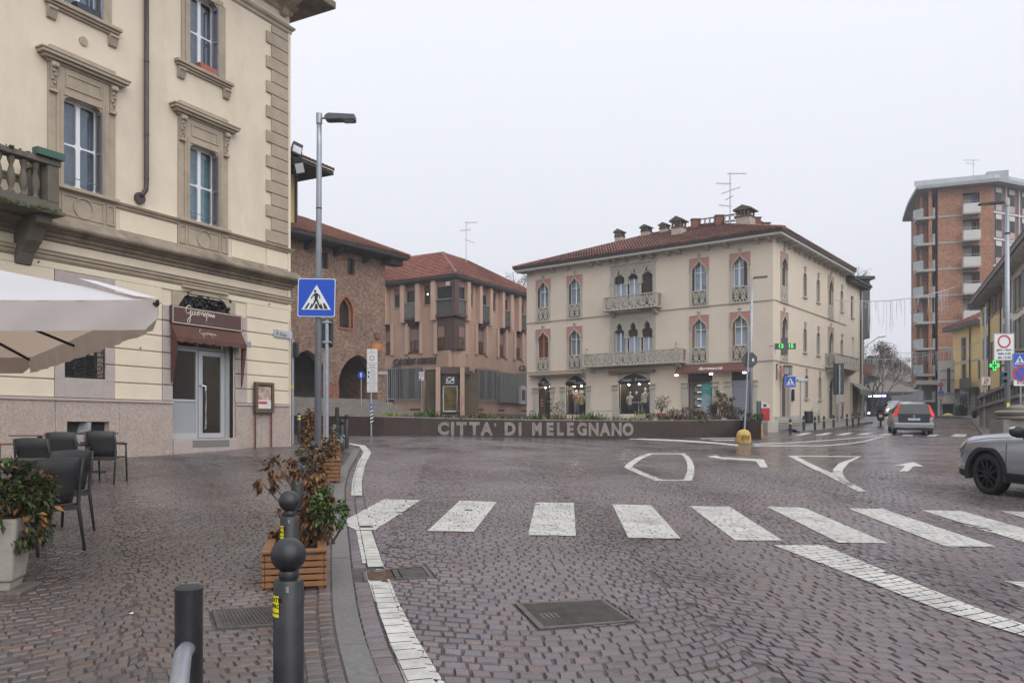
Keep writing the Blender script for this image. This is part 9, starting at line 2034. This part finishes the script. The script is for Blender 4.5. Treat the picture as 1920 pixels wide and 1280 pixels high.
q_=at(1777.5,781,74);o=MB().ball(q_+Vector((0,0,.1)),.42,14,8,(1,1,.55)).obj('traffic_dome',mat('yellow white dome',(.55,.52,.22),.6));tag(o,'low pale yellow concrete dome on the far pavement','bollard')
# ---------------- closing the street: distant houses and bare trees
def block(name,label,px0,px1,py0,py1,Y,depth,m,wins=(),roof=None):
 a,c=at(px0,py1,Y),at(px1,py0,Y);e=thing(name,label,'building',a);MB().box(a.x,c.x,Y,Y+depth,0,c.z).obj('wall',m,e)
 for(x0,x1,y0,y1)in wins:p,q_=at(x0,y1,Y),at(x1,y0,Y);MB().box(p.x,q_.x,Y-.1,Y,p.z,q_.z).obj('window',M_bgl,e)
 if roof:
  t=c.z;o_=1.0;hz=roof;MB().add([(a.x-o_,Y-o_,t),(c.x+o_,Y-o_,t),(c.x+o_,Y+depth+o_,t),(a.x-o_,Y+depth+o_,t),(a.x+depth*.5,Y+depth/2,t+hz),(c.x-depth*.5,Y+depth/2,t+hz)],[(0,1,5,4),(1,2,5),(2,3,4,5),(3,0,4),(3,2,1,0)]).obj('roof',mat('distant brown roof',(.13,.105,.09),.9,.15,.5),e)
 return e
M_d1=mat('distant beige wall',(.36,.32,.28),.9,.06,.3);M_d2=mat('distant grey wall',(.24,.225,.21),.9,.08,.3)
block('distant_house','low beige villa with hipped brown roof closing the street',1630,1718,735,790,150,14,M_d1,[(1647,1656,738,744),(1662,1690,738,744),(1694,1705,738,744)],4.2)
e=block('distant_house','taller grey house with long hipped roof behind the villa',1640,1730,716,760,172,16,M_d2,[(1660,1668,711+6,722),(1684,1694,717,722)],6.5)
for px,y0 in((1659,694),(1684,699),(1700,701)):c_=at(px,y0,175);MB().box(c_.x-1,c_.x+1,174,176,c_.z-4,c_.z).obj('chimney',M_d2,e)
block('distant_house','dark grey flat-roofed house beside the tower base',1722,1760,738,790,125,12,M_d2)
block('street_side_house','grey house end wall with awning behind the pharmacy palazzo',1598,1617,640,790,76,10,mat('dim plaster',(.20,.185,.17),.9,.1,1))
# dark timber gallery jutting out past the palazzo
a,c_=at(1603,634,66),at(1631,524,66);e=thing('gallery_house','dark slate-clad upper storey jutting out behind the pharmacy palazzo','building',a);MB().box(a.x,c_.x,66,72,a.z,c_.z).obj('upper_storey',mat('dark slate',(.085,.09,.095),.7,.15,3),e);MB().box(a.x,at(1622,0,66).x,66.2,72,1.5,a.z).obj('lower_wall',M_d2,e);MB().box(a.x,c_.x+.3,65.7,72,c_.z,c_.z+.25).obj('roof_edge',M_gut,e)
a,c_=at(1614,703,62),at(1637,683,62);MB().add([(a.x,62.5,c_.z),(c_.x,61.8,c_.z),(c_.x-.5,61,a.z),(a.x,61.5,a.z)],[(0,1,2,3)]).obj('rust_awning',mat('rust awning',(.14,.06,.05),.8),e)
# right-hand trees seen past the palazzo
def bare_tree(px,py_base,py_top,Y,label,spread=1.0,leaves=200,seed=1):
 rs=random.Random(seed);b0=at(px,py_base,Y);H=(py_base-py_top)/F*Y;e=thing('bare_tree',label,'tree',b0);tr=MB();cr=MB();tips=[]
 def grow(p,d,l,r,lev):
  q=p+d*l;m=p.lerp(q,.5)+Vector((rs.gauss(0,l*.05),rs.gauss(0,l*.05),0));(tr if lev<2 else cr).tube([p,m,q],[r,r*.85,r*.7],6 if lev<2 else 4)
  if lev>=5:tips.append(q);return
  for k in range(3 if lev<4 else 2):
   nd=(d+Vector((rs.gauss(0,.45),rs.gauss(0,.45),rs.gauss(.05,.25)))*spread).normalized();grow(q,nd,l*rs.uniform(.62,.82),r*.62,lev+1)
 grow(b0,Vector((0,0,1)),H*.26,H*.012,0)
 tr.obj('trunk',M_bark,e);lf=MB()
 for i in range(leaves):t=rs.choice(tips);leaf_mesh(lf,t+Vector((rs.gauss(0,.25),rs.gauss(0,.25),rs.gauss(0,.25))),.22,.14,Vector((rs.gauss(0,1),rs.gauss(0,1),-.6)),Vector((0,0,1)))
 o=cr.obj('crown',mat('grey twigs',(.13,.11,.10),.9),e);lf.obj('foliage',M_brg,e)['kind']='stuff'
bare_tree(1636,790,600,92,'bare tree with clinging brown leaves past the palazzo end',.62,1300,3);bare_tree(1652,790,645,104,'smaller bare tree behind the leafy one',.6,900,9);bare_tree(1622,790,600,98,'bare tree half hidden by the dark gallery house',.9,600,12);bare_tree(1572,700,466,95,'bare tree top showing above the pharmacy side roof',.8,150,5)
bare_tree(1008-6,740,470,80,'dark conifer-like tree sliver between the bank and the pharmacy',.35,500,8)
# left lamp reaching over the street, traffic light and bus stop clutter
Y=70;p=at(1617,786,Y);e=thing('street_lamp','thin arched street lamp leaning out past the palazzo end','street lamp',p);MB().tube([p,at(1617,660,Y),at(1628,645,Y),at(1645,633,Y)],[.08,.06,.05,.045],8).obj('pole',M_galv,e);led_lamp(e,Matrix.Translation(at(1644,633,Y))@Matrix.Rotation(R(-10),4,'Y'),.8,M_galv)
# ---------------- festoon of hanging lights across the street
M_wire=mat('pale wire',(.42,.43,.46),.6)
def festoon(p,q,drops,label,seed,lo=.5,hi=2.2,sagv=.8):
 rs=random.Random(seed);e=thing('light_festoon',label,'string lights',p.lerp(q,.5));n=20;pts=[p.lerp(q,i/n)-Vector((0,0,sagv*4*(i/n)*(1-i/n)))for i in range(n+1)];MB().tube(pts,.03,5).obj('cable',M_wire,e)
 b=MB()
 for i in range(drops):
  t=rs.uniform(.04,.96);c_=p.lerp(q,t)-Vector((0,0,sagv*4*t*(1-t)));l_=rs.uniform(lo,hi);b.tube([c_,c_-Vector((rs.gauss(0,.05),0,l_*.5)),c_-Vector((rs.gauss(0,.08),0,l_))],.010,4)
  for k in range(int(l_/.25)):b.ball(c_-Vector((0,0,.25*k+.1)),.028,5,4)
 b.obj('hanging_strands',mat('unlit bulbs',(.55,.56,.6),.4),e)['kind']='stuff'
festoon(at(1560,562,53),at(1790,538,66),60,'unlit icicle light festoon from the pharmacy palazzo across to the tower side',4,.4,2.4,.5)
festoon(at(1612,672,80),at(1840,640,72),50,'second icicle light festoon lower down the street',6,.4,1.8,.6);festoon(at(1640,655,95),at(1800,652,92),40,'farthest icicle light festoon before the tower',8,.4,2.2,.5)
# ================================================================== vehicles
M_tyre=mat('tyre rubber',(.018,.018,.019),.8,.2,12,bump=.1,bscale=60);M_rimb=mat('black alloy',(.012,.012,.014),.3,.1,metal=.4);M_rims=mat('silver alloy',(.35,.36,.38),.35,metal=.7)
M_clad=mat('black cladding',(.016,.017,.019),.6,.15,20);M_carglass=mat('tinted car glass',(.012,.018,.022),.05,.3,2,spec=.5)
M_tail=emis('lit tail lamp',(.55,.025,.015),.22);M_head=mat('headlamp glass',(.5,.52,.55),.1)
def section(w,zb,zs,zt,wt):
 h=[(0,zb),(w*.82,zb),(w*.96,zb+.05),(w,zb+.16),(w*1.0,zs-.22),(w*.985,zs-.05),(w*.94,zs+.02),((w*.94+wt)/2+.02,(zs+zt)/2+.01),(wt,zt-.06),(wt*.86,zt-.012),(wt*.45,zt),(0,zt+.006)]
 return h
def loft(st,n_sub=5):
 """stations (s, w, zb, zs, zt, wt) -> smooth body surface; s runs from the nose to the tail"""
 S=np.array(st,float);ss=np.linspace(S[0,0],S[-1,0],64);cols=[np.interp(ss,S[:,0],S[:,i])for i in range(1,6)]
 ks=np.array([1,2,1.])/4
 for i in range(5):
  for _ in range(2):c=cols[i];c[1:-1]=ks[0]*c[:-2]+ks[1]*c[1:-1]+ks[2]*c[2:]
 V=[];Fc=[];n=None
 for k,s in enumerate(ss):
  h=section(*[c[k]for c in cols]);ring=[(s,y,z)for y,z in h]+[(s,-y,z)for y,z in h[-2:0:-1]];n=len(ring);V+=ring
 for k in range(len(ss)-1):
  for j in range(n):q=(j+1)%n;Fc.append((k*n+j,(k+1)*n+j,(k+1)*n+q,k*n+q))
 Fc+=[tuple(range(n)),tuple(range((len(ss)-1)*n+n-1,(len(ss)-1)*n-1,-1))]
 def side_y(s,z):
  h=section(*[np.interp(s,ss,c)for c in cols]);ys=[p[0]for p in h[2:9]];zs=[p[1]for p in h[2:9]];return float(np.interp(z,zs,ys))
 top=lambda s:float(np.interp(s,ss,cols[3]));topw=lambda s:float(np.interp(s,ss,cols[4]))
 return V,Fc,side_y,top,topw
def wheel(e,M,s,y,r,wd,rimm,side,steer=0.0,spokes=5,fancy=True):
 Mw=M@Matrix.Translation((s,y,r))@Matrix.Rotation(steer,4,'Z')
 o=side*wd
 t=MB().lathe((0,0,0),[(r*.70,-wd*.9),(r*.86,-wd),(r*.96,-wd*.85),(r,-wd*.5),(r,wd*.5),(r*.96,wd*.85),(r*.86,wd),(r*.70,wd*.9)],40,'y',False).obj('wheel',M_tyre,e,Mw,smooth=True)
 rm=MB().lathe((0,0,0),[(r*.70,o*.92),(r*.66,o*.75),(r*.62,o*.2),(.0001,o*.2)],40,'y',False);rm.obj('rim',rimm,t,Mw)
 sp=MB()
 for k in range(spokes):
  a0=2*math.pi*k/spokes
  for da in((-.16,.16)if fancy else(0,)):
   d=Vector((math.cos(a0+da),0,math.sin(a0+da)));d2=Vector((math.cos(a0+da*2.2),0,math.sin(a0+da*2.2)));pz=Vector((-d.z,0,d.x));w0,w1=r*.06,r*.05;y0,y1=o*.45,o*.86
   P=[d*r*.1-pz*w0,d2*r*.67-pz*w1,d2*r*.67+pz*w1,d*r*.1+pz*w0];sp.add([(p.x,y0,p.z)for p in P]+[(p.x,y1,p.z)for p in P],[(0,1,2,3),(7,6,5,4),(0,4,5,1),(1,5,6,2),(2,6,7,3),(3,7,4,0)])
 sp.lathe((0,0,0),[(r*.16,o*.3),(r*.16,o*.84),(.0001,o*.9)],16,'y');sp.obj('spokes',rimm,t,Mw)
 return t
def car(name,label,M,st,paint,wheels,r,wd=.115,rimm=M_rims,steer=0.0,cladding=None,group=None):
 p=M.translation;e=thing(name,label,'car',p,group);V,Fc,sy,top,topw=loft(st);o=MB().add(V,Fc).obj('body',paint,None,None)
 for s in wheels:
  c=MB().lathe((s,0,r*1.0),[(r*1.16,-1.2),(r*1.16,-.55)],32,'y').obj('cut',None);c2=MB().lathe((s,0,r),[(r*1.16,.55),(r*1.16,1.2)],32,'y').obj('cut',None)
  for q in(c,c2):
   bm_=bmesh.new();bm_.from_mesh(q.data);bmesh.ops.recalc_face_normals(bm_,faces=bm_.faces);bm_.to_mesh(q.data);bm_.free()
   b=o.modifiers.new('b','BOOLEAN');b.object=q;b.operation='DIFFERENCE';b.solver='EXACT'
 bm_=bmesh.new();bm_.from_mesh(o.data);bmesh.ops.recalc_face_normals(bm_,faces=bm_.faces);bm_.to_mesh(o.data);bm_.free()
 dg=bpy.context.evaluated_depsgraph_get();me=bpy.data.meshes.new_from_object(o.evaluated_get(dg))
 for ob in[x for x in bpy.data.objects if x.name.startswith('cut')]:bpy.data.objects.remove(ob)
 bpy.data.objects.remove(o);me.transform(M);me.materials.clear();me.materials.append(paint);me.polygons.foreach_set('use_smooth',[True]*len(me.polygons));me.set_sharp_from_angle(angle=R(32))
 o=bpy.data.objects.new('body',me);COL.objects.link(o);attach(o,e)
 MB().box(st[0][0]+.25,st[-1][0]-.25,-.6,.6,.24,.75).obj('chassis',M_clad,e,M)
 for i,s in enumerate(wheels):
  for side in(-1,1):
   y=side*(sy(s,r)-wd*1.0);wheel(e,M,s,y,r,wd,rimm,side,steer if i==0 else 0.0)
   if cladding:
    k=22;arc=[(s+r*1.14*math.cos(R(-14+208*j/k)),r+r*1.14*math.sin(R(-14+208*j/k)))for j in range(k+1)];arc2=[(s+r*1.40*math.cos(R(-14+208*j/k))*1.02,r+r*1.37*min(.93,math.sin(R(-14+208*j/k))))for j in range(k+1)]
    yy=side*(sy(s,r)+.022);MB().band(arc2,arc,min(yy,yy-side*.10),max(yy,yy-side*.10)).obj('arch_cladding',cladding,e,M,bevel=.008)
 return e,o,sy,top,topw
def side_panel(e,M,sy,pts,side,m,name,off=.006,parent=None):
 """panel lying on the body side: outline in (s, z)"""
 a,b,c,d=pts;n=10;vs=[]
 for j in range(n+1):
  for i in range(n+1):
   u,v=i/n,j/n;s=(a[0]*(1-u)+b[0]*u)*(1-v)+(d[0]*(1-u)+c[0]*u)*v;z=(a[1]*(1-u)+b[1]*u)*(1-v)+(d[1]*(1-u)+c[1]*u)*v;vs.append((s,side*(sy(s,z)+off),z))
 fs=[(j*(n+1)+i,j*(n+1)+i+1,(j+1)*(n+1)+i+1,(j+1)*(n+1)+i)for j in range(n)for i in range(n)]
 return MB().add(vs,fs if side<0 else[f[::-1]for f in fs]).obj(name,m,parent or e,M)
def groove(e,M,sy,pts,side,name='seam',r=.005):
 d=[]
 for a,b in zip(pts,pts[1:]):
  for k in range(6):d.append((a[0]+(b[0]-a[0])*k/6,a[1]+(b[1]-a[1])*k/6))
 d.append(pts[-1]);MB().tube([(s,side*(sy(s,z)+.001),z)for s,z in d],r,5).obj(name,M_clad,e,M)
def car_matrix(p,heading,ds=0.0,dy=0.0):
 """p = ground point under (s=ds, y=dy); local +x is the tail direction, so the nose points along heading"""
 h=Vector((heading[0],heading[1],0)).normalized();X=-h;Yv=Vector((-X.y,X.x,0));s1=gz(p.x+X.x*2,p.y+X.y*2)-gz(p.x-X.x*2,p.y-X.y*2);s2=gz(p.x+Yv.x,p.y+Yv.y)-gz(p.x-Yv.x,p.y-Yv.y)
 Xs=Vector((X.x,X.y,s1/4)).normalized();Ys=Vector((Yv.x,Yv.y,s2/2));Zs=Xs.cross(Ys).normalized();Ys=Zs.cross(Xs).normalized()
 M=Matrix(((Xs.x,Ys.x,Zs.x,0),(Xs.y,Ys.y,Zs.y,0),(Xs.z,Ys.z,Zs.z,0),(0,0,0,1)));o=M@Vector((ds,dy,0));M.translation=Vector(p)-o;return M
 # ---------------- silver-grey SUV entering from the right
SUV=[(0,.62,.40,.70,.86,.50),(.06,.78,.32,.78,.93,.58),(.18,.86,.27,.86,.99,.64),(.45,.915,.25,.94,1.04,.70),(1.0,.93,.24,.99,1.09,.76),(1.35,.93,.24,1.01,1.12,.78),(1.55,.93,.24,1.02,1.18,.72),(2.2,.93,.24,1.03,1.60,.60),(2.6,.93,.24,1.04,1.67,.61),(3.4,.93,.24,1.06,1.67,.61),(4.0,.93,.25,1.08,1.60,.60),(4.35,.91,.30,1.08,1.35,.60),(4.55,.87,.36,1.0,1.14,.62),(4.62,.78,.45,.9,1.0,.6)]
gp=ground_at(1858,927);Mc=car_matrix(gp,(-.13,.991),.94,-.815)
M_sil=mat('silver grey metallic',(.40,.42,.45),.24,.03,3,metal=.7,coat=1.0,stain=.15,sscale=3,sc=(.3,.3,.3));M_slv2=mat('warm silver metallic',(.33,.335,.35),.28,.04,3,metal=.55,coat=.5)
e,body,sy,top,tw=car('suv','silver grey SUV with black wheels cut off by the picture edge',Mc,SUV,M_sil,(.94,3.63),.362,.118,M_rimb,R(0),M_clad)
sd=1
for side in(-1,1):
 side_panel(e,Mc,sy,[(.03,.40),(.03,.30),(.5,.26),(.52,.40)],side,M_clad,'bumper_cladding',.012);side_panel(e,Mc,sy,[(1.38,.26),(3.2,.26),(3.2,.42),(1.42,.42)],side,M_clad,'sill_cladding',.02)
 side_panel(e,Mc,sy,[(1.72,1.05),(2.5,1.07),(2.5,1.50),(2.25,1.46)],side,M_carglass,'window',.008);side_panel(e,Mc,sy,[(2.58,1.07),(3.45,1.09),(3.4,1.50),(2.58,1.52)],side,M_carglass,'window',.008)
 groove(e,Mc,sy,[(1.42,.44),(1.42,.99)],side);groove(e,Mc,sy,[(2.54,.44),(2.54,1.04)],side);groove(e,Mc,sy,[(.38,.90),(.95,.985),(1.5,1.015)],side);groove(e,Mc,sy,[(.30,.62),(.34,.9)],side)
 side_panel(e,Mc,sy,[(.05,.80),(.42,.92),(.36,.83),(.10,.70)],side,M_head,'headlight',.012)
 mr=MB().ball((1.78,side*1.03,1.12),.12,14,10,(.75,1.15,.75));mo=mr.obj('wing_mirror',M_clad,e,Mc,smooth=True);MB().box(1.72,1.80,side*.90,side*1.0,1.02,1.08).obj('mirror_stalk',M_clad,mo,Mc);MB().ball((1.76,side*1.04,1.165),.10,12,8,(.8,1.2,.45)).obj('mirror_cap',M_sil,mo,Mc,smooth=True)
 MB().box(2.35,2.5,side*.955,side*.975,.93,.96).obj('door_handle',M_sil,e,Mc)
MB().add([(1.50,-.66,1.14),(1.50,.66,1.14),(2.17,.56,1.57),(2.17,-.56,1.57)],[(0,1,2,3)]).obj('windscreen',M_carglass,e,Mc)
MB().add([(4.12,-.52,1.58),(4.12,.52,1.58),(4.50,.60,1.16),(4.50,-.60,1.16)],[(3,2,1,0)]).obj('rear_window',M_carglass,e,Mc)
for side in(-1,1):MB().box(4.50,4.66,side*.45,side*.88,.92,1.06).obj('tail_lamp',mat('unlit tail lamp',(.25,.01,.015),.2),e,Mc,bevel=.03)
MB().box(-.01,.06,-.45,.45,.45,.78).obj('grille',M_clad,e,Mc,bevel=.02);MB().box(-.02,.1,-.72,.72,.28,.42).obj('lower_bumper',M_clad,e,Mc,bevel=.03)
# ---------------- people carrier seen from behind
MPV=[(0,.60,.36,.62,.76,.5),(.1,.80,.28,.72,.84,.6),(.5,.90,.24,.82,.93,.7),(.95,.915,.22,.88,1.0,.72),(1.25,.915,.22,.90,1.08,.70),(1.9,.915,.22,.93,1.48,.58),(2.5,.915,.22,.95,1.58,.58),(3.4,.915,.22,.97,1.57,.57),(4.0,.91,.24,.98,1.50,.57),(4.22,.90,.28,.98,1.38,.60),(4.33,.88,.34,.96,1.10,.68),(4.40,.84,.36,.72,.82,.70)]
gp=ground_at(1710,813.5);Mv=car_matrix(gp,(.37,.93),3.6,0)
e,body,sy,top,tw=car('people_carrier','silver people carrier with lit tall tail lamps driving away up the street',Mv,MPV,M_slv2,(.88,3.55),.315,.105,M_rims,0)
rear=lambda s,y,z:(s,y,z)
MB().add([(4.27,-.60,1.46),(4.27,.60,1.46),(4.45,.70,1.00),(4.45,-.70,1.00),(4.10,-.60,1.48),(4.10,.60,1.48),(4.2,.70,1.0),(4.2,-.70,1.0)],[(3,2,1,0),(4,5,6,7),(0,1,5,4),(1,2,6,5),(2,3,7,6),(3,0,4,7)]).obj('rear_window',M_carglass,e,Mv)
M_tg=mat('dark blue tailgate',(.010,.016,.026),.35,.05,coat=.2)
MB().add([(4.455,-.68,.985),(4.455,.68,.985),(4.48,.66,.60),(4.48,-.66,.60),(4.2,-.68,.985),(4.2,.68,.985),(4.2,.66,.60),(4.2,-.66,.60)],[(3,2,1,0),(4,5,6,7),(0,1,5,4),(1,2,6,5),(2,3,7,6),(3,0,4,7)]).obj('tailgate',M_tg,e,Mv)
MB().box(4.2,4.53,-.86,.86,.32,.58).obj('rear_bumper',M_slv2,e,Mv,bevel=.06,seg=3);MB().box(4.2,4.47,-.8,.8,.22,.319).obj('diffuser',M_clad,e,Mv)
for side in(-1,1):
 MB().add([(4.272,side*.61,1.455),(4.455,side*.70,.98),(4.46,side*.72,.86),(4.40,side*.885,.88),(4.36,side*.87,1.0),(4.20,side*.68,1.44)],[(0,1,2,3,4,5)if side>0 else(5,4,3,2,1,0)]).obj('tail_lamp',M_tail,e,Mv)
 side_panel(e,Mv,sy,[(1.55,.98),(2.4,1.0),(2.4,1.42),(2.0,1.40)],side,M_carglass,'window',.008);side_panel(e,Mv,sy,[(2.5,1.0),(3.3,1.02),(3.3,1.42),(2.5,1.43)],side,M_carglass,'window',.008);side_panel(e,Mv,sy,[(3.4,1.03),(3.95,1.05),(3.85,1.36),(3.4,1.41)],side,M_carglass,'window',.008)
 MB().ball((1.5,side*1.0,.98),.10,10,8,(.7,1.1,.7)).obj('wing_mirror',M_slv2,e,Mv);groove(e,Mv,sy,[(2.45,.4),(2.45,.97)],side);groove(e,Mv,sy,[(3.35,.6),(3.35,.97)],side)
pl=MB().box(4.475,4.49,-.26,.26,.70,.80).obj('number_plate',M_swht,e,Mv);t=text_mb('DW 362FT',.1,extrude=.001,res=2);t.v=[(4.4905+v[1],v[0],.75+v[2])for v in t.v];t.obj('plate_characters',M_sblk,pl,Mv)
MB().lathe((4.462,0,.9),[(.05,0),(.05,.01),(.0001,.012)],14,'x').obj('badge',M_rims,e,Mv)
# ---------------- car with headlamp on and bus farther up
gp=at(1679,786,74);Mf=car_matrix(gp,(-.42,-.91),.88,0);Mf.translation.z=2.2
e,body,sy,top,tw=car('oncoming_car','pale oncoming car with an amber headlamp glowing beside the bus',Mf,MPV,M_slv2,(.88,3.55),.315,.105,M_rims,0)
MB().add([(1.22,-.64,1.03),(1.22,.64,1.03),(1.88,.54,1.46),(1.88,-.54,1.46)],[(0,1,2,3)]).obj('windscreen',M_carglass,e,Mf)
M_amb2=emis('amber headlamp',(1,.55,.15),14);M_hl=emis('white headlamp',(1,.92,.8),5)
for side,mm in((-1,M_hl),(1,M_amb2)):MB().ball((.10,side*.60,.66),.12,10,8,(.6,1.2,1)).obj('headlamp',mm,e,Mf)
MB().box(.0,.08,-.35,.35,.38,.6).obj('grille',M_clad,e,Mf)
b0=at(1646,783,92);b0.z=gz(b0.x,92);Mb_=car_matrix(b0,(-.42,-.91),0,0);e=thing('bus','blue green city bus with lit destination board approaching','bus',b0)
M_busb=mat('bus teal',(.02,.09,.11),.35,.05,coat=.4);W2=1.25
b=MB().box(0,11.5,-W2,W2,.30,2.95).obj('body',M_busb,e,Mb_,bevel=.10,seg=3)
MB().box(-.02,.05,-W2+.1,W2-.1,.95,2.35).obj('windscreen',mat('bus windscreen',(.025,.02,.035),.08,.5,1),e,Mb_);MB().box(-.03,.05,-W2+.12,W2-.12,2.42,2.78).obj('destination_board',M_sblk,e,Mb_)
for(y0,y1,mm)in((.45,.85,emis('pink route led',(1,.35,.75),4)),(-1.0,.35,emis('blue white led',(.6,.75,1),3))):MB().box(-.035,-.031,-y1 if False else-y1,-y0,2.5,2.7).obj('led_text',mm,e,Mb_)
for side,mm in((-1,emis('pink front lamp',(1,.4,.7),5)),(1,emis('white bus lamp',(1,.9,.8),3))):MB().ball((-.02,side*.95,.62),.11,10,8,(.5,1.3,1)).obj('headlamp',mm,e,Mb_)
MB().box(-.04,.1,-W2,W2,.22,.5).obj('bumper',M_clad,e,Mb_)
for side in(-1,1):
 MB().box(-.35,-.1,side*1.15,side*1.42,2.0,2.45).obj('mirror',M_clad,e,Mb_,bevel=.03)
 for k in range(6):MB().box(1.0+1.7*k,2.55+1.7*k,side*(W2+.004),side*(W2+.012),1.1,2.4).obj('side_window',M_carglass,e,Mb_)
 for s in(2.6,8.6):wheel(e,Mb_,s,side*(W2-.14),.48,.14,M_rims,side,0,5,False)
 # ---------------- parked scooter at the far kerb
gp=ground_at(1651,797);Ms=car_matrix(gp,(.42,.91),.9,0);e=thing('scooter','black scooter with top box seen from behind at the far kerb','scooter',gp)
for s in(.25,1.45):wheel(e,Ms,s,0,.26,.06,M_rims,1,0,5,False)
MB().xprism([(-.2,.35),(.2,.35),(.22,.75),(.12,.85),(-.12,.85),(-.22,.75)],.85,1.75).obj('rear_body',M_clad,e,Ms,bevel=.04);MB().box(.35,1.0,-.16,.16,.28,.40).obj('footboard',M_clad,e,Ms,bevel=.02);MB().box(.28,.40,-.22,.22,.40,.98).obj('leg_shield',M_clad,e,Ms,bevel=.03);MB().box(.75,1.65,-.15,.15,.84,.93).obj('seat',M_tyre,e,Ms,bevel=.04);MB().box(1.55,2.0,-.24,.24,.95,1.32).obj('top_box',M_clad,e,Ms,bevel=.05);MB().tube([(.38,-.36,1.06),(.34,-.1,1.04),(.34,.1,1.04),(.38,.36,1.06)],.018,6).obj('handlebar',M_clad,e,Ms);MB().box(1.75,1.77,-.09,.09,.55,.66).obj('number_plate',M_swht,e,Ms);MB().box(1.75,1.775,-.10,.10,.72,.80).obj('tail_lamp',M_sred,e,Ms)
for s_ in(-1,1):MB().tube([(.36,s_*.3,1.06),(.33,s_*.36,1.28)],.008,5).ball((.33,s_*.36,1.32),.06,8,6).obj('mirror',M_clad,e,Ms)
# hanging purple flower basket on the far lamp, in front of the bus
c_=at(1653,757,66);e=thing('flower_basket','hanging basket of purple flowers in front of the bus','flower basket',c_);MB().lathe(c_+Vector((0,0,-.45)),[(.1,0),(.4,.25),(.45,.4)],12).obj('basket',M_blk,e);foliage(MB(),260,(c_.x,c_.y,c_.z+.15),(.65,.4,.3),.14,.2,8).obj('flowers',leaf_mat('purple petals',(.08,.04,.12),(.16,.08,.24),(.28,.18,.36)),e)['kind']='stuff';MB().tube([c_+Vector((0,0,-.4)),Vector((c_.x,c_.y,gz(c_.x,66)))],.04,6).obj('post',M_blk,e)
# ---------------- bits of litter on the pavement
for i,(px,py,lb)in enumerate(((234,878,'small white paper scrap on the pavement near the chairs'),(300,863,'tiny white paper scrap before the shop step'),(67,1096,'pale leaf scrap on the setts beside the concrete planter'),(246,1150,'white paper crumb on the pavement setts'))):
 p=ground_at(px,py,KERB+.012);o=MB().add([p+Vector((-.014,-.01,.004)),p+Vector((.014,-.008,.003)),p+Vector((.012,.01,.010)),p+Vector((-.01,.011,.006))],[(0,1,2,3)]).obj('paper_scrap',M_swht);tag(o,lb,'litter')
 # ---------------- damp winter air
hz=MB().box(-260,260,-14,230,-2.5,48).obj('haze',None);hz['kind']='stuff'
hm=bpy.data.materials.new('damp air');hm.use_nodes=True;nt=hm.node_tree;nt.nodes.clear();o_=nt.nodes.new('ShaderNodeOutputMaterial');pv_=nt.nodes.new('ShaderNodeVolumePrincipled');pv_.inputs['Color'].default_value=(.93,.95,1,1);pv_.inputs['Density'].default_value=HAZE;pv_.inputs['Anisotropy'].default_value=.2;nt.links.new(pv_.outputs[0],o_.inputs['Volume']);hz.data.materials.append(hm)
